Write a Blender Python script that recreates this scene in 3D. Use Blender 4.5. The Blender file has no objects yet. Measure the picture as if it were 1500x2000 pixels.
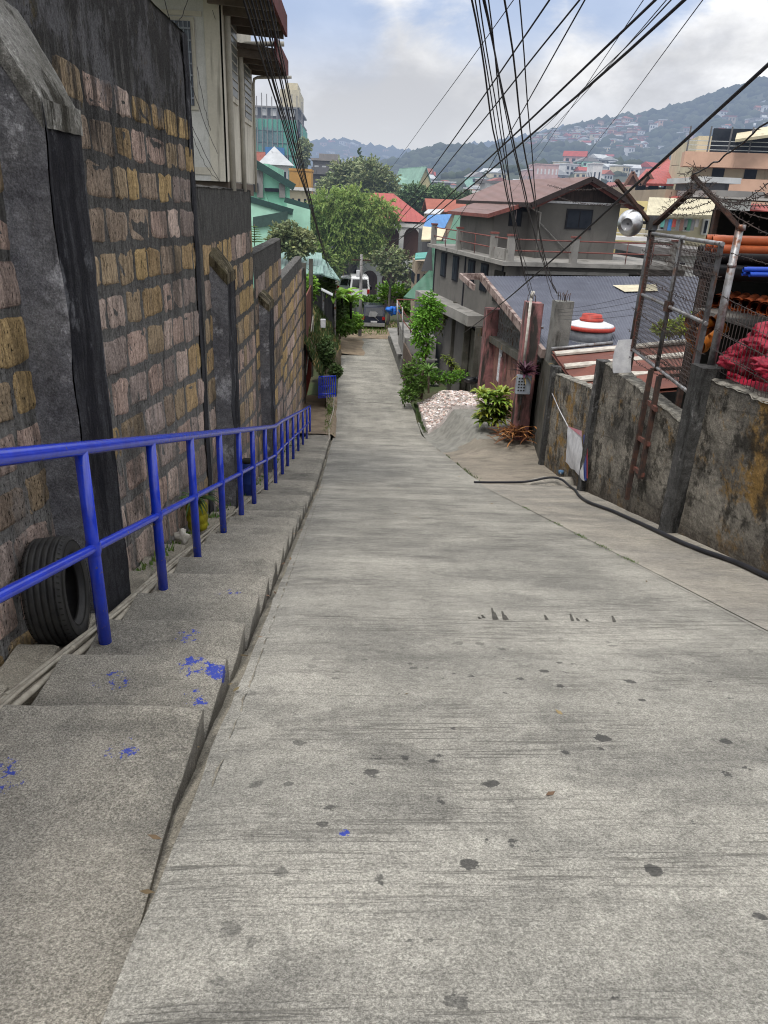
import bpy, math, random
from mathutils import Vector, Matrix, noise
random.seed(7)
SC = bpy.context.scene
C = SC.collection
R = random.uniform
# ------------------------------------------------------------------ camera
FPX, PITCH, ROLL, YAW, CZ = 1430.0, math.radians(23.1), math.radians(-2.5), math.radians(3.25), 1.6
FW = Vector((math.sin(YAW)*math.cos(PITCH), math.cos(YAW)*math.cos(PITCH), -math.sin(PITCH)))
_r = FW.cross(Vector((0, 0, 1))).normalized(); _u = _r.cross(FW)
RT = _r*math.cos(ROLL) - _u*math.sin(ROLL)
UP = _u*math.cos(ROLL) + _r*math.sin(ROLL)
CAM = Vector((0, 0, CZ))
cd = bpy.data.cameras.new('camera'); cam = bpy.data.objects.new('camera', cd); C.objects.link(cam)
cd.sensor_fit = 'VERTICAL'; cd.sensor_height = 24; cd.sensor_width = 18; cd.lens = 24*FPX/2000
cd.clip_start = .05; cd.clip_end = 9000
cam.matrix_world = Matrix(((RT.x, UP.x, -FW.x, 0), (RT.y, UP.y, -FW.y, 0), (RT.z, UP.z, -FW.z, CZ), (0, 0, 0, 1)))
SC.camera = cam
def ray(px, py): return FW + RT*((px-750)/FPX) - UP*((py-1000)/FPX)
def hit(px, py, n, d):
    v = ray(px, py); n = Vector(n); return CAM + v*((d - n.dot(CAM))/n.dot(v))
def at(px, py, Y): return hit(px, py, (0, 1, 0), Y)       # measured point of the photo at a forward distance
def onx(px, py, x): return hit(px, py, (1, 0, 0), x)
def onz(px, py, z): return hit(px, py, (0, 0, 1), z)
def zr(y):                                               # road profile
    if y < 15: return -.285*y
    if y < 17: t = (y-15)/2; return -.285*15 - (.285*t - (.285-.2275)*t*t/2)*2
    b = -.285*15 - (.285 - (.285-.2275)/2)*2
    if y < 29: return b - .2275*(y-17)
    b -= .2275*12
    if y < 34: t = (y-29)/5; return b - (.2275*t - (.2275-.008)*t*t/2)*5
    b -= (.2275 - (.2275-.008)/2)*5
    return b - .008*(y-34)
def wx(y): return 3.75 + .112*y                          # plan line of the right-hand wall
def N(a, b=0., c=0.): return noise.noise(Vector((a, b, c)))
# ------------------------------------------------------------------ mesh builder
class MB:
    def __init__(s): s.v, s.f, s.c, s.m, s.sm = [], [], [], [], []
    def pts(s, P, col=None):
        i = len(s.v); s.v += [tuple(p) for p in P]; s.c += [col or (1, 1, 1)]*len(P); return i
    def face(s, idx, mi=0, sm=False): s.f.append(tuple(idx)); s.m.append(mi); s.sm.append(sm)
    def quad(s, a, b, c, d, col=None, mi=0): i = s.pts((a, b, c, d), col); s.face((i, i+1, i+2, i+3), mi)
    def tri(s, a, b, c, col=None, mi=0): i = s.pts((a, b, c), col); s.face((i, i+1, i+2), mi)
    def poly(s, P, col=None, mi=0): i = s.pts(P, col); s.face(range(i, i+len(P)), mi)
    def hexa(s, P, col=None, mi=0):                      # 8 pts: bottom loop, top loop
        i = s.pts(P, col)
        for q in ((3, 2, 1, 0), (4, 5, 6, 7), (0, 1, 5, 4), (1, 2, 6, 5), (2, 3, 7, 6), (3, 0, 4, 7)): s.face([i+k for k in q], mi)
    def box(s, x0, x1, y0, y1, z0, z1, col=None, mi=0, M=None):
        P = [Vector(p) for p in ((x0, y0, z0), (x1, y0, z0), (x1, y1, z0), (x0, y1, z0), (x0, y0, z1), (x1, y0, z1), (x1, y1, z1), (x0, y1, z1))]
        if M: P = [M @ p for p in P]
        s.hexa(P, col, mi)
    def bbox(s, x0, x1, y0, y1, z0, z1, b=.02, col=None, mi=0, M=None):   # box with chamfered upright edges and rim
        L = lambda k, z: [(x0+k+b, y0+k, z), (x1-k-b, y0+k, z), (x1-k, y0+k+b, z), (x1-k, y1-k-b, z), (x1-k-b, y1-k, z), (x0+k+b, y1-k, z), (x0+k, y1-k-b, z), (x0+k, y0+k+b, z)]
        s.loft([L(b, z0), L(0, z0+b), L(0, z1-b), L(b, z1)], True, True, col, mi, M)
    def loft(s, loops, cap0=True, cap1=True, col=None, mi=0, M=None, sm=False, closed=True):
        n = len(loops[0]); st = []
        for L in loops: st.append(s.pts([(M @ Vector(p)) if M else p for p in L], col))
        for a, b in zip(st, st[1:]):
            for k in range(n if closed else n-1): s.face((a+k, a+(k+1) % n, b+(k+1) % n, b+k), mi, sm)
        if cap0: s.face([st[0]+k for k in reversed(range(n))], mi)
        if cap1: s.face([st[-1]+k for k in range(n)], mi)
    def tube(s, P, r, n=8, cap=True, col=None, mi=0):
        P = [Vector(p) for p in P]; loops = []; prev = None
        for i, p in enumerate(P):
            t = (P[min(i+1, len(P)-1)] - P[max(i-1, 0)]).normalized()
            a = prev if prev else (Vector((0, 0, 1)) if abs(t.z) < .9 else Vector((1, 0, 0)))
            u = (a - t*a.dot(t)).normalized(); w = t.cross(u); prev = u
            rr = r[i] if isinstance(r, (list, tuple)) else r
            loops.append([p + (u*math.cos(2*math.pi*k/n) + w*math.sin(2*math.pi*k/n))*rr for k in range(n)])
        s.loft(loops, cap, cap, col, mi, sm=n > 4)
    def bar(s, a, b, w, h=None, col=None, mi=0):         # rectangular bar
        a, b = Vector(a), Vector(b); h = h or w; t = (b-a).normalized()
        q = Vector((0, 0, 1)) if abs(t.z) < .95 else Vector((0, 1, 0))
        u = t.cross(q).normalized()*w/2; v = u.cross(t).normalized()*h/2
        s.hexa([a-u-v, a+u-v, a+u+v, a-u+v, b-u-v, b+u-v, b+u+v, b-u+v], col, mi)
    def lathe(s, prof, c=(0, 0, 0), n=16, M=None, col=None, mi=0, cap=True):
        loops = [[(c[0]+r*math.cos(2*math.pi*k/n), c[1]+r*math.sin(2*math.pi*k/n), c[2]+z) for k in range(n)] for r, z in prof]
        s.loft(loops, cap, cap, col, mi, M, sm=True)
    def grid(s, fn, nu, nv, col=None, mi=0, sm=True, flip=False):
        i0 = len(s.v)
        for a in range(nu+1):
            for b in range(nv+1):
                r = fn(a/nu, b/nv)
                if len(r) == 2 and not isinstance(r, Vector): p, cc = r
                else: p, cc = r, col or (1, 1, 1)
                s.v.append(tuple(p)); s.c.append(cc)
        for a in range(nu):
            for b in range(nv):
                q = (i0+a*(nv+1)+b, i0+(a+1)*(nv+1)+b, i0+(a+1)*(nv+1)+b+1, i0+a*(nv+1)+b+1)
                s.face(q[::-1] if flip else q, mi, sm)
    def blob(s, c, r, n=8, m=6, j=.15, col=None, mi=0, seed=0):
        c = Vector(c); r = Vector(r) if hasattr(r, '__len__') else Vector((r, r, r)); L = []
        for a in range(m+1):
            ph = -math.pi/2 + math.pi*a/m; ring = []
            for k in range(n):
                d = Vector((math.cos(ph)*math.cos(2*math.pi*k/n), math.cos(ph)*math.sin(2*math.pi*k/n), math.sin(ph)))
                if abs(d.z) > .999: d = Vector((.001*math.cos(2*math.pi*k/n), .001*math.sin(2*math.pi*k/n), d.z))
                q = 1 + j*N(d.x*1.7+seed, d.y*1.7+seed*.7, d.z*1.7)*2
                ring.append(c + Vector((d.x*r.x, d.y*r.y, d.z*r.z))*q)
            L.append(ring)
        s.loft(L, False, False, col, mi, sm=True)
    def build(s, name, mats, parent=None, label=None, origin=None):
        me = bpy.data.meshes.new(name)
        if parent is not None: o3 = Vector(parent['_o'])
        elif origin is not None: o3 = Vector(origin)
        else:
            xs, ys, zs = zip(*s.v); o3 = Vector(((min(xs)+max(xs))/2, (min(ys)+max(ys))/2, min(zs)))
        me.from_pydata([(x-o3.x, y-o3.y, z-o3.z) for x, y, z in s.v], [], s.f)
        if not isinstance(mats, (list, tuple)): mats = [mats]
        for m in mats: me.materials.append(m)
        me.polygons.foreach_set('material_index', s.m); me.polygons.foreach_set('use_smooth', s.sm)
        if len(s.v) > 24:
            ca = me.color_attributes.new('col', 'FLOAT_COLOR', 'POINT')
            ca.data.foreach_set('color', [k for c in s.c for k in (c[0], c[1], c[2], 1)])
        me.update()
        o = bpy.data.objects.new(name, me); C.objects.link(o)
        if parent is not None: o.parent = parent
        else: o.location = o3
        o['_o'] = tuple(o3)
        if label: o['label'] = label
        return o
def thing(name, label, cat, loc=(0, 0, 0), group=None, kind=None):
    o = bpy.data.objects.new(name, None); C.objects.link(o); o.location = loc; o['_o'] = tuple(loc); o.empty_display_size = .2
    o['label'] = label; o['category'] = cat
    if group: o['group'] = group
    if kind: o['kind'] = kind
    return o
def tag(o, label, cat, group=None, kind=None):
    o['label'] = label; o['category'] = cat
    if group: o['group'] = group
    if kind: o['kind'] = kind
    return o
def struct(o, label=None, cat=None): o['kind'] = 'structure'; o['label'] = label or o.name.replace('_', ' '); return o
def children(o): return [c for c in bpy.data.objects if c.parent == o]
def dup(root, loc, rz=0, label=None, group=None, scale=None):
    def cp(o, par):
        c = o.copy(); C.objects.link(c)
        if par: c.parent = par
        for ch in KIDS.get(o.name, []): cp(ch, c)
        return c
    r = cp(root, None); r.location = loc; r.rotation_euler = (0, 0, rz)
    if label: r['label'] = label
    if group: r['group'] = group
    if scale: r.scale = scale
    return r
KIDS = {}
def reg(o):
    ks = children(o); KIDS[o.name] = ks
    for k in ks: reg(k)
    return o
# ------------------------------------------------------------------ materials
HZ = (.32, .40, .55)
class NT:
    def __init__(s, name):
        s.m = bpy.data.materials.new(name); s.m.use_nodes = True; s.t = s.m.node_tree; s.t.nodes.clear()
        s.out = s.n('ShaderNodeOutputMaterial'); s.b = s.n('ShaderNodeBsdfPrincipled'); s.geo = s.n('ShaderNodeNewGeometry')
        s.P = s.geo.outputs['Position']
    def n(s, t, **k):
        x = s.t.nodes.new(t)
        for a, v in k.items(): setattr(x, a, v)
        return x
    def l(s, a, b): s.t.links.new(a, b)
    def put(s, v, sock):
        if v is None: return
        if hasattr(v, 'is_output'): s.l(v, sock)
        elif isinstance(v, (tuple, list)): sock.default_value = (*v, 1) if len(v) == 3 and len(sock.default_value) == 4 else v
        else: sock.default_value = v
    def mp(s, sc, loc=(0, 0, 0), v=None, rot=(0, 0, 0)):
        x = s.n('ShaderNodeMapping'); s.l(v or s.P, x.inputs[0]); x.inputs['Scale'].default_value = sc; x.inputs['Location'].default_value = loc
        x.inputs['Rotation'].default_value = rot; return x.outputs[0]
    def noise(s, sc=1, v=None, det=5, rough=.6, dist=0):
        x = s.n('ShaderNodeTexNoise'); s.l(v or s.P, x.inputs['Vector']); x.inputs['Scale'].default_value = sc
        x.inputs['Detail'].default_value = det; x.inputs['Roughness'].default_value = rough; x.inputs['Distortion'].default_value = dist; return x.outputs['Fac']
    def ramp(s, f, a, b, lo=0., hi=1.):
        x = s.n('ShaderNodeMapRange'); x.interpolation_type = 'SMOOTHSTEP'; s.l(f, x.inputs[0])
        for i, v in enumerate((a, b, lo, hi)): x.inputs[i+1].default_value = v
        return x.outputs[0]
    def math(s, op, a, b=None, c=None):
        x = s.n('ShaderNodeMath', operation=op); s.put(a, x.inputs[0]); s.put(b, x.inputs[1]); s.put(c, x.inputs[2]); return x.outputs[0]
    def mix(s, f, a, b, mode='MIX'):
        x = s.n('ShaderNodeMix', data_type='RGBA', blend_type=mode); s.put(f, x.inputs[0]); s.put(a, x.inputs[6]); s.put(b, x.inputs[7]); return x.outputs[2]
    def sep(s, v=None):
        x = s.n('ShaderNodeSeparateXYZ'); s.l(v or s.P, x.inputs[0]); return x.outputs
    def attr(s):
        x = s.n('ShaderNodeVertexColor', layer_name='col'); return x.outputs[0]
    def dist(s, p):
        x = s.n('ShaderNodeVectorMath', operation='DISTANCE'); s.l(s.P, x.inputs[0]); x.inputs[1].default_value = p; return x.outputs['Value']
    def bump(s, h, st=.5, d=.01, nrm=None):
        x = s.n('ShaderNodeBump'); x.inputs['Strength'].default_value = st; x.inputs['Distance'].default_value = d; s.l(h, x.inputs['Height'])
        if nrm: s.l(nrm, x.inputs['Normal'])
        return x.outputs[0]
    def done(s, col, rough=.85, nrm=None, metal=0, spec=.3, haze=0, trans=0, alpha=None):
        s.put(col, s.b.inputs['Base Color']); s.put(rough, s.b.inputs['Roughness']); s.b.inputs['Metallic'].default_value = metal
        s.b.inputs['Specular IOR Level'].default_value = spec
        if nrm: s.l(nrm, s.b.inputs['Normal'])
        if alpha is not None: s.put(alpha, s.b.inputs['Alpha'])
        sh = s.b.outputs[0]
        if trans:
            t = s.n('ShaderNodeBsdfTranslucent'); s.put(col, t.inputs[0]); x = s.n('ShaderNodeMixShader'); x.inputs[0].default_value = trans
            s.l(sh, x.inputs[1]); s.l(t.outputs[0], x.inputs[2]); sh = x.outputs[0]
        if haze:                                         # distance haze painted in: emission mixed over the material, growing with world distance
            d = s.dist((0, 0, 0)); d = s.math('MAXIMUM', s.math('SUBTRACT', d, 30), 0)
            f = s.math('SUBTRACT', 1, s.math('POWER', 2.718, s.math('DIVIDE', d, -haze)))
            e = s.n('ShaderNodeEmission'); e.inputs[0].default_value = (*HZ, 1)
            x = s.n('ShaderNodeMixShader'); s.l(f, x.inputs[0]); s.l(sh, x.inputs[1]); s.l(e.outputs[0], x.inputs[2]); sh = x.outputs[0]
        s.l(sh, s.out.inputs[0]); return s.m
HL = 1050
_mc = {}
def mat(name, c1, c2=None, sc=3., rough=.85, metal=0, bump=.3, bs=30, haze=0, grime=None, gr=(.5, .7), spec=.3, attr=False, trans=0, rib=None, stretch=(5, 5, .5), grain=.25):
    if name in _mc: return _mc[name]
    t = NT(name); c2 = c2 or tuple(k*.72 for k in c1)
    col = t.mix(t.ramp(t.noise(sc), .35, .65), c1, c2)
    if attr: col = t.mix(1, t.attr(), col, 'MULTIPLY')
    if grain: col = t.mix(grain, col, t.mix(t.noise(bs*1.7, det=3), (.2, .2, .2), (1.5, 1.5, 1.5)), 'MULTIPLY')
    if grime: col = t.mix(t.ramp(t.noise(1, t.mp(stretch)), *gr), col, grime)
    nrm = t.bump(t.noise(bs), bump, .02) if bump else None
    if rib:
        ax, fr = rib; w = t.math('SINE', t.math('MULTIPLY', t.sep()[ax], fr)); nrm = t.bump(w, .6, .03, nrm)
    _mc[name] = t.done(col, rough, nrm, metal, spec, haze, trans)
    return _mc[name]
def concrete(name, a, b, dark, groove=0, spots=0, paint=None, speck=1., stainx=False, attr=False):
    t = NT(name); P = t.P
    big = t.noise(.9, t.mp((.6, .9, .35)), det=7, rough=.65)
    col = t.mix(t.ramp(big, .36, .64), a, b)
    pat = t.noise(1.6, t.mp((.8, 1.3, 1), (7, 3, 1)), det=8, rough=.7, dist=.4)
    col = t.mix(t.math('MULTIPLY', t.ramp(pat, .48, .68), .55), col, dark)
    if stainx:
        lane = t.noise(1, t.mp((1.5, .13, .1), (3, 0, 0)), det=4)
        col = t.mix(t.math('MULTIPLY', t.ramp(lane, .42, .66), .3), col, tuple(k*.72 for k in b))
        pale = t.noise(1, t.mp((.8, 1.3, .5), (1, 9, 0)), det=7)
        col = t.mix(t.math('MULTIPLY', t.ramp(pale, .48, .70), .45), col, tuple(min(1, k*1.28) for k in a))
    g1 = t.noise(210, det=2, rough=.5); g2 = t.noise(95, det=4, rough=.7); g3 = t.noise(18, det=4, rough=.7)
    col = t.mix(.42*speck, col, t.mix(t.ramp(g1, .3, .7), (.35, .35, .34), (1.5, 1.5, 1.5)), 'MULTIPLY')
    col = t.mix(.62*speck, col, t.mix(t.ramp(g2, .34, .66), (.42, .42, .42), (1.48, 1.48, 1.48)), 'MULTIPLY')
    if attr: col = t.mix(1, col, t.attr(), 'MULTIPLY')
    col = t.mix(.35, col, t.mix(t.ramp(g3, .3, .7), (.6, .6, .6), (1.35, 1.35, 1.35)), 'MULTIPLY')
    h = t.math('ADD', t.math('MULTIPLY', g1, .5), g2)
    if groove:
        w = t.noise(1, t.mp((2.6, 60, 1)), det=4, rough=.65); gl = t.ramp(w, .50, .66)
        m = t.math('ADD', t.ramp(t.noise(1, t.mp((.55, 2.6, 1), (4, 4, 4)), det=5), .40, .66), .22)
        gl = t.math('MULTIPLY', gl, m)
        col = t.mix(t.math('MULTIPLY', gl, groove), col, tuple(k*.3 for k in a)); h = t.math('SUBTRACT', h, gl)
    if spots:
        v = t.n('ShaderNodeTexVoronoi'); v.inputs['Scale'].default_value = 6.2; v.inputs['Randomness'].default_value = 1
        t.l(t.mp((1, 1, 0)), v.inputs['Vector'])
        dd = t.math('ADD', v.outputs['Distance'], t.math('MULTIPLY', t.math('SUBTRACT', g3, .5), .5))
        cs = t.sep(v.outputs['Color']); rad = t.math('MULTIPLY', t.math('SUBTRACT', cs[0], .12), .26)
        sp = t.ramp(t.math('SUBTRACT', dd, rad), -.02, .035, 1, 0)
        reg_ = t.ramp(t.dist((1.6, 2.4, -.7)), 1.2, 3.0, 1, 0)
        col = t.mix(t.math('MULTIPLY', t.math('MULTIPLY', sp, reg_), .8), col, (.04, .04, .04))
    if paint:
        for (p, r, th) in paint:
            k = t.ramp(t.dist(p), r*.3, r, .34, 0); nz = t.noise(22, det=4, rough=.75)
            f = t.ramp(t.math('ADD', nz, k), th, th+.03)
            f = t.math('MULTIPLY', f, t.ramp(t.dist(p), r*.9, r*1.1, 1, 0))
            col = t.mix(t.math('MULTIPLY', f, t.ramp(g2, .30, .52, .45, .9)), col, (.012, .04, .36))
    return t.done(col, .9, t.bump(h, .55, .012), spec=.2)
# ------------------------------------------------------------------ near materials
m_road = concrete('road_concrete', (.35, .337, .300), (.232, .225, .203), (.108, .105, .098), groove=.62, spots=1, stainx=True,
                  paint=[((.02, 2.05, -.58), .045, .82)])
m_apron = concrete('apron_concrete', (.38, .35, .30), (.27, .255, .23), (.14, .135, .125), groove=.3, stainx=True)
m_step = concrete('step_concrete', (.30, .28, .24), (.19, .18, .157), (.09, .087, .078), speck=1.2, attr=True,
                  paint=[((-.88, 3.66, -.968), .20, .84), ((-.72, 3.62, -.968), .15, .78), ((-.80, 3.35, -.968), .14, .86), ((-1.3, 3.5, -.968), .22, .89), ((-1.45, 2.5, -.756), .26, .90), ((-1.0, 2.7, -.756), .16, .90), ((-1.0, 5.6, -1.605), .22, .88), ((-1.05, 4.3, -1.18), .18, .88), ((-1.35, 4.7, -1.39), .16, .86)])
m_gutter = concrete('gutter_concrete', (.36, .33, .27), (.25, .23, .19), (.09, .083, .07))
m_blue = mat('blue_gloss_paint', (.010, .045, .58), (.010, .035, .46), sc=6, rough=.15, bump=.10, bs=14, spec=.8, grain=.15, grime=(.10, .09, .10), gr=(.64, .70), stretch=(14, 14, 14))
m_pvc = mat('dusty_conduit', (.42, .39, .32), (.30, .27, .22), sc=12, rough=.6, bump=.1, bs=40)
m_rubber = mat('tyre_rubber', (.018, .018, .019), (.035, .034, .032), sc=8, rough=.62, bump=.15, bs=60)
m_dark = mat('dark_gap', (.02, .02, .018), rough=1)
def darkwall(name, a, b, black, ga=(.46, .60), haze=0):
    t = NT(name); col = t.mix(t.ramp(t.noise(1.3, det=7, rough=.68), .36, .64), a, b)
    st = t.noise(1, t.mp((4.5, 4.5, .55)), det=7, rough=.72)
    col = t.mix(t.ramp(st, *ga), col, black)
    pt = t.noise(2.2, t.mp((1, 1, .7), (5, 5, 5)), det=8, rough=.75)
    col = t.mix(t.math('MULTIPLY', t.ramp(pt, .55, .66), .8), col, tuple(min(1, k*2.2+.03) for k in a))
    g = t.noise(75, det=4, rough=.7); g2 = t.noise(14, det=6, rough=.75)
    col = t.mix(.6, col, t.mix(t.ramp(g, .3, .7), (.45, .45, .45), (1.5, 1.5, 1.5)), 'MULTIPLY')
    col = t.mix(.5, col, t.mix(t.ramp(g2, .35, .65), (.5, .5, .5), (1.45, 1.45, 1.45)), 'MULTIPLY')
    return t.done(col, .92, t.bump(t.math('ADD', g2, t.math('MULTIPLY', g, .4)), .8, .03), spec=.15, haze=haze)
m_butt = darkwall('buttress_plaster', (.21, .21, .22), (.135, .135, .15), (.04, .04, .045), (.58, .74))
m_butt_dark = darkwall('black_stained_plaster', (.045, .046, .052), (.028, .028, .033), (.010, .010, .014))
m_coping = darkwall('mossy_coping', (.13, .11, .075), (.075, .065, .035), (.025, .02, .012))
# left wall : stones carry their own tint, mortar stays dark, soot runs down from the top
def stonewall():
    t = NT('stone_wall'); col = t.attr(); z = t.sep()[2]
    g0 = t.noise(1, t.mp((14, 14, 2.2)), det=7, rough=.75)
    col = t.mix(.75, col, t.mix(t.ramp(g0, .33, .67), (.42, .40, .39), (1.45, 1.42, 1.38)), 'MULTIPLY')
    st = t.noise(1, t.mp((5.5, 5.5, .75)), det=8, rough=.75)
    top = t.math('MULTIPLY', t.math('SUBTRACT', z, 1.9), .16)
    col = t.mix(t.math('MULTIPLY', t.ramp(t.math('ADD', st, t.math('MAXIMUM', top, -.05)), .50, .64), .82), col, (.022, .021, .022))
    pale = t.noise(1.4, t.mp((2.2, 2.2, 1), (2, 8, 2)), det=8, rough=.75)
    low = t.ramp(t.math('ADD', z, t.math('MULTIPLY', t.sep()[1], .285)), .2, 2.6, .10, 0)
    col = t.mix(t.math('MULTIPLY', t.ramp(t.math('ADD', pale, low), .57, .68), .7), col, (.22, .20, .185))
    bl = t.noise(1.1, t.mp((1.6, 1.2, .9), (6, 1, 2)), det=9, rough=.78); col = t.mix(t.math('MULTIPLY', t.ramp(t.math('ADD', bl, t.math('MINIMUM', top, .13)), .60, .70), .7), col, (.135, .135, .145)); ms = t.noise(1.3, t.mp((1.5, 1.5, 1.2), (1, 5, 8)), det=9, rough=.8); col = t.mix(t.math('MULTIPLY', t.ramp(t.math('ADD', ms, t.math('MINIMUM', top, .06)), .62, .72), .75), col, (.075, .06, .03))
    big = t.noise(.55, t.mp((1, 1, .8), (4, 2, 7)), det=6, rough=.65); col = t.mix(t.math('MULTIPLY', t.ramp(big, .53, .64), .6), col, (.045, .043, .042))
    pit = t.noise(1, t.mp((55, 55, 24)), det=3, rough=.6)
    col = t.mix(t.ramp(pit, .60, .68), col, (.03, .026, .022))
    g = t.noise(34, det=5, rough=.75)
    col = t.mix(.55, col, t.mix(t.ramp(g, .32, .68), (.5, .5, .5), (1.45, 1.45, 1.45)), 'MULTIPLY')
    return t.done(col, .93, t.bump(t.math('SUBTRACT', g, t.ramp(pit, .58, .7)), .9, .03), spec=.12)
m_stone = stonewall()
def rightwall():
    t = NT('lichen_stained_wall'); z = t.sep()[2]; y = t.sep()[1]; P0 = t.P; t.P = t.mp((1, .42, 1))
    col = t.mix(t.ramp(t.noise(1.6, det=8, rough=.7), .38, .62), (.27, .25, .215), (.12, .112, .10))
    hl = t.math('ADD', z, t.math('MULTIPLY', y, .17))                      # ochre lichen bleeding from the coping
    och = t.noise(1, t.mp((2.4, 2.4, 1.7), (3, 1, 4)), det=8, rough=.75)
    bias = t.math('ADD', t.ramp(y, 9.5, 10, .055, 0), t.ramp(y, 15.5, 15.8, 0, .085))
    t.P = P0; bias2 = t.ramp(t.dist((4.5, 7.3, -.9)), .2, 1.0, .13, 0); t.P = t.mp((1, .42, 1), v=P0)
    f = t.math('ADD', och, t.math('ADD', bias, bias2))
    col = t.mix(t.math('MULTIPLY', t.ramp(f, .57, .68), .8), col, (.27, .155, .035))
    st = t.noise(1, t.mp((3.2, 3.2, 1.5)), det=8, rough=.75)
    col = t.mix(t.math('MULTIPLY', t.ramp(st, .50, .60), .85), col, (.03, .028, .025))
    pale = t.noise(1, t.mp((3, 3, 2.6), (9, 1, 4)), det=8, rough=.85)
    col = t.mix(t.math('MULTIPLY', t.ramp(pale, .62, .70), .8), col, (.42, .40, .36))
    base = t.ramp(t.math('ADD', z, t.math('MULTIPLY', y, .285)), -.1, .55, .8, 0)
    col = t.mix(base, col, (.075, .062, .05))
    g = t.noise(70, det=4, rough=.75); g2 = t.noise(16, det=6, rough=.75)
    col = t.mix(.6, col, t.mix(t.ramp(g, .3, .7), (.4, .4, .4), (1.55, 1.55, 1.55)), 'MULTIPLY')
    col = t.mix(.6, col, t.mix(t.ramp(g2, .35, .65), (.5, .5, .5), (1.5, 1.5, 1.5)), 'MULTIPLY')
    br = t.n('ShaderNodeTexBrick'); br.inputs['Scale'].default_value = 1; br.inputs['Mortar Size'].default_value = .018
    br.inputs['Brick Width'].default_value = .85; br.inputs['Row Height'].default_value = .42; br.inputs['Mortar Smooth'].default_value = .6
    t.P = P0; cmb = t.n('ShaderNodeCombineXYZ'); t.l(t.math('ADD', y, t.math('MULTIPLY', t.math('SUBTRACT', g2, .5), .10)), cmb.inputs[0])
    t.l(t.math('ADD', hl, t.math('ADD', t.math('MULTIPLY', y, .05), t.math('MULTIPLY', t.math('SUBTRACT', g2, .5), .12))), cmb.inputs[1]); t.l(cmb.outputs[0], br.inputs['Vector'])
    col = t.mix(t.math('MULTIPLY', br.outputs['Fac'], .22), col, (.04, .036, .03))
    h = t.math('SUBTRACT', t.math('ADD', g2, t.math('MULTIPLY', g, .5)), t.math('MULTIPLY', br.outputs['Fac'], .3))
    return t.done(col, .93, t.bump(h, 1, .05), spec=.12)
m_rwall = rightwall()
m_rpost = darkwall('dark_wall_post', (.085, .085, .085), (.05, .05, .05), (.02, .02, .02), (.5, .64))
m_rtop = mat('rough_coping', (.30, .285, .25), (.12, .115, .10), sc=9, bump=.9, bs=25, grain=.6)
m_galv = mat('galvanised_steel', (.33, .34, .36), (.19, .18, .18), sc=7, rough=.45, metal=.55, bump=.1, grime=(.13, .055, .03), gr=(.56, .66), stretch=(3, 3, 3))
m_rust = mat('rusty_steel', (.075, .038, .028), (.035, .026, .024), sc=8, rough=.8, bump=.4, bs=60)
m_rustred = mat('rust_primer', (.15, .055, .042), (.08, .04, .032), sc=9, rough=.75, bump=.3, bs=50, grime=(.05, .04, .035), gr=(.5, .64), stretch=(8, 8, 8))
m_angle = mat('grimy_angle_iron', (.12, .125, .135), (.06, .058, .058), sc=6, rough=.6, metal=.3, bump=.3, bs=50, grime=(.10, .05, .03), gr=(.55, .66), stretch=(6, 6, 3))
m_wire = mat('barbed_wire_rust', (.05, .035, .03), (.025, .02, .02), rough=.8, bump=0)
m_mesh = mat('wire_netting', (.09, .075, .07), (.05, .04, .04), rough=.7, bump=0)
m_cable = mat('cable_sheath', (.012, .013, .018), (.02, .02, .026), rough=.55, bump=0, grain=0)
m_alu = mat('spun_aluminium', (.68, .69, .71), (.52, .53, .55), sc=9, rough=.28, metal=.9, bump=.05, bs=20, grain=.1)
m_white = mat('soiled_white_plastic', (.62, .63, .66), (.48, .49, .53), sc=5, rough=.6, bump=.15, bs=20)
m_bluep = mat('blue_plastic', (.02, .05, .28), (.015, .04, .2), rough=.4)
m_yellow = mat('yellow_painted_pot', (.42, .38, .02), (.27, .24, .02), sc=8, rough=.6, grime=(.08, .08, .02), gr=(.55, .68))
m_leaf = lambda n, a, b, tr=.25, hz=0: mat(n, a, b, sc=3, rough=.55, bump=0, grain=0, attr=True, trans=tr, haze=hz, spec=.3)
m_lf_dark = m_leaf('dark_leaf', (.085, .14, .05), (.06, .10, .035))
m_lf = m_leaf('green_leaf', (.15, .27, .06), (.10, .19, .04))
m_lf_br = m_leaf('bright_leaf', (.22, .40, .06), (.15, .29, .045))
m_lf_yel = m_leaf('yellow_green_leaf', (.32, .38, .06), (.18, .26, .05))
m_bark = mat('bark', (.13, .10, .075), (.075, .06, .045), sc=8, bump=.8, bs=30)
# ------------------------------------------------------------------ ground
def gz(x, y):
    if x < -2.35:
        hi = 1.2 if y < 18.6 else (-3.5 - (y-19)*.1 if y < 34 else (-4.5 - (y-34)*.04 if y < 60 else -5.3 - (y-60)*.05))
        hi = max(hi, -9.5); lo = zr(y) - .35
        if y > 35: k = min(1, (-2.35 - x)/3.5); return lo*(1-k) + hi*k
        return hi
    if y < 21.8:
        return zr(y) - .35 if x < wx(y) + .05 else -7.6
    if x < 3.2: return zr(y) - .35
    t = min(1, max(0, (y-22)/4)); return (zr(y)-.3)*(1-t) + (-8.3)*t if x < 7 else -8.3
def far(x, y, z):
    if y > 60: z = z - (y-60)*.02
    return max(z, -16)
xs = [-6000, -2500, -900, -400, -200, -120, -80, -55, -40, -30, -22, -16, -12, -9, -7, -5.5, -4.5, -3.8, -3.2, -2.8, -2.4, -2.3, -1.5, -.5, .5, 1.5, 2.5, 3.1, 3.7, 4.4, 5.2, 6, 6.8, 7.6, 9, 11, 14, 18, 24, 32, 45, 60, 85, 120, 200, 400, 900, 2500, 6000]
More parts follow.
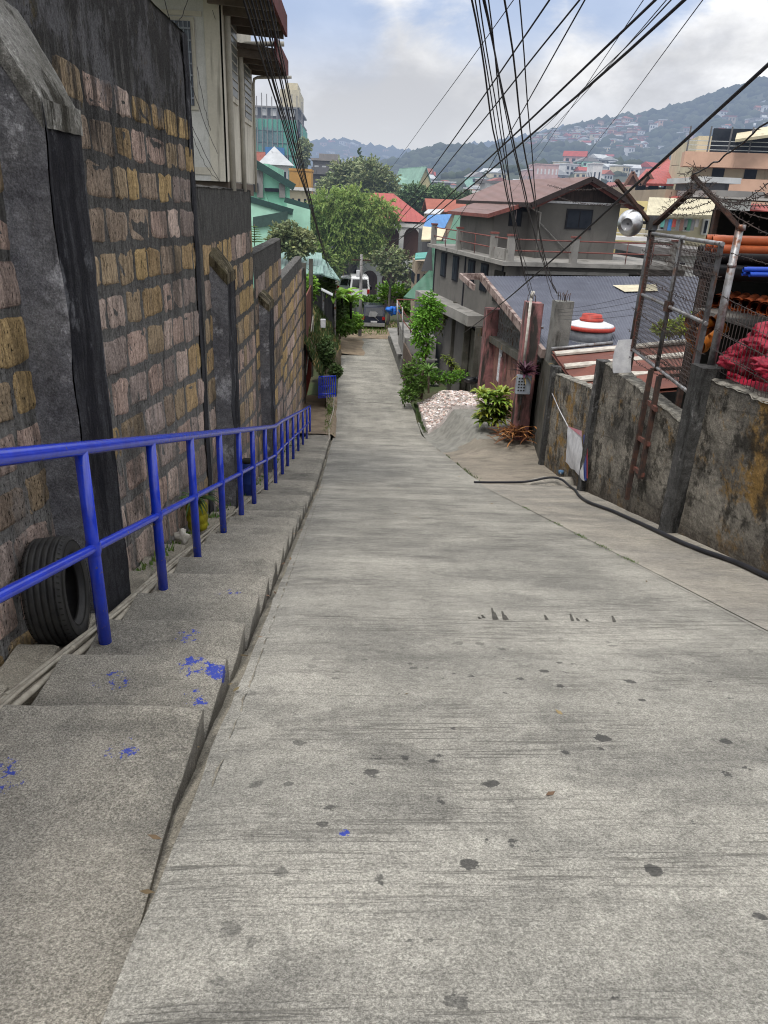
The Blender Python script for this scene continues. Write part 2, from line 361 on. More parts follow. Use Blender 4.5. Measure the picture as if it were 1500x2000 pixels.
ys = [-60, -10, -3] + [k*1.0 for k in range(0, 66)] + [70, 76, 84, 95, 110, 130, 160, 200, 260, 350, 500, 800, 1400, 3000, 8000]
mb = MB(); nx = len(xs)
for y in ys:
    for x in xs: mb.pts([(x, y, far(x, y, gz(x, y)) + (.15*N(x*.4, y*.4, 2) if y > 60 or abs(x) > 9 else 0))])
for a in range(len(ys)-1):
    for b in range(nx-1): i = a*nx+b; mb.face((i, i+1, i+nx+1, i+nx), 0, True)
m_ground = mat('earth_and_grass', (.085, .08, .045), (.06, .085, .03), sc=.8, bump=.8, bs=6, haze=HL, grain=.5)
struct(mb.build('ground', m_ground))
# road slab
YR = [-5 + .25*k for k in range(0, 165)] + [36.5+.7*k for k in range(0, 31)]
def road_left(y): return -.60 + .022*N(y*1.9, 3) + .01*N(y*9, 1)
def road_right(y): return 3.28 if y < 16.6 else 3.3 + .06*N(y*.5, 7)
mb = MB()
def rz(x, y): return zr(y) + .012*N(x*.6, y*.5, 1) + .003*N(x*3, y*3, 2)
NX = 16
for y in YR:
    for k in range(NX+1):
        l, r = road_left(y), road_right(y); x = l + (r-l)*k/NX
        mb.pts([(x, y, rz(x, y) - (.02 if k == 0 else 0))])
for a in range(len(YR)-1):
    for b in range(NX): i = a*(NX+1)+b; mb.face((i, i+1, i+NX+2, i+NX+1), 0, True)
for a in range(len(YR)-1):                                # slab's left and right drop
    for (k, s) in ((0, 1), (NX, -1)):
        i = a*(NX+1)+k; j = i+NX+1; p, q = mb.v[i], mb.v[j]
        mb.quad((p[0], p[1], p[2]), (q[0], q[1], q[2]), (q[0], q[1], q[2]-.22), (p[0], p[1], p[2]-.22))
road = struct(mb.build('road', m_road, origin=(0, 0, 0)))
m_joint = mat('joint_tar', (.05, .048, .042), (.09, .085, .075), rough=.95, sc=20)
def ribbon(mb, P, w, lift=.004, jit=.004, zf=rz):
    Q = []
    for a, b in zip(P, P[1:]):
        n = max(2, int((Vector(b)-Vector(a)).length/.06))
        for k in range(n): t = k/n; Q.append((a[0]+(b[0]-a[0])*t, a[1]+(b[1]-a[1])*t))
    Q.append(P[-1]); L = []
    for i, (x, y) in enumerate(Q):
        a, b = Q[max(0, i-1)], Q[min(len(Q)-1, i+1)]; d = Vector((b[0]-a[0], b[1]-a[1])).normalized(); n = Vector((-d.y, d.x))
        x += n.x*jit*N(i*.3, 5)*2; y += n.y*jit*N(i*.3, 5)*2; ww = w*(.45+.8*abs(N(i*.21, 9)))
        for s in (1, -1): L.append((x+n.x*ww*s, y+n.y*ww*s, zf(x+n.x*ww*s, y+n.y*ww*s)+lift))
    i0 = mb.pts(L)
    for k in range(len(Q)-1): mb.face((i0+2*k, i0+2*k+1, i0+2*k+3, i0+2*k+2))
def jline(px1, px2, w=.006, name='expansion_joint'):
    a = hit(*px1, (0, .285, 1), 0); b = hit(*px2, (0, .285, 1), 0); mb = MB(); ribbon(mb, [(a.x, a.y), (b.x, b.y)], w)
    mb.build(name, m_joint, road)
jline((590, 1205), (1455, 1222), .0032); jline((640, 1003), (930, 1006), .006)
for y, a, b in ((37.3, -.2, 3.2), (47.6, -.4, 2.95)):
    mb = MB(); ribbon(mb, [(a, y), (b, y-.25)], .045); mb.build('expansion_joint', m_joint, road)
mb = MB(); ribbon(mb, [(3.2, 16.4), (3.27, 12), (3.24, 8), (3.22, 3.5), (3.22, 1)], .004, jit=.008); mb.build('seam', m_joint, road)
# drips of bitumen below the joint
mb = MB()
for (px, py, h) in [(965, 1210, 22), (970, 1210, 14), (985, 1210, 16), (990, 1210, 9), (1068, 1210, 10), (1118, 1212, 14), (1130, 1212, 6), (1148, 1213, 5), (1200, 1214, 12), (945, 1207, 6), (938, 1209, 4)]:
    a = hit(px-3, py, (0, .285, 1), 0); b = hit(px+4, py, (0, .285, 1), 0); c = hit(px-6, py-h, (0, .285, 1), 0)
    mb.poly([(a.x, a.y, rz(a.x, a.y)+.004), (b.x, b.y, rz(b.x, b.y)+.004), (c.x+.015, c.y, rz(c.x, c.y)+.004), (c.x, c.y, rz(c.x, c.y)+.004)])
mb.build('tar_drips', m_joint, road)
# apron between the road and the right-hand wall
mb = MB(); YA = [-5+.4*k for k in range(0, 55)]
for y in YA:
    for k in range(9):
        r = wx(y) + .08; x = 3.285 + (r-3.285)*k/8
        mb.pts([(x, y, rz(x, y) + .004 + .02*(k/8)**3 + .006*N(x*2, y*2, 4))])
for a in range(len(YA)-1):
    for b in range(8): i = a*9+b; mb.face((i, i+1, i+10, i+9), 0, True)
struct(mb.build('pavement_apron', m_apron, origin=(0, 0, 0)))
# lower slab in front of the gate
def slabz(x, y):
    t = min(1, max(0, (x-3.35)/1.3)); lv = max(zr(y)-.05, -5.98 - .02*(y-21))
    if y > 25: lv = -6.06 - (y-25)*.13
    return (zr(y)-.07)*(1-t*t) + lv*t*t + .02*N(x, y, 5)
mb = MB(); mb.grid(lambda u, v: Vector((3.32+u*3.3, 16.3+v*9.9, slabz(3.32+u*3.3, 16.3+v*9.9))), 24, 50)
m_slab = concrete('slab_concrete', (.29, .255, .21), (.20, .18, .15), (.10, .09, .08))
struct(mb.build('yard_slab', m_slab, origin=(0, 0, 0)))
# gutter strip between road and steps
mb = MB(); mb.grid(lambda u, v: Vector((-.80+u*.24, -4+v*36, zr(-4+v*36) - .175 + .07*u + .03*N(u*2, v*90, 2) + .012*N(u*8, v*500, 3))), 6, 700)
gut = struct(mb.build('roadside_gutter', m_gutter, origin=(0, 0, 0)))
# chipped mortar fillet along the road's edge
mb = MB(); mb.grid(lambda u, v: Vector((-.622+u*.09+.016*N(v*160, 2), 2.4+v*27, zr(2.4+v*27) - .085 + .075*u + .02*N(u*3, v*240, 8))), 4, 500)
struct(mb.build('kerb_fillet', m_gutter, origin=(0, 0, 0)))
# ------------------------------------------------------------------ stairway
stair = thing('stairway', 'long flight of worn concrete steps between the road and the stone wall', 'stairs', (-1.2, 3, zr(3)))
TR = .745; fronts = [3.02 + TR*k for k in range(0, 37)]
def step_mesh(xa, xb, y0, y1, z, zb, seed, edge=.012, slope=0, tint=True):
    mb = MB(); nu, nv = 10, 10; K = []
    us = [0, .025] + [k/(nu-1) for k in range(1, nu-1)] + [.975, 1]
    prof = [(y0, zb)] + [(y0, z-.05)] + [(y0+.004, z-.012), (y0+.014, z-.002)]
    # profile goes up the back, over the top, down the front (front = y1)
    pr = [(y0, zb), (y0, z-.002)] + [(y0+(y1-y0)*k/6, z) for k in range(1, 6)] + [(y1-.022, z), (y1-.006, z-.007), (y1, z-.024), (y1, z-.10), (y1, zb)]
    loops = []
    for (yy, zz) in pr:
        L = []
        for u in us:
            x = xa + (xb-xa)*u; e = N(x*3+seed, yy*2, seed)*edge; e2 = N(x*9+seed, zz*9, seed)*edge*.4
            t = (yy-y0)/(y1-y0)
            drop = .02 if (u > .97 and zz > z-.01) else (.006 if (u > .9 and zz > z-.01) else 0)
            ye = yy + (e+e2 if yy > y1-.03 else 0); xe = x + (N(yy*5, seed, zz*7)*.014 if u in (0, 1) else 0)
            L.append((xe, ye, zz - drop + (N(x*2, yy*2, seed)*.004 if zz > z-.01 else 0) + slope*(1-t)*(y1-y0)*(1 if zz > z-.06 else 0)))
        loops.append(L)
    i0 = len(mb.v)
    for (yy, zz), L in zip(pr, loops):
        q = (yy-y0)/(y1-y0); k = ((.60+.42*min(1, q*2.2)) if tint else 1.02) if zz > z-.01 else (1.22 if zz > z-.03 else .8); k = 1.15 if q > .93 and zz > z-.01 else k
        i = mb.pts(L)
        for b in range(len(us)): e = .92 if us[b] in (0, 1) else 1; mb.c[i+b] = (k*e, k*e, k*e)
    n = len(us)
    for a in range(len(loops)-1):
        for b in range(n-1): mb.face((i0+a*n+b, i0+a*n+b+1, i0+(a+1)*n+b+1, i0+(a+1)*n+b)[::-1], 0, False)
    for b in (0, n-1):
        idx = [i0+a*n+b for a in range(len(loops))]; mb.face(idx if b == 0 else idx[::-1])
    return mb
for k, y in enumerate(fronts):
    z = zr(y) + .105 + .008*N(k*1.3, 5)
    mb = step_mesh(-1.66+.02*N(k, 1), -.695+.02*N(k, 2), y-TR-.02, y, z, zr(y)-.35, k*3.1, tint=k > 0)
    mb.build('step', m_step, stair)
    if k > 0:
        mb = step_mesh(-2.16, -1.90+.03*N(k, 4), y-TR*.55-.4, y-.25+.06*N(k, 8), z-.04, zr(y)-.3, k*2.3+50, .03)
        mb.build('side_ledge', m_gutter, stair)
mb = MB(); f0 = fronts[0]-TR
le = lambda y: -.695+.10*min(1, max(0, (f0-y)/1.0))
mb.grid(lambda u, v: Vector((-2.3+u*(2.3+le(-5+v*(f0+5.02))), -5+v*(f0+5.02), (zr(fronts[0])+.105) + (f0+.0-(-5+v*(f0+5.02)))*.285*(1 if True else 0) + .004*N(u*4, v*20, 6))), 14, 30)
mb.grid(lambda u, v: Vector((le(-5+v*(f0+5.02)), -5+v*(f0+5.02), (zr(fronts[0])+.105) + (f0-(-5+v*(f0+5.02)))*.285 - .4*u)), 3, 20, flip=False)
mb.build('landing', m_step, stair)
mb = MB(); mb.grid(lambda u, v: Vector((-2.3+u*.75, 1.5+v*31, zr(1.5+v*31)-.11+.02*N(u*4, v*60, 1))), 4, 160)
mb.build('side_channel', m_gutter, stair)
# dirt patch at the foot of the stairs
m_dirt = mat('pale_dirt', (.30, .235, .165), (.20, .155, .11), sc=1.5, bump=.8, bs=14, grain=.5)
mb = MB(); mb.grid(lambda u, v: Vector((-2.4+u*1.9, 29.2+v*9, zr(29.2+v*9)+.10*(1-v)+.05+.05*N(u*3, v*7, 2)-(.15 if u > .93 else 0))), 12, 30)
struct(mb.build('dirt_path', m_dirt, origin=(0, 0, 0)))
# ------------------------------------------------------------------ blue handrail
posts = [-1.6, 1.0, 4.21, 5.70, 7.12, 8.72, 10.28, 11.75, 13.55, 15.4, 17.05, 18.6, 20.55, 22.7, 25.1, 27.5, 29.8]
def tz(y): return zr(y) + 1.37 if y < 17 else zr(y) + 1.42 - .004*(y-17)*3
rail = thing('handrail', 'glossy blue painted steel handrail running down along the steps', 'handrail', (-1.58, 4.21, zr(4.21)))
mb = MB(); ry = [-3]+[y for y in posts]; mb.tube([(-1.58, y, tz(y)) for y in ry], .043, 14); mb.build('top_rail', m_blue, rail)
mb = MB(); mb.tube([(-1.58, y, tz(y)-.66) for y in ry], .032, 12); mb.build('middle_rail', m_blue, rail)
for k, y in enumerate(posts):
    mb = MB(); dy = -.05*random.random(); mb.tube([(-1.58, y, zr(y)-.12), (-1.58, y, tz(y)-.66), (-1.58, y, tz(y))], [.043, .041, .04], 12)
    for zc in (tz(y)-.66,):
        mb.lathe([(.043, zc-.045), (.049, zc-.02), (.049, zc+.02), (.043, zc+.045)], (-1.58, y, 0), 12, cap=False)
    mb.build('post', m_blue, rail)
# ------------------------------------------------------------------ conduits beside the rail
def cond(k, x, dz, r, y0=.5, y1=29):
    P = []; y = y0
    while y < y1:
        P.append((x + .045*N(y*.5, k*3.) + .02*N(y*1.6, k), y, zr(y) + dz + .03*N(y*.6, k*5.1))); y += .35
    return P
labs = ['outermost pale plastic conduit of the bundle, touching the steps', 'middle pale conduit of the bundle beside the handrail posts', 'inner pale conduit of the bundle, nearest the stone wall', 'thin pale conduit lying on top of the bundle']
for k, (x, dz, r) in enumerate([(-1.69, .0, .021), (-1.745, .015, .019), (-1.80, -.005, .021), (-1.72, .045, .012)]):
    mb = MB(); P = cond(k, x, dz, r); mb.tube(P, r, 8)
    for i in range(4+k*2, len(P)-1, 9):
        a, b = Vector(P[i]), Vector(P[i+1]); d = (b-a).normalized()*.05; mb.tube([a, a+d], r*1.28, 8)
    tag(mb.build('conduit', m_pvc), labs[k], 'conduit', 'conduits running down beside the steps')
# ------------------------------------------------------------------ tyre
def tyre(center, Rr, W, tilt):
    t = thing('tyre', 'worn black car tyre leaning against the stone wall buttress', 'tyre', center)
    M = Matrix.Translation(center) @ Matrix.Rotation(tilt, 4, 'Z') @ Matrix.Rotation(math.radians(-5), 4, 'Y') @ Matrix.Rotation(math.pi/2, 4, 'Y')
    n = 72; h = W/2
    prof = [(Rr*.60, -h*.62), (Rr*.63, -h*.82), (Rr*.72, -h*.98), (Rr*.84, -h*1.0), (Rr*.93, -h*.93), (Rr*.975, -h*.8)]
    tread = []
    for g in (-.62, -.30, .0, .30, .62):
        tread += [(Rr*.995, h*(g-.11)), (Rr*.993, h*(g-.035)), (Rr*.955, h*(g-.03)), (Rr*.955, h*(g+.03)), (Rr*.993, h*(g+.035)), (Rr*.995, h*(g+.11))]
    out = prof + tread + [(r, -z) for r, z in reversed(prof)]
    inn = [(Rr*.60, h*.5), (Rr*.80, h*.75), (Rr*.90, h*.4), (Rr*.91, 0), (Rr*.90, -h*.4), (Rr*.80, -h*.75), (Rr*.60, -h*.5)]
    mb = MB(); mb.lathe(out, n=n, M=M, cap=False); mb.build('tread', m_rubber, t)
    mb = MB(); mb.lathe([(r, z) for r, z in [(out[-1][0], out[-1][1])] + inn + [(out[0][0], out[0][1])]], n=n, M=M, cap=False); mb.build('inner_liner', m_rubber, t)
    mb = MB()
    for s in (-1, 1):
        mb.lathe([(Rr*.655, s*h*.90), (Rr*.665, s*h*.945), (Rr*.68, s*h*.94)], n=n, M=M, cap=False)
        mb.lathe([(Rr*.88, s*h*1.0), (Rr*.89, s*h*1.02), (Rr*.905, s*h*.985)], n=n, M=M, cap=False)
        for k in range(54):                               # shoulder sipes
            a = 2*math.pi*k/54
            p = [M @ Vector((math.cos(a+d)*r, math.sin(a+d)*r, s*zz)) for (r, zz, d) in ((Rr*.999, h*.66, 0), (Rr*.965, h*.90, .02), (Rr*.965, h*.90, .045), (Rr*.999, h*.66, .025))]
            mb.quad(*p)
    mb.build('sidewall_ribs', m_dark, t)
    return t
tyre(Vector((-2.02, 4.62, zr(4.62)+.285)), .385, .27, math.radians(8))
# ------------------------------------------------------------------ pots by the wall
def blade(mb, base, d, L, w, droop, col, n=6, fold=.3):
    d = Vector(d).normalized(); side = d.cross(Vector((0, 0, 1)));
    side = side.normalized() if side.length > .01 else Vector((1, 0, 0))
    hd = Vector((d.x, d.y, 0)); hd = hd.normalized() if hd.length > .01 else Vector((1, 0, 0)); p = Vector(base); dd = d.copy(); pr = None
    for k in range(n+1):
        t = k/n; ww = w*(math.sin(math.pi*min(1, t*.9+.1))**.7)*(1 if k < n else .05)
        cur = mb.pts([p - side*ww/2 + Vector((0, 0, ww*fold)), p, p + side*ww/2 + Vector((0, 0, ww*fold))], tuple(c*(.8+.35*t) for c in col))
        if pr is not None:
            mb.face((pr, pr+1, cur+1, cur), 0, True); mb.face((pr+1, pr+2, cur+2, cur+1), 0, True)
        pr = cur; p = p + dd*L/n; dd = (dd + Vector((0, 0, -droop/n)) + hd*.02).normalized()
def rosette(mb, c, n, L, w, droop, up=(.3, 1.4), col=(1, 1, 1), vary=.3):
    for k in range(n):
        a = k*2.399 + R(-.2, .2); e = R(*up); g = 1+R(-vary, vary)
        blade(mb, c, (math.cos(a), math.sin(a), e), L*R(.7, 1.1), w*R(.8, 1.15), droop*R(.7, 1.3), tuple(x*g for x in col))
pc = Vector((-2.0, 9.15, zr(9.15)-.02))
pot = thing('plant_pot', 'yellow painted pot with ribbed sides at the foot of the stone wall', 'plant pot', pc)
mb = MB(); mb.lathe([(.085, 0), (.12, .02), (.135, .07), (.13, .115), (.125, .125), (.14, .15), (.145, .19), (.13, .24), (.128, .25), (.145, .28), (.15, .33), (.14, .38), (.12, .40)], pc, 20); mb.build('pot_body', m_yellow, pot)
mb = MB(); mb.lathe([(.118, .395), (.05, .405), (.01, .41)], pc, 14); mb.build('soil', m_bark, pot)
pl = thing('potted_plant', 'drooping dark green plant growing in the yellow pot', 'plant', pc+Vector((0, 0, .4)))
mb = MB(); rosette(mb, pc+Vector((0, 0, .40)), 34, .42, .035, 2.2, (.3, 1.6), (.9, 1, .9)); mb.build('leaves', m_lf_dark, pl)
mb = MB(); mb.tube([pc+Vector((0, 0, .39)), pc+Vector((.02, 0, .55))], .012, 6); mb.build('stem', m_bark, pl)
mb = MB(); p = Vector((-1.98, 8.15, zr(8.15)+.06)); mb.blob(p, (.07, .09, .10), 12, 9, .5, seed=3)
tag(mb.build('stone', mat('white_rock', (.6, .57, .52), (.45, .42, .36), sc=12)), 'small whitish rock lying by the wall in front of the yellow pot', 'stone')
p = Vector((-1.98, 13.9, zr(13.9)-.05)); br = thing('barrel', 'navy blue plastic drum standing against the stone wall', 'barrel', p)
mb = MB(); mb.lathe([(.12, 0), (.15, .03), (.155, .25), (.165, .27), (.155, .29), (.155, .5), (.165, .52), (.15, .56), (.13, .68), (.12, .70)], p, 18); mb.build('barrel_body', m_bluep, br)
mb = MB(); mb.lathe([(.125, .69), (.13, .72), (.12, .74), (.02, .745)], p, 14); mb.build('lid', m_dark, br)
# ------------------------------------------------------------------ left stone walls
TAN = [(.37, .27, .155), (.41, .30, .155), (.30, .235, .16), (.27, .215, .17)]; PNK = [(.38, .29, .25), (.34, .27, .24), (.42, .34, .30), (.30, .25, .23), (.43, .325, .28)]
def stone_wall(label, y0, y1, zt, x=-2.2, plaster=.45, rows=None, group='stone block walls above the steps', seed=1, light=1., zb=None):
    zbot = zb or (lambda y: zr(y)-.35)
    rnd = random.Random(seed); H = zt - zbot(y1); nr = max(3, int(round((zt-plaster-zbot((y0+y1)/2))/.47))) if rows is None else rows
    w = thing('stone_wall', label, 'wall', (x, (y0+y1)/2, zr((y0+y1)/2)), group)
    mort = (.095*light, .095*light, .094*light)
    def face_x(y, z): return x + .018*N(y*1.2, z*1.2, seed) + .01*N(y*5, z*5, seed)
    mb = MB(); ny = max(6, int((y1-y0)/.16)); nz = max(8, int(H/.18))
    def fn(u, v):
        y = y0+(y1-y0)*u; z = zbot(y) + (zt-zbot(y))*v; xx = face_x(y, z)
        k_ = 1+1.5*max(0, 1-v*1.5); ccc = tuple(k*k_ for k in mort)
        if v > .97: xx -= .02
        return Vector((xx, y, z + (.03*N(y*2, seed) + .015*N(y*9, seed) if v > .99 else 0))), ccc
    mb.grid(fn, ny, nz, flip=True)
    mb.grid(lambda u, v: (Vector((face_x(y0+(y1-y0)*u, zt) - .30*v, y0+(y1-y0)*u, zt + .03*N((y0+(y1-y0)*u)*2, seed) + .015*N((y0+(y1-y0)*u)*9, seed) + .03*math.sin(3.1*v))), mort), ny, 4)
    for yy, fl in ((y1, False), (y0, True)):              # end faces
        mb.grid(lambda u, v: (Vector((x + .0 - .30*u, yy+.01*N(v*9, seed), zbot(yy)+(zt-zbot(yy))*v)), mort), 3, 14, flip=fl)
    mb.build('mortar', m_stone, w)
    mb = MB()
    def zrow(v, y):                                        # courses level at the top, following the slope at the foot
        return (zt-plaster) + (zbot(y) - (zt-plaster))*v - 0
    ym = (y0+y1)/2
    def zc(r, y):
        v = r/nr; a = (zt-plaster) + (zbot(ym) - (zt-plaster))*v
        return a - .2850*(y-ym)*v**1.8*(.8 if y < 17 else .7)
    for r in range(nr):
        y = y0 + R(.05, .3); 
        while y < y1-.15:
            L = rnd.uniform(.42, .92)*(1 if r < nr*.75 else rnd.uniform(.6, 1.1)); ye = min(y+L, y1-.05)
            if ye-y < .22: break
            g = .022 + rnd.uniform(0, .03); tn = rnd.choice(TAN if N(y*.35, r*.55, seed)+rnd.uniform(-.18, .18)+.16*(r < nr*.5)-.10*(r > nr*.7) > .06 else PNK); br_ = rnd.uniform(.85, 1.3)*light*(1+.12*r/nr)
            tn = tuple(k*br_ for k in tn); bul = rnd.uniform(.003, .015)
            zz = zc(r, (y+ye)/2); hh = zz - zc(r+1, (y+ye)/2)
            gt = .05+rnd.uniform(0, .05)
            if zz-hh*.5 > zbot((y+ye)/2):
                s0 = rnd.random()*99
                def sf(u, v, y=y, ye=ye, r=r, g=g, gt=gt, tn=tn, bul=bul, s0=s0):
                    # rounded outline
                    uu = u*2-1; vv = v*2-1; uu = math.copysign(abs(uu)**.38, uu); vv = math.copysign(abs(vv)**.38, vv)
                    cu = uu*(1-.06*vv**4); cv = vv*(1-.06*uu**4)
                    yy = y+g*.5 + (ye-y-g)*(cu+1)/2 + .035*N(uu*1.5+s0, vv*2.2) + .012*N(uu*6+s0, vv*6)
                    za, zb2 = zc(r, yy)-gt*.5, zc(r+1, yy)+gt*.5
                    z = zb2 + (za-zb2)*(cv+1)/2 + .04*N(uu*1.8, vv*1.5+s0) + .015*N(uu*6, vv*6+s0)
                    e = min(1-abs(uu), 1-abs(vv))
                    o = -.006 if e < .01 else bul*(1 if e > .25 else .8) + .014*N(uu*3+s0, vv*1.2) + .010*N(uu*9+s0, vv*4)
                    dk = .62 if e < .01 else 1
                    return Vector((face_x(yy, z)+o, yy, z)), tuple(k*dk for k in tn)
                mb.grid(sf, 6, 6, flip=True)
            y = ye
    if mb.v: mb.build('stone_blocks', m_stone, w)
    return w
stone_wall('tallest blackened stone block wall nearest the camera, above the tyre', -4, 11.25, 3.46, rows=12, plaster=.95, seed=3)
stone_wall('stone block wall directly under the cream house', 11.3, 17.35, 1.66, rows=10, plaster=.75, seed=5)
stone_wall('third stone block wall, stepping down beyond the cream house', 17.4, 24.4, .34, rows=10, plaster=.5, seed=8, light=.9)
stone_wall('fourth stone block wall further down the steps', 24.45, 34.4, -.88, rows=10, plaster=.4, seed=11, light=1.15)
w_ = stone_wall('last short stone wall beside the rusty sheet gate', 34.45, 36.4, -1.5, rows=8, plaster=.4, seed=14, light=.7)
m_capg = darkwall('lichen_grey_cap', (.24, .235, .22), (.13, .125, .11), (.035, .032, .025), (.50, .62))
def buttress(label, y0, y1, xo, ztw, zto, big=False, mtop=None):
    t = thing('buttress', label, 'buttress', (xo, (y0+y1)/2, zr(y0)), 'buttresses propping the stone walls')
    def f(M_, nm, fn, nu, nv, fl): mb = MB(); mb.grid(fn, nu, nv, flip=fl); mb.build(nm, M_, t)
    s = y0*3
    zb = lambda y: zr(y)-.3
    J = lambda a, b: .02*N(a*2, b*2, s)+.008*N(a*9, b*9, s)
    f(m_butt, 'front_face', lambda u, v: Vector((-2.28+(xo+2.28)*u+(.03*N(v*9, s) if u > .99 else 0), y0+J(u*.4, v*5), zb(y0)+((ztw*(1-u)+zto*u)-zb(y0))*v)), 8, 50, False)
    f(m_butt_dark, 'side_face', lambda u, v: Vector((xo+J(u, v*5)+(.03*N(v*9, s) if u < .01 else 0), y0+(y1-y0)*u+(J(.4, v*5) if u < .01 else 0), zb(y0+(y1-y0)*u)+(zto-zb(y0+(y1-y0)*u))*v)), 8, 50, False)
    f(m_butt, 'back_face', lambda u, v: Vector((-2.28+(xo+2.28)*u, y1, zb(y1)+((ztw*(1-u)+zto*u)-zb(y1))*v)), 3, 20, True)
    f(mtop or m_coping, 'cap_edge', lambda u, v: Vector((-2.3+(xo+.010+2.3)*u, y0-.012, (ztw*(1-u)+zto*u)-.16+.17*v+.01*N(u*6, v*4, s))), 12, 3, False)
    f(mtop or m_coping, 'cap_side', lambda u, v: Vector((xo+.014, y0-.012+(y1-y0+.024)*u, zto-.14+.16*v+.01*N(u*6, v*4, s))), 8, 3, False)
    f(mtop or m_coping, 'sloping_cap', lambda u, v: Vector((-2.3+(xo+.012+2.3)*u, y0-.012+(y1-y0+.024)*v, (ztw*(1-u)+zto*u)+.05+.018*N(u*3, v*3, s)+.016*N(u*11, v*11, s)+(-.03 if (u > .99 or v < .01 or v > .99) else 0)-.05*u**6-.03*(1-min(1, v*5)))), 12, 12, False)
buttress('big near buttress with a pale sloping cap, just behind the tyre', 5.12, 5.8, -1.9, 2.75, 2.06, mtop=m_capg)
buttress('mossy-capped buttress below the corner of the cream house', 12.0, 12.85, -1.93, .85, .42)
buttress('third buttress down, beyond the wall under the cream house', 18.2, 19.3, -1.95, -.55, -.85)
# dark plaster corner strip at the end of the tallest wall
mb = MB(); mb.grid(lambda u, v: Vector((-2.183+.01*N(v*20, 1), 10.95+.31*u, zr(11)-.3+(3.44-zr(11)+.3)*v)), 3, 40, flip=False)
mb.build('corner_plaster', m_butt_dark, [o for o in bpy.data.objects if o.name == 'stone_wall'][0])
# ------------------------------------------------------------------ right wall
def rwall(label, y0, y1, z0, z1, group='lichen-stained walls along the right side', th=.27, seed=2, rise=None):
    t = thing('concrete_wall', label, 'wall', (wx((y0+y1)/2), (y0+y1)/2, zr((y0+y1)/2)), group)
    tz_ = lambda y: z0+(z1-z0)*(y-y0)/(y1-y0) + .03*N(y*1.7, seed) + .018*N(y*6, seed)
    fx = lambda y, z: wx(y) + .022*N(y*1.5, z*1.5, seed) + .012*N(y*5, z*5, seed)
    ny = int((y1-y0)/.12); mb = MB()
    mb.grid(lambda u, v: Vector((fx(y0+(y1-y0)*u, v*3), y0+(y1-y0)*u, zr(y0+(y1-y0)*u)-.2+(tz_(y0+(y1-y0)*u)-zr(y0+(y1-y0)*u)+.2)*v)), ny, 26, flip=False)
    mb.grid(lambda u, v: Vector((fx(y0+(y1-y0)*u, 0)+th, y0+(y1-y0)*u, -7.7+(tz_(y0+(y1-y0)*u)+7.7)*v)), ny, 8, flip=True)
    for yy, fl in ((y0, True), (y1, False)):
        mb.grid(lambda u, v: Vector((fx(yy, v*3)+th*u, yy, zr(yy)-1.5+(tz_(yy)-zr(yy)+1.5)*v)), 2, 12, flip=not fl)
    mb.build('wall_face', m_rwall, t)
    mb = MB(); mb.grid(lambda u, v: Vector((fx(y0+(y1-y0)*u, 3)-.012+(th+.024)*v, y0+(y1-y0)*u, tz_(y0+(y1-y0)*u)+.012+.022*N(v*3, u*(y1-y0)*7, seed)-(.025 if v in (0, 1) else 0))), ny*2, 6)
    mb.build('coping', m_rtop, t); return t
rwall('nearest and tallest stretch of lichen-stained wall, right of the dark post', -2, 9.45, .5, -.42, seed=2)
rwall('middle stretch of stained concrete wall behind the rusty ladder', 9.75, 15.5, -1.2, -1.42, seed=4)
rwall('farthest stretch of the right wall, with the white sack hanging on it', 15.72, 21.4, -2.1, -2.95, seed=6)
for (y, zt, w, lb) in ((9.6, -.28, .34, 'tall dark concrete post between the nearest and middle wall stretches'), (15.6, -1.40, .26, 'square concrete post where the middle wall steps down'), (21.5, -2.75, .26, 'corner post at the far end of the right wall')):
    mb = MB(); n = 24
    mb.loft([[(wx(y)-.07+sx*w*.5+.07+.012*N(k*.8, sx, sy), y+sy*w*.5+.012*N(k*.7, sy, sx+3), (zr(y)-.3)+(zt-zr(y)+.3)*k/n + (.02*N(sx, sy, 4) if k == n else 0)) for sx, sy in ((-1, -1), (-.9, -1.0), (.9, -1), (1, -1), (1, 1), (-1, 1))] for k in range(n+1)])
    tag(mb.build('wall_post', m_rpost), lb, 'post', 'concrete posts of the right wall')
# pavement hump at the foot of the corner
mb = MB(); mb.blob((5.25, 17.0, zr(17)-.14), (.75, .45, .32), 16, 10, .2); tag(mb.build('concrete_hump', m_apron), 'low hump of concrete under the black hose at the wall corner', 'kerb')
# hose
hp = [(3.1, 16.55), (3.63, 16.62), (4.5, 16.75), (5.2, 16.6), (5.28, 15.7), (4.95, 14.3), (4.72, 13.0), (4.70, 11.6), (4.60, 10.34), (4.47, 9.2), (4.40, 8.2), (4.42, 7.3), (4.33, 6.5), (4.26, 5.5), (4.2, 4)]
P = []
for a, b, c, d in zip([hp[0]]+hp, hp, hp[1:], hp[2:]+[hp[-1]]):
    for k in range(8):
        t = k/8; q = [.5*((2*b[i]) + (-a[i]+c[i])*t + (2*a[i]-5*b[i]+4*c[i]-d[i])*t*t + (-a[i]+3*b[i]-3*c[i]+d[i])*t**3) for i in (0, 1)]
        hmp = .16*math.exp(-((q[0]-5.1)**2/.25+(q[1]-16.7)**2/.2))
        P.append((q[0], q[1], rz(*q)+.05+hmp + .02*max(0, (q[0]-wx(q[1])+.3))))
mb = MB(); mb.tube(P, .028, 10); tag(mb.build('hose', m_cable), 'thick black hose lying on the ground along the foot of the right wall', 'hose')
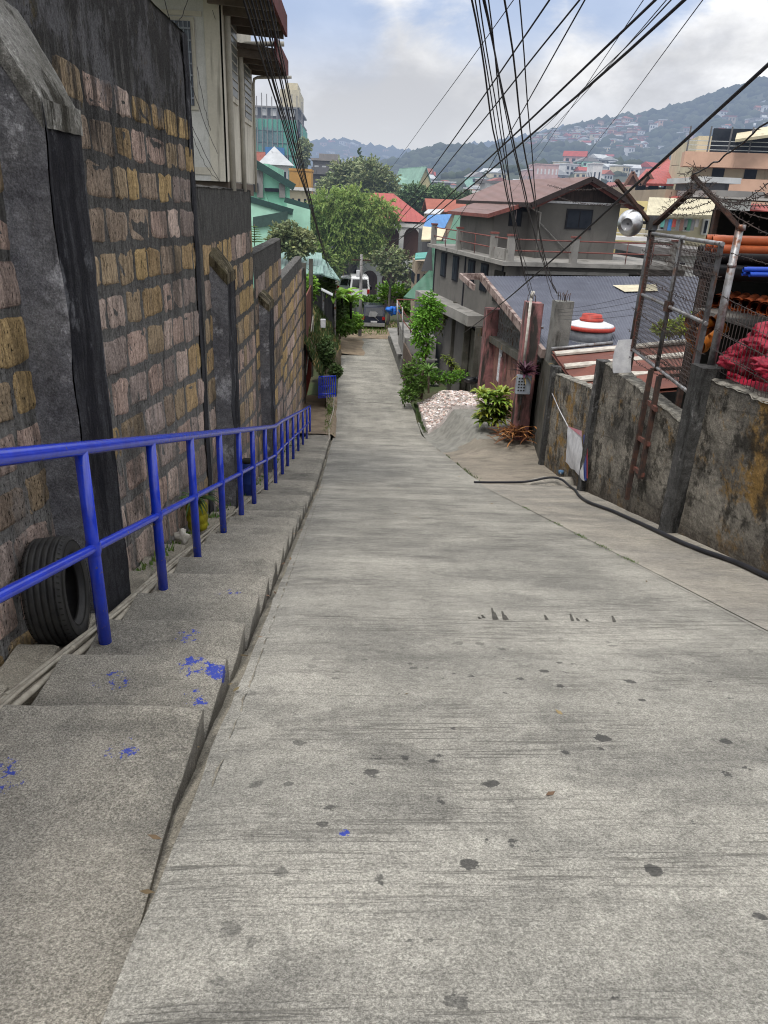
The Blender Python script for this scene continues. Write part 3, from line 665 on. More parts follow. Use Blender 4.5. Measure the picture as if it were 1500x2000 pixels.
# ladder
lad = thing('ladder', 'short rusty iron ladder leaning on the middle stretch of the right wall', 'ladder', (5.0, 12, zr(12)))
A1, B1 = onx(1268, 715, 0) , 0
W = lambda px, py, off=.0: hit(px, py, (1, -.112, 0), 3.75-off)
for (a, b) in (((1272, 722), (1224, 975)), ((1288, 735), (1250, 935))):
    mb = MB(); mb.bar(W(*a, .10), W(*b, .16), .075, .06); mb.build('side_rail', m_rust, lad)
for (a, b) in (((1266, 785), (1282, 800)), ((1248, 855), (1268, 868)), ((1240, 915), (1256, 928))):
    mb = MB(); mb.bar(W(*a, .13), W(*b, .13), .05, .07); mb.build('rung', m_rustred, lad)
for a, b in (((1272, 722), (1298, 716)), ((1288, 735), (1330, 732))):
    mb = MB(); p = W(*a, .10); mb.bar(p, p+Vector((.75, .05, .05)), .05, .05); mb.build('hooked_arm', m_rust, lad)
# ------------------------------------------------------------------ security fence on the wall
fen = thing('security_fence', 'wire netting fence with steel posts and barbed wire on top of the right wall', 'fence', (5.1, 11.7, -.4))
yL, yR = 13.8, 9.72
def fpost(y, z0, z1, w, m=m_angle, dx=.06, nm='post'):
    mb = MB(); x = wx(y)+dx; mb.bar((x, y, z0), (x, y, z1), w, .02); mb.bar((x-w/2, y, z0), (x-w/2, y+.001, z1), .02, w); mb.build(nm, m, fen)
mb = MB(); mb.tube([(wx(yL)+.06, yL, -1.25), (wx(yL)+.06, yL, 1.42)], .066, 10); mb.build('post', m_angle, fen)
mb = MB(); mb.tube([(wx(yR)+.06, yR, -.45), (wx(yR)+.05, yR, 1.45)], .05, 12); mb.build('post', m_galv, fen)
mb = MB(); mb.tube([(wx(yR)+.06, yR, 1.42), (wx(yR)+.06, yR, 1.49)], .06, 12); mb.tube([(wx(yR)+.05, yR, .98), (wx(yR)+.05, yR, 1.02)], .057, 12); mb.build('post_collar', m_galv, fen)
fr = lambda y, z: (wx(y)-.02, y, z)
for y, nm in ((13.45, 'frame_upright'), (10.05, 'frame_upright')):
    mb = MB(); mb.bar(fr(y, -.80), fr(y, 1.26), .06, .05); mb.build(nm, m_rustred if y > 12 else m_angle, fen)
mb = MB(); mb.tube([fr(11.8, -.8), fr(11.78, 1.25)], .038, 8); mb.build('frame_upright', m_angle, fen)
for z, m_ in ((1.24, m_galv), (.22, m_galv), (-.76, m_galv)):
    mb = MB(); mb.tube([fr(13.5, z), fr(10.0, z)], .030, 10); mb.build('frame_rail', m_, fen)
mb = MB(); mb.bar(fr(10.1, -.72), fr(10.12, .2), .07, .06); mb.build('rust_patch_bracket', m_rustred, fen)
mb = MB(); mb.box(wx(11.8)-.07, wx(11.8)+.03, 11.72, 11.86, .14, .30); mb.build('bracket', m_rust, fen)
def netting(y0, y1, z0f, z1f, x_off, sy, sz, nm):
    mb = MB(); y = y0
    while y < y1:
        x = wx(y)+x_off; mb.tube([(x, y, z0f(y)), (x, y, z1f(y))], .0050, 3, False); y += sy
    z = min(z0f(y0), z0f(y1))
    while z < max(z1f(y0), z1f(y1)):
        mb.tube([(wx(y0)+x_off, y0, z), (wx((y0+y1)/2)+x_off+.01, (y0+y1)/2, z-.01), (wx(y1)+x_off, y1, z)], .0042, 3, False); z += sz
    mb.build(nm, m_mesh, fen)
netting(10.05, 13.5, lambda y: -.75, lambda y: 1.2, -.03, .062, .062, 'wire_netting')
netting(3.0, 9.7, lambda y: -.3+.0*y, lambda y: .55, .07, .11, .22, 'wire_netting')
def barbed(P, sag=.05, nm='barbed_wire', seed=0):
    mb = MB(); a, b = Vector(P[0]), Vector(P[1]); L = (b-a).length; n = max(6, int(L/.12)); Q = []
    for k in range(n+1):
        t = k/n; Q.append(a.lerp(b, t) + Vector((.012*N(k*.7, seed), .0, -sag*4*t*(1-t) + .014*N(k*.9, seed+5))))
    mb.tube(Q, .0052, 4, False)
    for k in range(1, n):
        if k % 1 == 0:
            q = Q[k]; d = Vector((R(-1, 1), R(-.3, .3), R(-1, 1))).normalized()*.032; mb.tube([q-d, q+d], .0042, 3, False)
    mb.build(nm, m_wire, fen)
for k, z in enumerate((-.55, -.15, .45, .85, 1.1)):
    barbed([(wx(yL)-.08, yL, z+.1), (wx(yR)-.05, yR, z)], R(.02, .08), seed=k*3)
for k, z in enumerate((-.5, -.3)):
    barbed([(wx(yL)-.05, yL, z-.4), (wx(yR)-.02, yR, z-.1)], .1, seed=k*3+40)
for k, (z, zz) in enumerate(((1.15, 1.1), (.62, .5), (.2, .25), (-.05, .0))):
    barbed([(wx(yR), yR, z), (wx(2.5), 2.5, zz+.1)], .1, seed=k*5+11)
# outriggers carrying barbed wire
fy = lambda px, py, y: at(px, py, y)
LB, LA, LR = Vector((wx(yL)+.06, yL, 1.4)), at(1204, 352, 13.6), at(1352, 372, 12.4)
RB, RA, RR = Vector((wx(yR)+.05, yR, 1.5)), at(1352, 342, 9.9), at(1505, 385, 9.4)
for (a, b, w) in ((LB, LA, .09), (LB, LR, .10), (RB, RA, .085)):
    mb = MB(); mb.bar(a-Vector((0, 0, .05)), b, w, .05); mb.build('outrigger', m_rust, fen)
for k in range(5):
    t = .35+.16*k
    barbed([LB.lerp(LR, t), RB.lerp(RA, t)], .06, seed=90+k)
    barbed([RB.lerp(RA, t), at(1560, 300+45*k, 6.5)], .10, seed=70+k)
for k in range(2): barbed([LB.lerp(LA, .5+.4*k), LB.lerp(LA, .5+.4*k)+Vector((.2, 6, .1))], .1, seed=120+k)
# tangle of vines and barbs on the right outrigger
mb = MB()
for k in range(60):
    t = R(.25, 1.05); p = LB.lerp(LR, t) + Vector((R(-.1, .1), R(-.1, .1), R(-.05, .12))); d = Vector((R(-1, 1), R(-1, 1), R(-.6, 1)))*R(.05, .16)
    mb.tube([p, p+d*.5+Vector((R(-.03, .03), 0, R(-.03, .03))), p+d], .004, 3, False)
    p = RB.lerp(RA, R(.7, 1.1)) + Vector((R(-.1, .1), R(-.1, .1), R(-.05, .08))); mb.tube([p, p+d*.8], .004, 3, False)
mb.build('dry_vine', m_wire, fen)
# lamp
lc = at(1231, 436, 13.75)
lamp = thing('street_lamp', 'round aluminium reflector lamp fixed to the left fence post', 'lamp', lc)
ax = Vector((-.62, -.75, -.12)).normalized()
q = ax.to_track_quat('Z', 'Y').to_matrix().to_4x4(); M = Matrix.Translation(lc) @ q
mb = MB(); mb.lathe([(.10, .155), (.115, .15), (.20, .075), (.225, .02), (.228, 0), (.222, -.02), (.19, -.05), (.10, -.075)], n=32, M=M, cap=False); mb.build('reflector', m_alu, lamp)
mb = MB(); mb.lathe([(.015, .11), (.085, .125), (.10, .16), (.104, .163)], n=28, M=M, cap=False); mb.build('lens', mat('frosted_lens', (.30, .31, .33), (.2, .2, .22), rough=.2, bump=0), lamp)
mb = MB(); mb.lathe([(.02, -.22), (.07, -.215), (.085, -.19), (.085, -.06), (.10, -.05)], n=18, M=M); mb.build('housing', m_white, lamp)
mb = MB(); mb.tube([lc - ax*.16, Vector((wx(yL)+.05, yL, lc.z+.02))], .028, 8); mb.box(wx(yL)-.06, wx(yL)+.10, yL-.12, yL+.02, lc.z-.10, lc.z+.14); mb.build('bracket', m_angle, lamp)
# white drum skin hanging on the fence foot
mb = MB(); c0 = at(1222, 695, 13.55)
mb.grid(lambda u, v: Vector((c0.x-.16+.30*u-.05*math.sin(v*3), c0.y-.02+.05*math.cos(u*3), c0.z+.28-.62*v+.05*u)) , 6, 8)
mb.grid(lambda u, v: Vector((c0.x-.15+.28*u-.05*math.sin(v*3), c0.y+.05+.05*math.cos(u*3), c0.z+.27-.60*v+.05*u)) , 6, 8)
tag(mb.build('plastic_panel', m_white), 'curved white plastic panel tucked at the foot of the left fence post', 'panel')
# hanging sack and its string
s0, s1 = W(1077, 765, .04), W(1112, 838, .10)
mb = MB(); mb.tube([s0, s0.lerp(s1, .5)+Vector((-.01, 0, -.02)), s1], .012, 6); mb.blob(s0, (.07, .09, .12), 10, 8, .5)
tag(mb.build('rope', m_white), 'white rag rope tied to the top of the far wall, holding the sack', 'rope')
c = W(1122, 838, .12); wv = (W(1140, 850, .12)-W(1108, 838, .12)); hv = W(1122, 925, .12)-c
sack = thing('sack', 'torn white sack hanging by a rope on the far stretch of the right wall', 'sack', c)
mb = MB(); mb.grid(lambda u, v: c - wv*.5*(.85+.3*v) + wv*(.85+.3*v)*u + hv*v*(.86+.16*u+.05*N(u*5, 2)) + Vector((-.03*N(u*3, v*3, 4)-.05*math.sin(v*3)*math.sin(u*3), 0, .02*N(u*4, v*4))), 14, 18)
mb.build('sack_body', m_white, sack)
mb = MB(); e = c + wv*.52
mb.grid(lambda u, v: e + wv*.14*u + hv*(.05+v*.95) + Vector((.02*u, .05*u, 0)), 3, 12); mb.build('side_stripe', m_bluep, sack)
mb = MB(); mb.grid(lambda u, v: e + wv*(.13+.06*u) + hv*(.1+v*.85) + Vector((.03, .06, 0)), 2, 12); mb.build('side_stripe', mat('red_print', (.4, .05, .06), (.3, .04, .05)), sack)
mb = MB(); mb.grid(lambda u, v: c - wv*.42 + wv*.9*u + hv*(.0+.13*v*u) + Vector((-.03, -.02, .03)), 8, 3); mb.build('torn_hem', mat('pink_print', (.6, .2, .25), (.5, .3, .35)), sack)
# water tap on the wall
c = W(1096, 922, .05); tp = thing('water_meter', 'small blue water meter on a pipe at the foot of the far wall', 'water meter', c)
mb = MB(); mb.lathe([(.03, -.05), (.075, -.045), (.075, .03), (.06, .045), (.02, .05)], c, 14); mb.build('meter_body', mat('meter_blue', (.08, .17, .30), (.05, .1, .2)), tp)
mb = MB(); mb.tube([c+Vector((0, 0, -.4)), c], .015, 6); mb.tube([c+Vector((-.05, -.16, 0)), c+Vector((.02, .16, 0))], .016, 6); mb.build('pipe', m_galv, tp)
# ------------------------------------------------------------------ foliage helpers
def leaves(mb, blobs, n, size, flat=.5, col=(1, 1, 1), droop=0., gap=.35, asp=2.2, spray=9):
    tot = sum(b[3]*b[4]*b[5] for b in blobs)
    for bi, (bx, by, bz, rx, ry, rz_) in enumerate(blobs):
        k = int(n*rx*ry*rz_/tot/spray); sh = R(.85, 1.15); rm = (rx*ry*rz_)**(1/3)
        for _ in range(k):
            d = Vector((random.gauss(0, 1), random.gauss(0, 1), random.gauss(0, 1))).normalized(); q = random.random()**.42*R(.8, 1.12)
            p = Vector((bx+d.x*rx*q, by+d.y*ry*q, bz+d.z*rz_*q)); nz_ = N(p.x*2.2/rm, p.y*2.2/rm, p.z*2.2/rm+bi)
            if nz_ < -gap: continue
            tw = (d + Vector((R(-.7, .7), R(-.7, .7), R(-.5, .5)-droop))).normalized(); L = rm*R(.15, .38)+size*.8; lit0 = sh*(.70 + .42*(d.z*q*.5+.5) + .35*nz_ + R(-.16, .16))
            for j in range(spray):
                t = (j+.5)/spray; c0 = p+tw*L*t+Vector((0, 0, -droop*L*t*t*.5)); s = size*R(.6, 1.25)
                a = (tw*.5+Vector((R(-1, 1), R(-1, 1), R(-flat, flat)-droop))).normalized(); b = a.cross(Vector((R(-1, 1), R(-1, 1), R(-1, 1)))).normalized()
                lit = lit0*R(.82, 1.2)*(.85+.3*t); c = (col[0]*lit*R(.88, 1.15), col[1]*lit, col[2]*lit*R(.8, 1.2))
                h = a*s*.5; w = b*s*.5/asp; i = mb.pts([c0-h, c0+w, c0+h, c0-w], c); mb.face((i, i+1, i+2, i+3))
def limb(mb, a, b, r0, r1, bend=.1, n=6, k=4):
    a, b = Vector(a), Vector(b); L = (b-a).length; s = R(0, 50); P = []
    for i in range(k+1): t = i/k; P.append(a.lerp(b, t)+Vector((N(t*2, s), N(t*2, s+9), N(t*2, s+20)*.3))*bend*L*math.sin(math.pi*t))
    mb.tube(P, [r0+(r1-r0)*i/k for i in range(k+1)], n)
def tree(name, label, cat, base, blobs, n, size, lmat, trunk=.2, top=None, group=None, stems=5, col=(1, 1, 1), droop=0, gap=.35, tm=None, asp=2.2, flat=.5):
    t = thing(name, label, cat, base, group); base = Vector(base)
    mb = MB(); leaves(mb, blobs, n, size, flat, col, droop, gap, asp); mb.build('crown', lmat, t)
    mb = MB(); zt = top if top is not None else min(b[2] for b in blobs); cx = sum(b[0] for b in blobs)/len(blobs); cy = sum(b[1] for b in blobs)/len(blobs)
    fork = Vector((base.x*.6+cx*.4, base.y*.6+cy*.4, base.z+(zt-base.z)*.75)); limb(mb, base, fork, trunk, trunk*.7, .06, 8)
    for b in random.sample(blobs, min(stems, len(blobs))): limb(mb, fork, (b[0], b[1], b[2]+b[5]*.2), trunk*.5, trunk*.12, .1, 5)
    mb.build('trunk', tm or m_bark, t); return t
def pxblobs(spec, Y, depth=1.):                            # (px, py, rx_px, ry_px, dY)
    out = []
    for (px, py, rx, ry, *q) in spec:
        y = Y + (q[0] if q else 0); p = at(px, py, y); k = y/FPX; out.append((p.x, p.y, p.z, rx*k, rx*k*depth, ry*k))
    return out
# ------------------------------------------------------------------ sand, rubble, plants in front of the gate
m_sand = mat('grey_sand', (.27, .265, .24), (.19, .187, .17), sc=3, bump=1, bs=22, grain=.6)
def sandz(x, y):
    g = slabz(min(x, 6.5), y); h = .16*math.exp(-((x-4.8)**2/2+(y-29.5)**2/7)) + .35*math.exp(-((x-5.6)**2/.8+(y-27.6)**2/3))
    e = min(1, max(0, (x-3.35)/.7)); return g + (h + .14*N(x*1.2, y*.9, 3) + .09*N(x*3.0, y*2.4, 6) + .04*N(x*8, y*7, 6))*e + .02
mb = MB(); mb.grid(lambda u, v: Vector((3.36+u*3.2, 24.6+v*9.4, sandz(3.36+u*3.2, 24.6+v*9.4) - (.15 if v in (0, 1) else 0))), 40, 80)
tag(mb.build('sand_pile', m_sand, origin=(4.9, 29, -6.8)), 'heap of grey sand spread beside the road in front of the rubble', 'sand', kind='stuff')
m_rub = mat('broken_plaster', (.62, .58, .56), (.42, .38, .36), sc=2.5, bump=.9, bs=9, grain=.6, attr=True)
mb = MB()
rb0 = lambda x, y: slabz(min(x, 6.5), y) + .40*math.exp(-((x-5.0)**2/3.2+(y-34)**2/6)) + .12
mb.grid(lambda u, v: (Vector((3.5+u*3.1, 31.2+v*6, rb0(3.5+u*3.1, 31.2+v*6)+.09*N(u*7, v*9, 1)+.06*N(u*22, v*24, 3)-(.4 if (u in (0, 1) or v in (0, 1)) else 0))), (.8, .78, .78)), 34, 44, sm=False)
for k in range(1700):
    x, y = 3.6+2.9*random.random(), 31.4+5.6*random.random(); z = rb0(x, y)+.09*N((x-3.5)/3.1*7, (y-31.2)/6*9, 1)+.02
    s = R(.02, .085); c = random.choice(((1.45, 1.4, 1.35), (1.6, 1.62, 1.7), (1.3, 1.15, 1.1), (.7, .68, .66), (1.1, .85, .8), (1.5, 1.5, 1.5)))
    Mx = Matrix.Translation((x, y, z)) @ Matrix.Rotation(R(0, 6), 4, 'Z') @ Matrix.Rotation(R(-.7, .7), 4, 'X'); mb.box(-s, s, -s*.6, s*.6, -s*.25, s*.3, c, M=Mx)
tag(mb.build('rubble_heap', m_rub, origin=(5, 34, -7)), 'heap of pink and white broken rubble beside the road', 'rubble', kind='stuff')
p = at(922, 742, 35); mb = MB(); mb.blob(p, (.36, .3, .14), 12, 8, .4); mb.blob(p+Vector((.25, 0, .03)), (.2, .2, .13), 10, 6, .5, seed=4)
tag(mb.build('rubbish_bag', mat('black_plastic_bag', (.012, .013, .016), rough=.3, bump=.6, bs=8)), 'shiny black plastic bag lying on top of the rubble', 'bag')
# croton / dracaena bush, dry leaves
bc = at(962, 806, 25.6)
t = thing('dracaena_bush', 'broad-leaved green and yellow shrub growing at the foot of the corrugated gate', 'shrub', (bc.x, bc.y, bc.z-.35))
mb = MB()
for k in range(34):
    c = Vector((bc.x+R(-.48, .48), bc.y+R(-.4, .4), bc.z+R(-.35, .7)*(1 if k > 4 else .4)))
    up = .6 if c.z > bc.z+.4 else .3; g = .8 if c.z < bc.z+.3 else 1.25
    rosette(mb, c, 13, .50, .115, 1.1, (up*.3, up*3), (g*R(.9, 1.5), g, g*.9), .3)
mb.build('leaves', mat('croton_leaf', (.22, .32, .05), (.10, .19, .04), sc=5, rough=.45, bump=0, attr=True, trans=.2, spec=.4), t)
mb = MB()
for k in range(8): limb(mb, (bc.x+R(-.15, .15), bc.y+R(-.1, .1), bc.z-.5), (bc.x+R(-.4, .4), bc.y+R(-.3, .3), bc.z+R(.2, .7)), .025, .012, .1, 5)
mb.build('stem', m_bark, t)
dc = at(1008, 850, 24.2); mb = MB()
for k in range(130):
    c = Vector((dc.x+random.gauss(0, .34), dc.y+random.gauss(0, .25), dc.z-.02+R(0, .28))); a = R(0, 6.28)
    blade(mb, c, (math.cos(a), math.sin(a)*.5, R(-.2, .35)), R(.35, .75), R(.035, .07), R(.2, 1.4), random.choice(((1, .8, .6), (.5, .32, .2), (1.5, 1.2, .8), (.35, .2, .16), (.8, .5, .3))), 4)
tag(mb.build('dead_leaves', mat('dry_leaf', (.26, .15, .075), (.15, .08, .045), attr=True, bump=0, grain=0, trans=.1)), 'pile of long dry brown leaves heaped by the gate pillar', 'leaf pile', kind='stuff')
# ------------------------------------------------------------------ gate, pillars, grille
m_pink = mat('flaking_pink_paint', (.33, .15, .15), (.19, .10, .10), sc=2.5, bump=.6, bs=20, grime=(.05, .045, .042), gr=(.46, .62), stretch=(4, 4, .7))
m_gatep = mat('rusty_gate_sheet', (.24, .125, .105), (.13, .075, .065), sc=2.5, bump=.4, bs=20, grime=(.06, .04, .035), gr=(.5, .64), stretch=(9, 9, .5))
m_conc = mat('grey_weathered_concrete', (.20, .20, .19), (.12, .12, .115), sc=1.6, bump=.7, bs=16, grime=(.045, .043, .04), gr=(.52, .66), stretch=(3, 3, .6), grain=.4)
m_concd = mat('dark_mossy_concrete', (.10, .095, .085), (.055, .055, .045), sc=1.5, bump=.8, bs=14, grime=(.20, .12, .04), gr=(.6, .72), stretch=(3, 3, .8), grain=.4)
def pillar(label, px0, px1, pyt, Y, zb, m=m_pink, rebar=0, group='square pillars along the gate and yard', d=None, name='gate_pillar', pyref=None):
    a, b = at(px0, pyref or (pyt+60), Y), at(px1, pyref or (pyt+60), Y); top = at((px0+px1)/2, pyt, Y).z; w = (b.x-a.x)
    t = thing(name, label, 'pillar', ((a.x+b.x)/2, Y, zb), group); mb = MB(); n = 14; cx = (a.x+b.x)/2
    mb.loft([[(cx+sx*w/2+.015*N(k*.9, sx, Y), Y+w/2+sy*w/2+.015*N(k*.8, sy, Y), zb+(top-zb)*k/n+(.03*N(sx*2, sy*2, Y) if k == n else 0)) for sx, sy in ((-1, -1), (-.8, -1), (.8, -1), (1, -.9), (1, 1), (-1, 1))] for k in range(n+1)])
    mb.build('shaft', m, t)
    for k in range(rebar):
        mb = MB(); x = cx+R(-.35, .35)*w; y = Y+w*R(.15, .85); mb.tube([(x, y, top-.1), (x+R(-.02, .02), y, top+R(.12, .2)), (x+R(-.06, .06), y+R(-.05, .05), top+R(.22, .36))], .012, 5); mb.build('rebar', m_rust, t)
    return t
pillar('left pink flaking pillar at the far end of the corrugated gate', 946, 976, 605, 33.6, -8.2)
p_ = pillar('right pink flaking pillar of the corrugated gate carrying the service mast', 1024, 1056, 592, 24.6, -6.6, rebar=4)
pillar('grey concrete pillar stub with bent rebar beside the water tank', 1080, 1114, 590, 23.4, -7.5, m_conc, rebar=8)
pillar('narrow pink door post in the middle of the corrugated gate', 974, 986, 700, 31, -8.0)
mb = MB(); a = at(1036, 580, 24.5); mb.tube([(a.x, a.y-.12, -3.6), (a.x, a.y-.12, a.z+.05)], .045, 8); mb.tube([(a.x, a.y-.12, a.z), (a.x+.05, a.y-.12, a.z+.2)], .06, 8)
tag(mb.build('service_mast', mat('white_conduit', (.6, .58, .54), (.42, .40, .36), sc=8)), 'white conduit service mast strapped to the right pink pillar', 'mast')
def gx(y): return 6.45 + (y-25)*.02
gate = thing('corrugated_gate', 'rust-pink corrugated sheet gate between the two pink pillars', 'gate', (gx(29), 29, -6.9))
mb = MB(); y = 25.2; k = 0; L = []
while y < 33.4: L.append((gx(y)+(.035 if k % 4 in (1, 2) else 0), y)); y += .07; k += 1
gb = lambda y: slabz(6.5, y)-.3
gt = lambda y: at(1046, 722, 25.2).z + (y-25.2)/8.4*(at(972, 668, 33.6).z - at(1046, 722, 25.2).z)
i0 = mb.pts([(x, y, gb(y)) for x, y in L] + [(x, y, gt(y)) for x, y in L]); n = len(L)
for k in range(n-1): mb.face((i0+k, i0+n+k, i0+n+k+1, i0+k+1))
mb.build('corrugated_sheet', m_gatep, gate)
for y in (27.6, 30.2): mb = MB(); mb.bar((gx(y)-.04, y, gb(y)), (gx(y)-.04, y, gt(y)), .06, .05); mb.build('upright', m_pink, gate)
mb = MB(); mb.box(gx(31.6)-.05, gx(31.6)-.03, 31.3, 31.9, gt(31.6)-1.5, gt(31.6)-.1)
for k in range(7):
    for j in range(3): mb.box(gx(31.6)-.07, gx(31.6)-.05, 31.34+j*.19, 31.40+j*.19, gt(31.6)-1.45+k*.2, gt(31.6)-1.33+k*.2)
mb.build('lattice_panel', m_white, gate)
mb = MB(); mb.hexa([(gx(25)-.10, 25.0, gt(25.2)), (gx(25)+.22, 25.0, gt(25.2)), (gx(25)+.22, 33.6, gt(33.5)), (gx(25)-.10, 33.6, gt(33.5)), (gx(25)-.10, 25.0, gt(25.2)+.26), (gx(25)+.22, 25.0, gt(25.2)+.26), (gx(25)+.22, 33.6, gt(33.5)+.26), (gx(25)-.10, 33.6, gt(33.5)+.26)])
tag(mb.build('lintel_beam', m_concd), 'mossy sloping concrete beam running over the corrugated gate', 'beam')
gr = thing('iron_grille', 'upright iron bars filling the gap under the blue roof', 'grille', (gx(29)+.1, 29, gt(29)+.3))
for k in range(44):
    y = 25.3+k*.19; zt = at(1025, 640, 25).z + (y-25)/8.6*(at(968, 598, 33.6).z-at(1025, 640, 25).z)
    mb = MB(); mb.box(gx(y)+.08, gx(y)+.11, y, y+.045, gt(y)+.22, zt); mb.build('bar', m_galv, gr)
for f in (.02, .5, .98):
    mb = MB(); z0 = gt(25.2)+.25; z1 = gt(33.4)+.25; h0 = at(1025, 640, 25).z-z0; h1 = at(968, 598, 33.6).z-z1
    mb.bar((gx(25)+.13, 25.2, z0+h0*f), (gx(33)+.13, 33.5, z1+h1*f), .05, .05); mb.build('cross_rail', m_galv, gr)
# corner wall between the gate pillar and the far end of the right wall
mb = MB(); q0, q1 = (6.15, 21.6), (6.6, 25.0)
mb.grid(lambda u, v: Vector((q0[0]+(q1[0]-q0[0])*u+.02*N(u*4, v*5), q0[1]+(q1[1]-q0[1])*u, -6.6+(3.65-.15*u+.04*N(u*9, 1))*v)), 16, 24)
mb.grid(lambda u, v: Vector((q0[0]+(q1[0]-q0[0])*u+.25*v, q0[1]+(q1[1]-q0[1])*u, -6.6+3.65-.15*u+.04*N(u*9, 1)+.03*math.sin(v*3))), 16, 3)
tag(mb.build('corner_wall', m_concd), 'dark stained short wall between the pink pillar and the right-hand wall', 'wall')
# meter box on a pole with bromeliad
mc = at(1022, 750, 24.0); pb = thing('meter_box', 'grey slotted electricity meter box on a pole by the gate', 'meter box', (mc.x, mc.y, mc.z-.3))
mb = MB(); mb.bbox(mc.x-.24, mc.x+.24, mc.y-.12, mc.y+.12, mc.z-.33, mc.z+.30, .02); mb.build('case', mat('grey_box_paint', (.32, .36, .42), (.24, .27, .32), sc=5, rough=.5), pb)
mb = MB()
for a in range(3):
    for b in range(5): mb.box(mc.x-.20+a*.09, mc.x-.145+a*.09, mc.y-.125, mc.y-.121, mc.z-.22+b*.10, mc.z-.17+b*.10)
mb.build('vent_slots', m_dark, pb)
mb = MB(); mb.tube([(mc.x+.02, mc.y+.15, mc.z-1.3), (mc.x+.02, mc.y+.15, mc.z+.5)], .035, 8); mb.build('pole', m_angle, pb)
bp = thing('bromeliad', 'dark purple spiky plant growing above the grey meter box', 'plant', (mc.x, mc.y, mc.z+.3))
mb = MB(); rosette(mb, Vector((mc.x, mc.y, mc.z+.32)), 46, .62, .075, .9, (.25, 2.4), (1, 1, 1), .5)
mb.build('leaves', mat('purple_leaf', (.075, .022, .045), (.035, .014, .025), bump=0, attr=True, rough=.45, trans=.15), bp)
mb = MB(); rosette(mb, Vector((mc.x-.05, mc.y-.05, mc.z+.22)), 7, .55, .07, 1.8, (.1, .5), (1, 1, 1), .3); mb.build('faded_leaves', mat('faded_leaf', (.42, .34, .14), (.3, .2, .1), attr=True, bump=0), bp)
# ------------------------------------------------------------------ blue-roofed house
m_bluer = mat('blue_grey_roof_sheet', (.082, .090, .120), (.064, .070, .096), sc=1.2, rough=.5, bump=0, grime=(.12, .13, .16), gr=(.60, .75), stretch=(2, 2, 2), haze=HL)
m_fascia = mat('weathered_fascia', (.30, .24, .22), (.18, .13, .12), sc=3, grime=(.08, .05, .045), gr=(.5, .65), stretch=(3, 3, 3))
bh = thing('blue_roofed_house', 'low house with a long blue corrugated roof behind the iron grille', 'house', (9.5, 29, -7.8))
TLp, TRp = at(943, 539, 33.5), at(1400, 540, 33.5); BLp = at(1066, 690, 24.2); BRp = at(1440, 700, 22.6)
def corr(mb, a, b, c, d, n, amp):                          # ribs run a->d ; a,b top edge ; d,c bottom edge
    nrm = (b-a).cross(d-a).normalized()
    nrm = nrm if nrm.z > 0 else -nrm; P = []
    for k in range(n+1):
        t = k/n; h = nrm*(amp*math.sin(k*math.pi/2) if True else 0); P += [a.lerp(b, t)+h, d.lerp(c, t)+h]
    i = mb.pts(P)
    for k in range(n): mb.face((i+2*k, i+2*k+1, i+2*k+3, i+2*k+2), 0, True)
mb = MB(); corr(mb, TLp, TRp, BRp, BLp, 300, .013); rf = mb.build('roof', m_bluer, bh)
mb = MB(); s0, s1 = TLp.lerp(TRp, .55), TLp.lerp(TRp, .75); t0, t1 = BLp.lerp(BRp, .52), BLp.lerp(BRp, .72)
L0 = lambda f, g: (TLp.lerp(TRp, f)).lerp(BLp.lerp(BRp, f), g) + Vector((0, 0, .06))
mb.quad(L0(.53, .17), L0(.72, .155), L0(.72, .255), L0(.57, .27)); mb.build('skylight_sheet', mat('cream_roof_patch', (.52, .48, .36), (.42, .38, .28), haze=HL), rf)
mb = MB(); mb.bar(TLp+Vector((-.08, 0, -.02)), BLp+Vector((-.08, 0, -.02)), .14, .30); mb.bar(TLp+Vector((-1.0, 0, -.05)), TLp+Vector((.05, 0, -.02)), .14, .26); mb.build('fascia', m_fascia, bh)
mb = MB(); mb.bar(TLp+Vector((-1, 0, -.02)), (TLp.x-1+.25, 31, TLp.z-.25), .10, .22); mb.build('fascia', m_fascia, bh)
mb = MB(); mb.box(7.1, 16, 24.8, 36, -8.2, BLp.z-.25); mb.build('wall', m_conc, bh)
mb = MB(); mb.poly([(6.95, 33.3, TLp.z-.1), (6.95, 33.3, -4.5), (6.95, 24.9, -4.3), (6.95, 24.9, BLp.z-.1)]); mb.build('inner_screen', mat('dim_screen', (.13, .125, .115), (.09, .085, .08), grain=.5), bh)
# water tank
m_redp = mat('red_plastic_lid', (.42, .05, .035), (.32, .04, .03), sc=6, rough=.5)
wt = at(1153, 640, 25.5); tk = thing('water_tank', 'round steel water tank with a white cover and red lid beside the blue roof', 'water tank', (wt.x, wt.y, wt.z-.8))
k = 25.5/FPX; rr = 45*k
mb = MB(); mb.lathe([(rr*.93, -.75), (rr*.95, -.70), (rr*.95, -.42), (rr*.93, -.40), (rr*.95, -.38), (rr*.95, .0)], wt, 32); mb.build('tank_body', mat('dull_tank_steel', (.30, .32, .35), (.2, .21, .23), rough=.45, metal=.4, sc=3), tk)
mb = MB(); mb.lathe([(rr*1.02, -.05), (rr*1.04, -.03), (rr*1.04, .06), (rr*1.0, .08)], wt, 32); mb.build('rim', m_redp, tk)
mb = MB(); mb.lathe([(rr*1.0, .07), (rr*.96, .12), (rr*.62, .21), (rr*.45, .235)], wt, 32); mb.build('cover', m_white, tk)
mb = MB(); mb.lathe([(rr*.46, .22), (rr*.50, .25), (rr*.50, .31), (rr*.44, .33), (rr*.42, .44), (rr*.38, .46), (rr*.02, .48)], wt, 28); mb.build('lid', m_redp, tk)
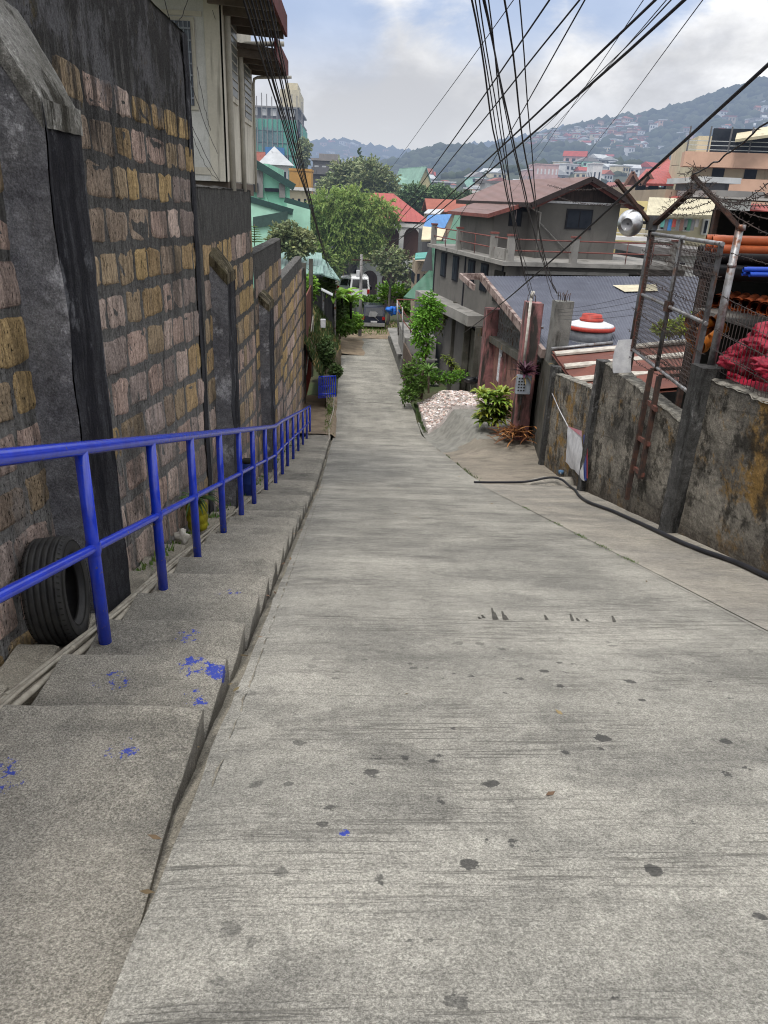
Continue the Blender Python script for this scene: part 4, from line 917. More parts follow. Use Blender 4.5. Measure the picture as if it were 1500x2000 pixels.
mb = MB(); mb.box(wt.x-rr*1.5, wt.x+rr*1.6, wt.y-rr*1.0, wt.y+rr*1.3, -7.8, wt.z-.76); tag(mb.build('tank_platform', m_conc), 'grey concrete block the water tank stands on', 'platform')
# brown striped lean-to roof
m_brownr = mat('brown_roof_sheet', (.17, .062, .045), (.12, .045, .035), sc=1.5, rough=.75, bump=.3, bs=10, grime=(.24, .17, .14), gr=(.62, .74), stretch=(2, 2, 2))
m_stripe = mat('pale_roof_batten', (.52, .49, .44), (.36, .33, .29), sc=5, bump=.2)
lr = thing('lean_to_shed', 'brown sheet roof with pale stripes just behind the right-hand wall', 'shed', (8.5, 20.5, -7.6))
zz = -3.0
q = [at(1080, 688, 23.2), at(1500, 640, 23.2), at(1500, 800, 14.0), at(1190, 800, 16.6)]
A_, B_, C_, D_ = [Vector((p.x, p.y, p.z)) for p in (at(1078, 686, 23.2), at(1420, 655, 23.2), at(1500, 742, 15.6), at(1140, 771, 18.8))]
mb = MB(); mb.grid(lambda u, v: (A_.lerp(B_, u)).lerp(D_.lerp(C_, u), v)+Vector((0, 0, .012*N(u*9, v*9))), 20, 16); mb.quad(A_-Vector((0, 0, .1)), B_-Vector((0, 0, .1)), C_-Vector((0, 0, .1)), D_-Vector((0, 0, .1))); mb.build('roof', m_brownr, lr)
for v in (.08, .40, .70):
    for z_ in (0,):
        mb = MB(); mb.hexa([A_.lerp(D_, v)+Vector((0, 0, .05)), B_.lerp(C_, v)+Vector((0, 0, .045)), B_.lerp(C_, v+.075)+Vector((0, 0, .03)), A_.lerp(D_, v+.075)+Vector((0, 0, .03)), A_.lerp(D_, v)+Vector((0, 0, .09)), B_.lerp(C_, v)+Vector((0, 0, .09)), B_.lerp(C_, v+.075)+Vector((0, 0, .09)), A_.lerp(D_, v+.075)+Vector((0, 0, .09))]); mb.build('batten', m_stripe, lr)
mb = MB(); mb.tube([A_+Vector((0, .1, .05)), A_.lerp(B_, .35)+Vector((0, .1, .07))], .06, 8); mb.build('gutter_pipe', m_galv, lr)
mb = MB(); mb.box(A_.x+.25, B_.x+3, 18, 23.0, -7.7, D_.z-.4); mb.build('wall', m_dark, lr)
# floor of junk below and dark interior behind the wall
mb = MB(); mb.box(5.35, 5.5, 9.4, 15.3, -7.6, -4.4); tag(mb.build('footing_wall', m_dark), 'dark footing behind the middle stretch of wall', 'wall')
mb = MB()
for k in range(26):
    x = R(6.3, 8); y = R(11, 15); mb.bar((x, y, -2.6+R(-.3, .3)), (x+R(-.5, 1), y+R(-1, 1), -2.4+R(-.3, .4)), .05, .05)
tag(mb.build('scrap_metal', m_rust), 'dark scrap metal lying in the shadow behind the ladder wall', 'scrap', kind='stuff')
mb = MB(); mb.box(6.15, 12, 10.0, 17.6, -7.6, -3.0); tag(mb.build('dark_shed', m_dark), 'dark low shed in the gap behind the middle wall', 'shed')
# yellow-green shrub behind the netting
c = at(1335, 638, 25); tree('croton_hedge', 'bright yellow-green shrub seen through the wire netting', 'shrub', (c.x, c.y, -7.6), pxblobs([(1305, 643, 20, 13), (1335, 636, 20, 14), (1362, 630, 20, 13), (1288, 640, 12, 11)], 22, .8), 3500, .12, m_lf_yel, .04)
# ------------------------------------------------------------------ shed full of pipes on the right
m_pipeo = mat('orange_pipe', (.36, .085, .025), (.26, .06, .02), sc=3, rough=.45, bump=.05)
m_pipeb = mat('blue_pipe', (.01, .06, .42), (.01, .05, .34), rough=.4, bump=.05)
m_pipek = mat('black_pipe', (.015, .016, .02), rough=.5, bump=.05)
sh = thing('pipe_shed', 'open storage shed packed with pipes behind the right-hand fence', 'shed', (8.5, 11, -7.6))
m_tin = mat('grey_tin', (.18, .17, .16), (.11, .105, .10), sc=2, bump=.3, grime=(.12, .06, .03), gr=(.56, .7), stretch=(4, 4, 4))
zr1 = at(1450, 430, 12).z
mb = MB(); mb.grid(lambda u, v: Vector((6.6+u*7, 10.6+v*5, zr1+.25+.12*v+.03*math.sin(u*160))), 120, 2); mb.build('roof', m_tin, sh)
mb = MB(); mb.box(6.8, 13, 14.6, 14.7, -4, zr1+.15); mb.build('back_panel', m_dark, sh)
for z in (at(1400, 640, 11.6).z, at(1400, 480, 11.6).z): mb = MB(); mb.box(6.7, 12.5, 11.2, 14.4, z-.10, z-.03); mb.build('shelf', m_tin, sh)
for (x, y) in ((6.75, 11.2), (6.75, 14.4), (9.6, 11.2)): mb = MB(); mb.bar((x, y, -4.5), (x, y, zr1+.25), .09); mb.build('post', m_rust, sh)
def pipes(px, py, Y, nrow, ncol, r, L, m, label, d=(1, -.12, 0), sock=True, group='pipes stored in the shed', dx=0):
    p0 = at(px, py, Y); d = Vector(d).normalized(); s = Vector((-d.y, d.x, 0))
    for a in range(nrow):
        for b in range(ncol - (a % 2)):
            c = p0 + s*(b*2.06*r + (r if a % 2 else 0)) + Vector((0, 0, a*1.76*r)) + d*R(-.08, .08)
            mb = MB()
            mb.tube([c, c+d*.16, c+d*.161, c+d*L] if sock else [c, c+d*L], [r*1.0, r*1.0, r*.86, r*.86] if sock else r*.9, 16, False)
            mb.tube([c+d*.001, c+d*.3], [r*.82, r*.80], 16, False)
            o = mb.build('pipe', m); tag(o, label, 'pipe', group)
pipes(1400, 486, 10.9, 2, 7, .062, 3.5, m_pipeo, 'orange pipe in the top rack of the shed, under the tin roof', (1, -.28, .03))
pipes(1375, 530, 11.8, 2, 5, .13, 3.5, m_pipek, 'black pipe on the middle rack of the shed', (1, -.22, 0), False)
pipes(1462, 536, 10.3, 2, 3, .035, 1.6, m_pipeb, 'thin blue pipe lying on the middle rack of the shed', (1, -.1, .03), False)
# row of sockets facing the road on the lower shelf
for k in range(9):
    c = at(1398+k*19, 588+k*3.2, 11.3-.22*k); d = Vector((.55, .83, 0)).normalized(); r = .088; mb = MB()
    mb.tube([c, c+d*.05, c+d*.2, c+d*.21, c+d*1.2], [r*1.12, r*1.05, r*1.05, r*.9, r*.9], 16, False); mb.tube([c+d*.002, c+d*.3], [r*.86, r*.8], 16, False)
    tag(mb.build('pipe', m_pipeo), 'orange pipe socket facing the road on the lower shelf', 'pipe', 'row of orange pipe sockets')
for k, (px, py, Y) in enumerate([(1352, 655, 11.6), (1368, 640, 12.0), (1375, 668, 11.2), (1350, 628, 12.3), (1390, 652, 11.5), (1362, 678, 11.0), (1385, 632, 12.0)]):
    c = at(px, py, Y); d = Vector((-.6, -.75, .1)).normalized(); r = .10; mb = MB()
    mb.tube([c, c-d*.06, c-d*.2, c-d*.35], [r*1.15, r*1.05, r, r], 14, False); mb.tube([c-d*.003, c-d*.3], [r*.9, r*.8], 14, False); mb.tube([c-d*.2, c-d*.2+Vector((.1, -.1, .14))], [r*.8, r*.9], 12, False)
    tag(mb.build('pipe_fitting', mat('amber_fitting', (.42, .15, .02), (.30, .09, .02), rough=.4, bump=0)), 'amber plastic pipe fitting stacked behind the right fence post', 'pipe fitting', 'amber pipe fittings in a pile')
# red net sacks
m_net = mat('red_net', (.30, .008, .03), (.16, .006, .02), sc=7, rough=.5, bump=.9, bs=16, grime=(.6, .45, .47), gr=(.66, .74), stretch=(3, 3, 6))
for k, (px, py, Y, rx, rz_) in enumerate([(1425, 700, 9.2, .42, .22), (1500, 665, 8.8, .55, .24), (1480, 720, 8.2, .40, .16), (1390, 730, 10.2, .22, .2), (1560, 700, 8.2, .5, .3)]):
    c = at(px, py, Y); c.x += .35; mb = MB(); mb.grid(lambda u, v: c + Vector((math.cos(u*6.283)*math.sin(v*3.14)*rx, math.sin(u*6.283)*math.sin(v*3.14)*rx*.8, math.cos(v*3.14)*rz_))*(1+.30*N(math.cos(u*6.283)*1.5+k*7, math.sin(u*6.283)*1.5, v*4)+.16*N(math.cos(u*6.283)*4, math.sin(u*6.283)*4+k, v*11)+.07*N(math.cos(u*6.283)*11, math.sin(u*6.283)*11, v*28)), 90, 60)
    tag(mb.build('net_sack', m_net), ['crumpled red net sack touching the right fence post', 'large red net sack below the row of orange sockets', 'low red net sack lying along the top of the nearest wall', 'small red net sack squeezed behind the fence post foot', 'red net sack at the right edge of the picture'][k], 'sack', 'red net sacks behind the fence')
# red tarp sheet below
mb = MB(); a = at(1400, 770, 9.6); mb.grid(lambda u, v: Vector((5.05+u*2.2, 3+v*7.2, -.62+.25*math.sin(u*2)+.05*N(u*6, v*9)+.03*N(u*16, v*26))), 16, 40)
tag(mb.build('tarpaulin', m_net), 'red tarpaulin spread under the sacks behind the nearest wall', 'tarpaulin')
# ------------------------------------------------------------------ grey house with brown roof
m_grey = mat('dark_grey_render', (.135, .127, .118), (.105, .10, .093), sc=.7, bump=.2, grime=(.06, .057, .054), gr=(.55, .72), stretch=(1.5, 1.5, .3), haze=HL, grain=.15)
m_greyl = mat('light_grey_slab', (.27, .26, .245), (.19, .185, .175), sc=.8, bump=.3, grime=(.09, .088, .08), gr=(.56, .7), stretch=(1.5, 1.5, 1.5), haze=HL)
m_glass = mat('dark_window_glass', (.012, .015, .022), (.03, .035, .045), sc=.7, rough=.5, bump=0, spec=.02, grain=0, haze=HL)
m_frame = mat('dark_window_frame', (.03, .03, .035), rough=.9, bump=0, spec=.03, haze=HL)
m_brownroof = mat('brown_metal_roof', (.17, .095, .085), (.14, .08, .07), sc=1, rough=.5, bump=0, rib=(0, 14), haze=HL)
m_redrail = mat('red_brown_rail', (.20, .07, .06), (.13, .05, .045), haze=HL)
g0 = Vector((at(990, 512, 34).x, 34, 0)); du = Vector((-.1686, .9857, 0)).normalized(); dr = Vector((.9857, .1686, 0)).normalized()
def G(r, u, z): p = g0 + dr*r + du*u; return Vector((p.x, p.y, z))
def gbox(mb, r0, r1, u0, u1, z0, z1, mi=0): mb.hexa([G(r0, u0, z0), G(r1, u0, z0), G(r1, u1, z0), G(r0, u1, z0), G(r0, u0, z1), G(r1, u0, z1), G(r1, u1, z1), G(r0, u1, z1)], mi=mi)
ZT = -.70
gh = thing('grey_house', 'dark grey concrete house with a brown roof and a railed terrace', 'house', (g0.x+3, 38, -8.2))
mb = MB(); gbox(mb, .12, 9, .12, 12.2, -8.3, ZT-.18); mb.build('lower_wall', m_grey, gh)
mb = MB(); gbox(mb, -.25, 9.2, -.25, 12.6, ZT-.18, ZT); mb.build('terrace_slab', m_greyl, gh)
mb = MB(); gbox(mb, -.75, .12, 2.5, 12.9, -3.75, -3.45); gbox(mb, -.75, .12, 2.5, 12.9, -3.95, -3.75) ; mb.build('ledge', m_greyl, gh)
for u in (.6, 6.1, 11.9): mb = MB(); gbox(mb, .07, .12, u, u+.12, -3.45, ZT-.18); mb.build('pilaster', m_frame, gh)
for u in (2.6, 4.6, 7.3, 9.6):
    mb = MB(); gbox(mb, .05, .12, u, u+.95, -2.35, -1.05); wn_ = mb.build('window', m_frame, gh)
    mb = MB(); gbox(mb, .035, .048, u+.08, u+.43, -2.27, -1.13); gbox(mb, .035, .048, u+.50, u+.87, -2.27, -1.13); mb.build('pane', m_glass, wn_)
mb = MB(); gbox(mb, .05, .12, .35, 1.6, -2.6, -1.2); mb.build('doorway', m_dark, gh)
mb = MB(); gbox(mb, 1.4, 8.6, .02, .12, -2.5, -1.15); mb.build('front_opening', m_dark, gh)
mb = MB(); gbox(mb, .9, 6, -.05, .12, -1.22, -1.08); mb.build('front_sill', m_greyl, gh)
# terrace piers and rails
prs = [(0, 12.2), (0, 7.2), (0, 1.9), (.1, -.05), (3.1, -.1), (8.1, -.1)]
for (r, u) in prs: mb = MB(); gbox(mb, r-.14, r+.14, u-.14, u+.14, ZT, ZT+1.05); o = mb.build('terrace_pier', m_greyl, gh); mb = MB(); gbox(mb, r-.17, r+.17, u-.17, u+.17, ZT+1.05, ZT+1.13); mb.build('pier_cap', m_redrail, o)
for h in (.45, .92):
    for (a, b) in zip(prs, prs[1:]): mb = MB(); mb.tube([G(*a, ZT+h), G(*b, ZT+h)], .03, 5); mb.build('terrace_rail', m_redrail, gh)
for (r, u) in ((0, 9.7), (0, 4.6), (5.7, -.1), (7, -.1)): mb = MB(); mb.tube([G(r, u, ZT), G(r, u, ZT+.95)], .022, 5); mb.build('terrace_baluster', m_redrail, gh)
mb = MB(); gbox(mb, -.05, .05, .3, 1.6, ZT+.02, ZT+.5); mb.build('concrete_lattice', m_greyl, gh)
# upper storey
U0 = 2.6; ra = 2.35; rb_ = 6.5; ZE = at(1103, 392, 36.5).z; ZR = at(1175, 346, 36.5).z; u1 = U0+10
mb = MB(); gbox(mb, ra, rb_, U0, u1, ZT, ZE+.1); mb.poly([G(ra, U0, ZE+.1), G(rb_, U0, ZE+.1), G((ra+rb_)/2, U0, ZR-.15)]); mb.build('upper_wall', m_grey, gh)
mb = MB(); mb.poly([G(ra-.35, U0-.05, ZE+.0), G(rb_+.35, U0-.05, ZE+.0), G((ra+rb_)/2, U0-.05, ZR-.12)]); mb.build('gable_panel', mat('dark_brown_boards', (.05, .035, .032), (.035, .025, .024), haze=HL, rib=(0, 30)), gh)
mb = MB(); gbox(mb, ra+.25, rb_-.4, U0-.09, U0-.05, ZE-.12, ZE-.02); mb.build('trim', m_white, gh)
rm = (ra+rb_)/2; ov = .75; ze = ZE-.15; mb = MB()
def slab(mb, a, b, c, d, th):
    n = (b-a).cross(d-a).normalized(); n = n if n.z > 0 else -n; mb.hexa([a-n*th, b-n*th, c-n*th, d-n*th, a, b, c, d])
slab(mb, G(ra-ov, U0-.8, ze), G(rm, U0-.8, ZR), G(rm, u1+.6, ZR), G(ra-ov, u1+.6, ze), .06)
slab(mb, G(rm, U0-.8, ZR), G(rb_+ov, U0-.8, ze), G(rb_+ov, u1+.6, ze), G(rm, u1+.6, ZR), .06); rf = mb.build('roof', m_brownroof, gh)
mb = MB(); D_3 = Vector((0, 0, -.09))
mb.bar(G(ra-ov, U0-.83, ze)+D_3, G(rm, U0-.83, ZR)+D_3, .06, .22); mb.bar(G(rm, U0-.83, ZR)+D_3, G(rb_+ov, U0-.83, ze)+D_3, .06, .22); mb.bar(G(ra-ov-.04, U0-.8, ze)+D_3, G(ra-ov-.04, u1+.6, ze)+D_3, .08, .2); mb.build('fascia', mat('black_brown_fascia', (.035, .025, .025), haze=HL), rf)
mb = MB(); mb.bar(G(ra-ov+.15, U0-.6, ze)+D_3*2.2, G(rm, U0-.6, ZR)+D_3*2.2, .05, .16); mb.bar(G(rm, U0-.6, ZR)+D_3*2.2, G(rb_+ov-.15, U0-.6, ze)+D_3*2.2, .05, .16); mb.build('inner_fascia', m_redrail, rf)
# side bump-out with its own small roof
mb = MB(); gbox(mb, .6, ra+.05, U0+1.2, U0+6.6, ZT, ZE-.55); mb.build('bay_wall', m_grey, gh)
zl = ZE-.62; mb = MB(); slab(mb, G(.1, U0+.6, zl-.1), G(1.7, U0+.6, zl+.42), G(1.7, U0+7.2, zl+.42), G(.1, U0+7.2, zl-.1), .05); slab(mb, G(1.7, U0+.6, zl+.42), G(ra+.1, U0+.6, zl+.2), G(ra+.1, U0+7.2, zl+.2), G(1.7, U0+7.2, zl+.42), .05); mb.build('bay_roof', m_brownroof, gh)
mb = MB(); mb.bar(G(.05, U0+.57, zl-.18), G(1.7, U0+.57, zl+.34), .05, .18); mb.bar(G(.05, U0+.55, zl-.18), G(.05, U0+7.2, zl-.18), .06, .16); mb.build('bay_fascia', m_redrail, gh)
def gwin(r0, r1, z0, z1, u, curtain=None):
    mb = MB(); gbox(mb, r0, r1, u-.05, u, z0, z1); w_ = mb.build('window', m_frame, gh); mb = MB(); f = .07; m_ = (r0+r1)/2
    gbox(mb, r0+f, m_-.03, u-.062, u-.052, z0+f, z1-f); gbox(mb, m_+.03, r1-f, u-.062, u-.052, z0+f, z1-f); mb.build('pane', m_glass, w_)
    if curtain: mb = MB(); gbox(mb, r0+.3, r1-.3, u-.07, u-.064, z0+.2, z1-f); mb.build('curtain', curtain, w_)
gwin(ra+1.4, ra+2.75, ZT+1.35, ZT+2.25, U0)
gwin(1.35, 2.0, ZT+1.35, ZT+2.15, U0+1.2, mat('pale_curtain', (.5, .42, .42), haze=HL))
mb = MB(); mb.tube([G(ra-.55, U0-.2, ze-.15), G(ra-.2, U0-.2, ze-.35), G(ra+.05, U0-.1, ze-.4), G(ra+.05, U0-.1, ZT)], .05, 7); mb.tube([G(ra+.05, U0-.1, ZT+1.6), G(ra+1.8, U0-.1, ZT+.2)], .03, 6); mb.build('drainpipe', m_greyl, gh)
# ------------------------------------------------------------------ yard walls beyond the gate
def ywall(label, P, zt0, zt1, m=m_concd, th=.25, zb=-8.4, name='yard_wall', group='low walls of the yards beyond the gate'):
    (x0, y0), (x1, y1) = P; d = Vector((x1-x0, y1-y0, 0)); n = Vector((-d.y, d.x, 0)).normalized()*th; mb = MB(); k = max(4, int(d.length/.3)); L = []
    for i in range(k+1):
        t = i/k; b = Vector((x0, y0, 0))+d*t; z = zt0+(zt1-zt0)*t+.06*N(t*d.length*1.3, x0); L.append([b+Vector((0, 0, zb)), b+Vector((0, 0, z)), b-n+Vector((0, 0, z+.02)), b-n+Vector((0, 0, zb))])
    mb.loft(L); tag(mb.build(name, m), label, 'wall', group)
ywall('dark mossy yard wall sloping down beyond the left pink pillar', ((6.5, 34.3), (6.1, 40)), at(948, 672, 34.3).z, at(880, 625, 40).z)
ywall('dark broken yard wall between the tree and the grey pillars', ((6.1, 40.2), (5.6, 46)), at(878, 650, 40).z, at(850, 640, 46).z)
for k, (x0, x1, yt, Y, lb) in enumerate(((882, 896, 590, 41, 'thin dark pillar in the yard beside the pale shrub'), (905, 917, 612, 38, 'dark pillar right of the pale shrub'), (852, 868, 655, 44.5, 'stout dark pillar behind the small tree'), (925, 936, 640, 36, 'thin pillar just beyond the left pink pillar'))):
    pillar(lb, x0, x1, yt, Y, -8.4, m_concd, name='yard_pillar', group='pillars of the yard walls')
for k, (a, b, lb) in enumerate(((6.45, 34.6, 'iron lattice panel on the yard wall next to the pink pillar'), (6.1, 41, 'rusty iron lattice panel behind the pale shrub'))):
    t = thing('lattice_fence', lb, 'fence', (a, b+1.5, -6), 'iron lattice panels on the yard walls'); z0, z1 = (at(930, 690, 36).z, at(930, 640, 36).z) if k == 0 else (at(880, 655, 42).z, at(880, 615, 42).z)
    for nm, pts in (('lattice', [((a, b+.25*i, z0-.2), (a, b+.25*i+.25, z1)) for i in range(16)] + [((a, b+.25*i+.25, z0-.2), (a, b+.25*i, z1)) for i in range(16)]), ('rail', [((a, b, z1), (a, b+4.2, z1))])):
        mb = MB()
        for p, q in pts: mb.bar(p, q, .025)
        mb.build(nm, m_rust, t)
ywall('grey concrete wall along the right edge of the level road', ((3.15, 43.5), (2.95, 57)), at(785, 700, 43.5).z, at(752, 655, 57).z, m_conc, zb=-8.6, name='roadside_wall')
ywall('brown sheet fence on the right of the level road', ((3.35, 38.5), (3.17, 43.3)), at(778, 698, 39).z, at(770, 670, 43).z, mat('brown_sheet', (.12, .09, .07), (.08, .06, .05), rib=(1, 40)), zb=-8.4, th=.08, name='sheet_fence')
# low roof behind the roadside wall
mb = MB(); a, b, c, d = at(757, 640, 56), at(790, 640, 58), at(788, 690, 45), at(776, 692, 44.5)
mb.quad(a, b, (c.x+1.5, c.y, c.z), d); mb.quad(*(Vector(p)-Vector((0, 0, .08)) for p in (a, b, (c.x+1.5, c.y, c.z), d)))
tag(mb.build('flat_roof', m_greyl), 'grey sagging roof sheet behind the roadside wall', 'roof')
# little outbuilding right of it, with red handrail on its roof
ob = thing('outbuilding', 'narrow grey outbuilding with a red stair rail beside the small tree', 'building', (4.6, 44, -8.3))
z1 = at(800, 655, 44).z; mb = MB(); mb.box(at(789, 700, 43).x, at(850, 700, 43).x, 43, 49, -8.4, z1); mb.build('wall', m_greyl, ob)
for (px, py, w_, h) in ((797, 705, .5, .8), (799, 745, .45, .7)): p = at(px, py, 43); mb = MB(); mb.box(p.x-w_/2, p.x+w_/2, 42.96, 43, p.z-h/2, p.z+h/2); mb.build('window', m_glass, ob)
mb = MB(); P_ = [at(775, 585, 45), at(790, 612, 44.5), at(812, 640, 44)]; mb.tube(P_, .04, 6); mb.tube([p-Vector((0, 0, .5)) for p in P_], .03, 6); mb.tube([at(775, 585, 45), at(830, 586, 45)], .04, 6); mb.build('stair_rail', m_redrail, ob)
for px, py, q in ((776, 587, 655), (786, 600, 690), (800, 622, 650)): a, b = at(px, py, 44.6), at(px+2, q, 44.6); mb = MB(); mb.tube([b, a], .045, 6); mb.build('rail_post', m_galv, ob)
mb = MB()
for k in range(4): p = at(835, 700+14*k, 42.9); mb.box(p.x-.55, p.x+.55, 42.6-.25*k, 42.9, p.z-.06, p.z)
mb.build('outdoor_step', m_greyl, ob)
# ------------------------------------------------------------------ plants around the yard
tree('small_tree', 'slender bright green tree standing beside the road above the shrubs', 'tree', at(822, 780, 37), pxblobs([(838, 600, 22, 24), (828, 625, 24, 22), (848, 620, 15, 24), (822, 655, 17, 22), (835, 670, 15, 16), (812, 640, 10, 15), (826, 690, 14, 14), (840, 583, 12, 12), (850, 600, 12, 14)], 37, .9), 9000, .15, m_lf_br, .09, gap=.25, droop=.3, col=(.8, .95, .8))
tree('shrub', 'dense low shrub spilling onto the road edge below the small tree', 'shrub', at(800, 785, 36.2), pxblobs([(802, 765, 18, 18), (790, 775, 10, 14), (820, 750, 16, 16), (800, 735, 14, 16), (812, 715, 14, 14), (795, 720, 10, 14)], 36.2, .8), 6500, .13, m_lf, .03, gap=.25, group='shrubs by the rubble')
tree('shrub', 'leafy shrub between the small tree and the rubble heap', 'shrub', at(850, 745, 37), pxblobs([(850, 735, 20, 10), (875, 738, 20, 9), (900, 735, 16, 8), (825, 730, 12, 12), (835, 745, 14, 10)], 37.5, .9), 5000, .12, m_lf_br, .03, gap=.25, col=(.75, .85, .8), group='shrubs by the rubble')
t = thing('yucca', 'grey-green spiky plant with a short trunk standing in the rubble', 'plant', at(837, 765, 35.5), 'spiky plants by the rubble'); c = at(837, 725, 35.5)
mb = MB(); rosette(mb, c, 60, .62, .06, .8, (-.1, 1.8), (1.1, 1.1, 1.2), .3); mb.build('leaves', m_lf, t); mb = MB(); mb.tube([at(837, 768, 35.5), c], .05, 8); mb.build('trunk', m_bark, t)
t = thing('yellow_shrub', 'yellow-green drooping plant against the dark yard wall', 'plant', at(885, 728, 38)); mb = MB()
for k in range(8): rosette(mb, at(868+k*4, 698+k*4, 38)+Vector((0, R(-.3, .3), 0)), 14, .38, .07, 1.4, (.1, 1.2), (1, 1, 1), .3)
mb.build('leaves', m_lf_yel, t); mb = MB()
for k in range(3): mb.tube([at(885, 735, 38), at(872+k*8, 700+k*6, 38)], .02, 5)
mb.build('stem', m_bark, t)
tree('pale_shrub', 'pale airy shrub behind the dark yard pillars', 'shrub', at(885, 680, 43), pxblobs([(880, 615, 26, 14), (895, 640, 20, 16), (865, 635, 14, 16), (905, 610, 12, 10)], 43, .8), 3600, .16, mat('pale_yellow_leaf', (.26, .29, .13), (.19, .22, .10), attr=True, bump=0, grain=0, trans=.3), .05, gap=.05)
# ground cover strip of weeds beside the road
def weeds(label, fn, n, s, m, name='weeds'):
    mb = MB()
    for k in range(n):
        p = fn(); a = R(0, 6.28); h = s*R(.4, 1.2); d = Vector((math.cos(a), math.sin(a), 0))*s*.18; t_ = Vector((R(-.4, .4)*h, R(-.4, .4)*h, h)); c = R(.6, 1.3)
        mb.tri(p-d, p+d, p+t_, (c*R(.8, 1.3), c, c))
    tag(mb.build(name, m), label, 'weeds', kind='stuff')
weeds('green weeds growing along the right edge of the level road', lambda: Vector((3.40+abs(random.gauss(0, .22)), (y := 31+6*random.random()**.6), zr(y)+.02)), 800, .13, m_lf_dark)
weeds('green weeds between the road joint and the slab corner', lambda: Vector((3.33+abs(random.gauss(0, .06)), (y := random.choice((18.3, 19.5, 21, 23))+random.gauss(0, .35)), zr(y)-.04)), 150, .06, m_lf_dark)
weeds('tiny weeds in the seam of the pavement', lambda: Vector((3.27+random.gauss(0, .02), (y := random.choice((7.4, 8.3, 9.1, 10.2, 12.2))+random.gauss(0, .12)), rz(3.27, y)+.004)), 260, .025, m_lf)
weeds('weeds at the foot of the stone wall', lambda: Vector((-2.1+abs(random.gauss(0, .05)), (y := R(6.5, 29)), zr(y)-.06)), 900, .09, m_lf)
weeds('weeds at the foot of the stairway by the dirt patch', lambda: Vector((-.9+random.gauss(0, .10), (y := R(29.5, 38)), zr(y)+.05)), 900, .13, m_lf)

mb = MB()
for k in range(70):                                        # litter blown against the gutter and over the road
    if k < 45: x, y = -.66+random.gauss(0, .05), R(1.6, 20)
    else: x, y = R(-.3, 4), R(1.5, 18)
    a = R(0, 6.28); l = R(.012, .035); z = rz(max(x, -.55), y)+.006+(-.06 if x < -.62 else 0); d = Vector((math.cos(a), math.sin(a), R(-.1, .3)))*l; q = Vector((-math.sin(a), math.cos(a), .1))*l*.4; c = Vector((x, y, z))
    g = R(.5, 1.4); mb.quad(c-d, c+q, c+d, c-q, (g, g*R(.8, 1), g*.8))
tag(mb.build('litter', mat('dry_litter', (.30, .24, .15), (.16, .12, .08), attr=True, bump=0, grain=0)), 'scattered bits of dry leaf litter on the road and in the gutter', 'litter', kind='stuff')
# ------------------------------------------------------------------ upper-left cream house
m_cream = mat('cream_siding', (.62, .59, .51), (.52, .49, .42), sc=1.5, bump=.1, bs=20, rib=None, grime=(.24, .225, .19), gr=(.56, .72), stretch=(6, 6, .4), grain=.2)
m_creamf = mat('pale_plaster_front', (.66, .66, .64), (.55, .55, .53), sc=1.5, bump=.2, grime=(.25, .25, .24), gr=(.58, .74), stretch=(3, 3, .6), grain=.3)
m_cpipe = mat('cream_pipe', (.50, .48, .42), (.40, .38, .33), sc=4, bump=.05)
m_soffit = mat('brown_soffit', (.16, .13, .105), (.10, .08, .065), sc=2, bump=.2)
m_dred = mat('dark_red_fascia', (.13, .035, .035), (.08, .025, .025), sc=4, bump=.1)
ch = thing('cream_house', 'cream boarded house standing on the stone wall at the upper left', 'house', (-4, 16, 1.5))
xs_ = -2.28; yf = 14.6; yb = 18.5; zb_ = 1.78; ztop = 7.6
mb = MB(); mb.box(-9, xs_, yf, yb, zb_, ztop); mb.build('wall', m_creamf, ch)
mb = MB(); y = yf+.02
while y < yb: mb.box(xs_, xs_+.022, y, y+.14, zb_+.02, ztop); y += .16
mb.build('side_cladding', m_cream, ch)
mb = MB(); mb.box(xs_-.26, xs_+.03, yf-.03, yf, zb_, ztop); mb.box(xs_+.0, xs_+.035, yf-.03, yf+.12, zb_, ztop); mb.build('corner_board', m_cream, ch)
mb = MB(); mb.box(-9, xs_-.1, yf-.02, yf, zb_+.10, zb_+.22); mb.box(-3.6, xs_-.3, yf-.025, yf, at(350, 30, yf).z, at(350, 20, yf).z); mb.build('front_trim', m_cream, ch)
mb = MB(); mb.box(-9, xs_+.02, yf+.1, yb-.1, 1.55, zb_); mb.build('floor_beam', m_soffit, ch)
a, b = at(322, 40, yf), at(397, 208, yf); wn_ = MB(); wn_.box(a.x, b.x-.08, yf-.04, yf-.0, b.z-.06, a.z+.06); W1 = wn_.build('window', m_cream, ch)
mb = MB(); mb.box(a.x+.06, b.x-.14, yf-.06, yf-.045, b.z, a.z); mb.build('pane', mat('bluish_glass', (.10, .125, .16), (.06, .075, .10), sc=2, rough=.25, bump=0), W1)
mb = MB(); k = b.z+.1
while k < a.z: mb.box(a.x+.06, b.x-.14, yf-.10, yf-.065, k, k+.025); k += .17
for i in range(5): x = a.x+.06+(b.x-.14-a.x-.06)*(i+.5)/5; mb.box(x-.008, x+.008, yf-.09, yf-.08, b.z, a.z)
mb.build('louvre', mat('louvre_glass', (.30, .33, .38), (.22, .25, .3), rough=.3), W1)
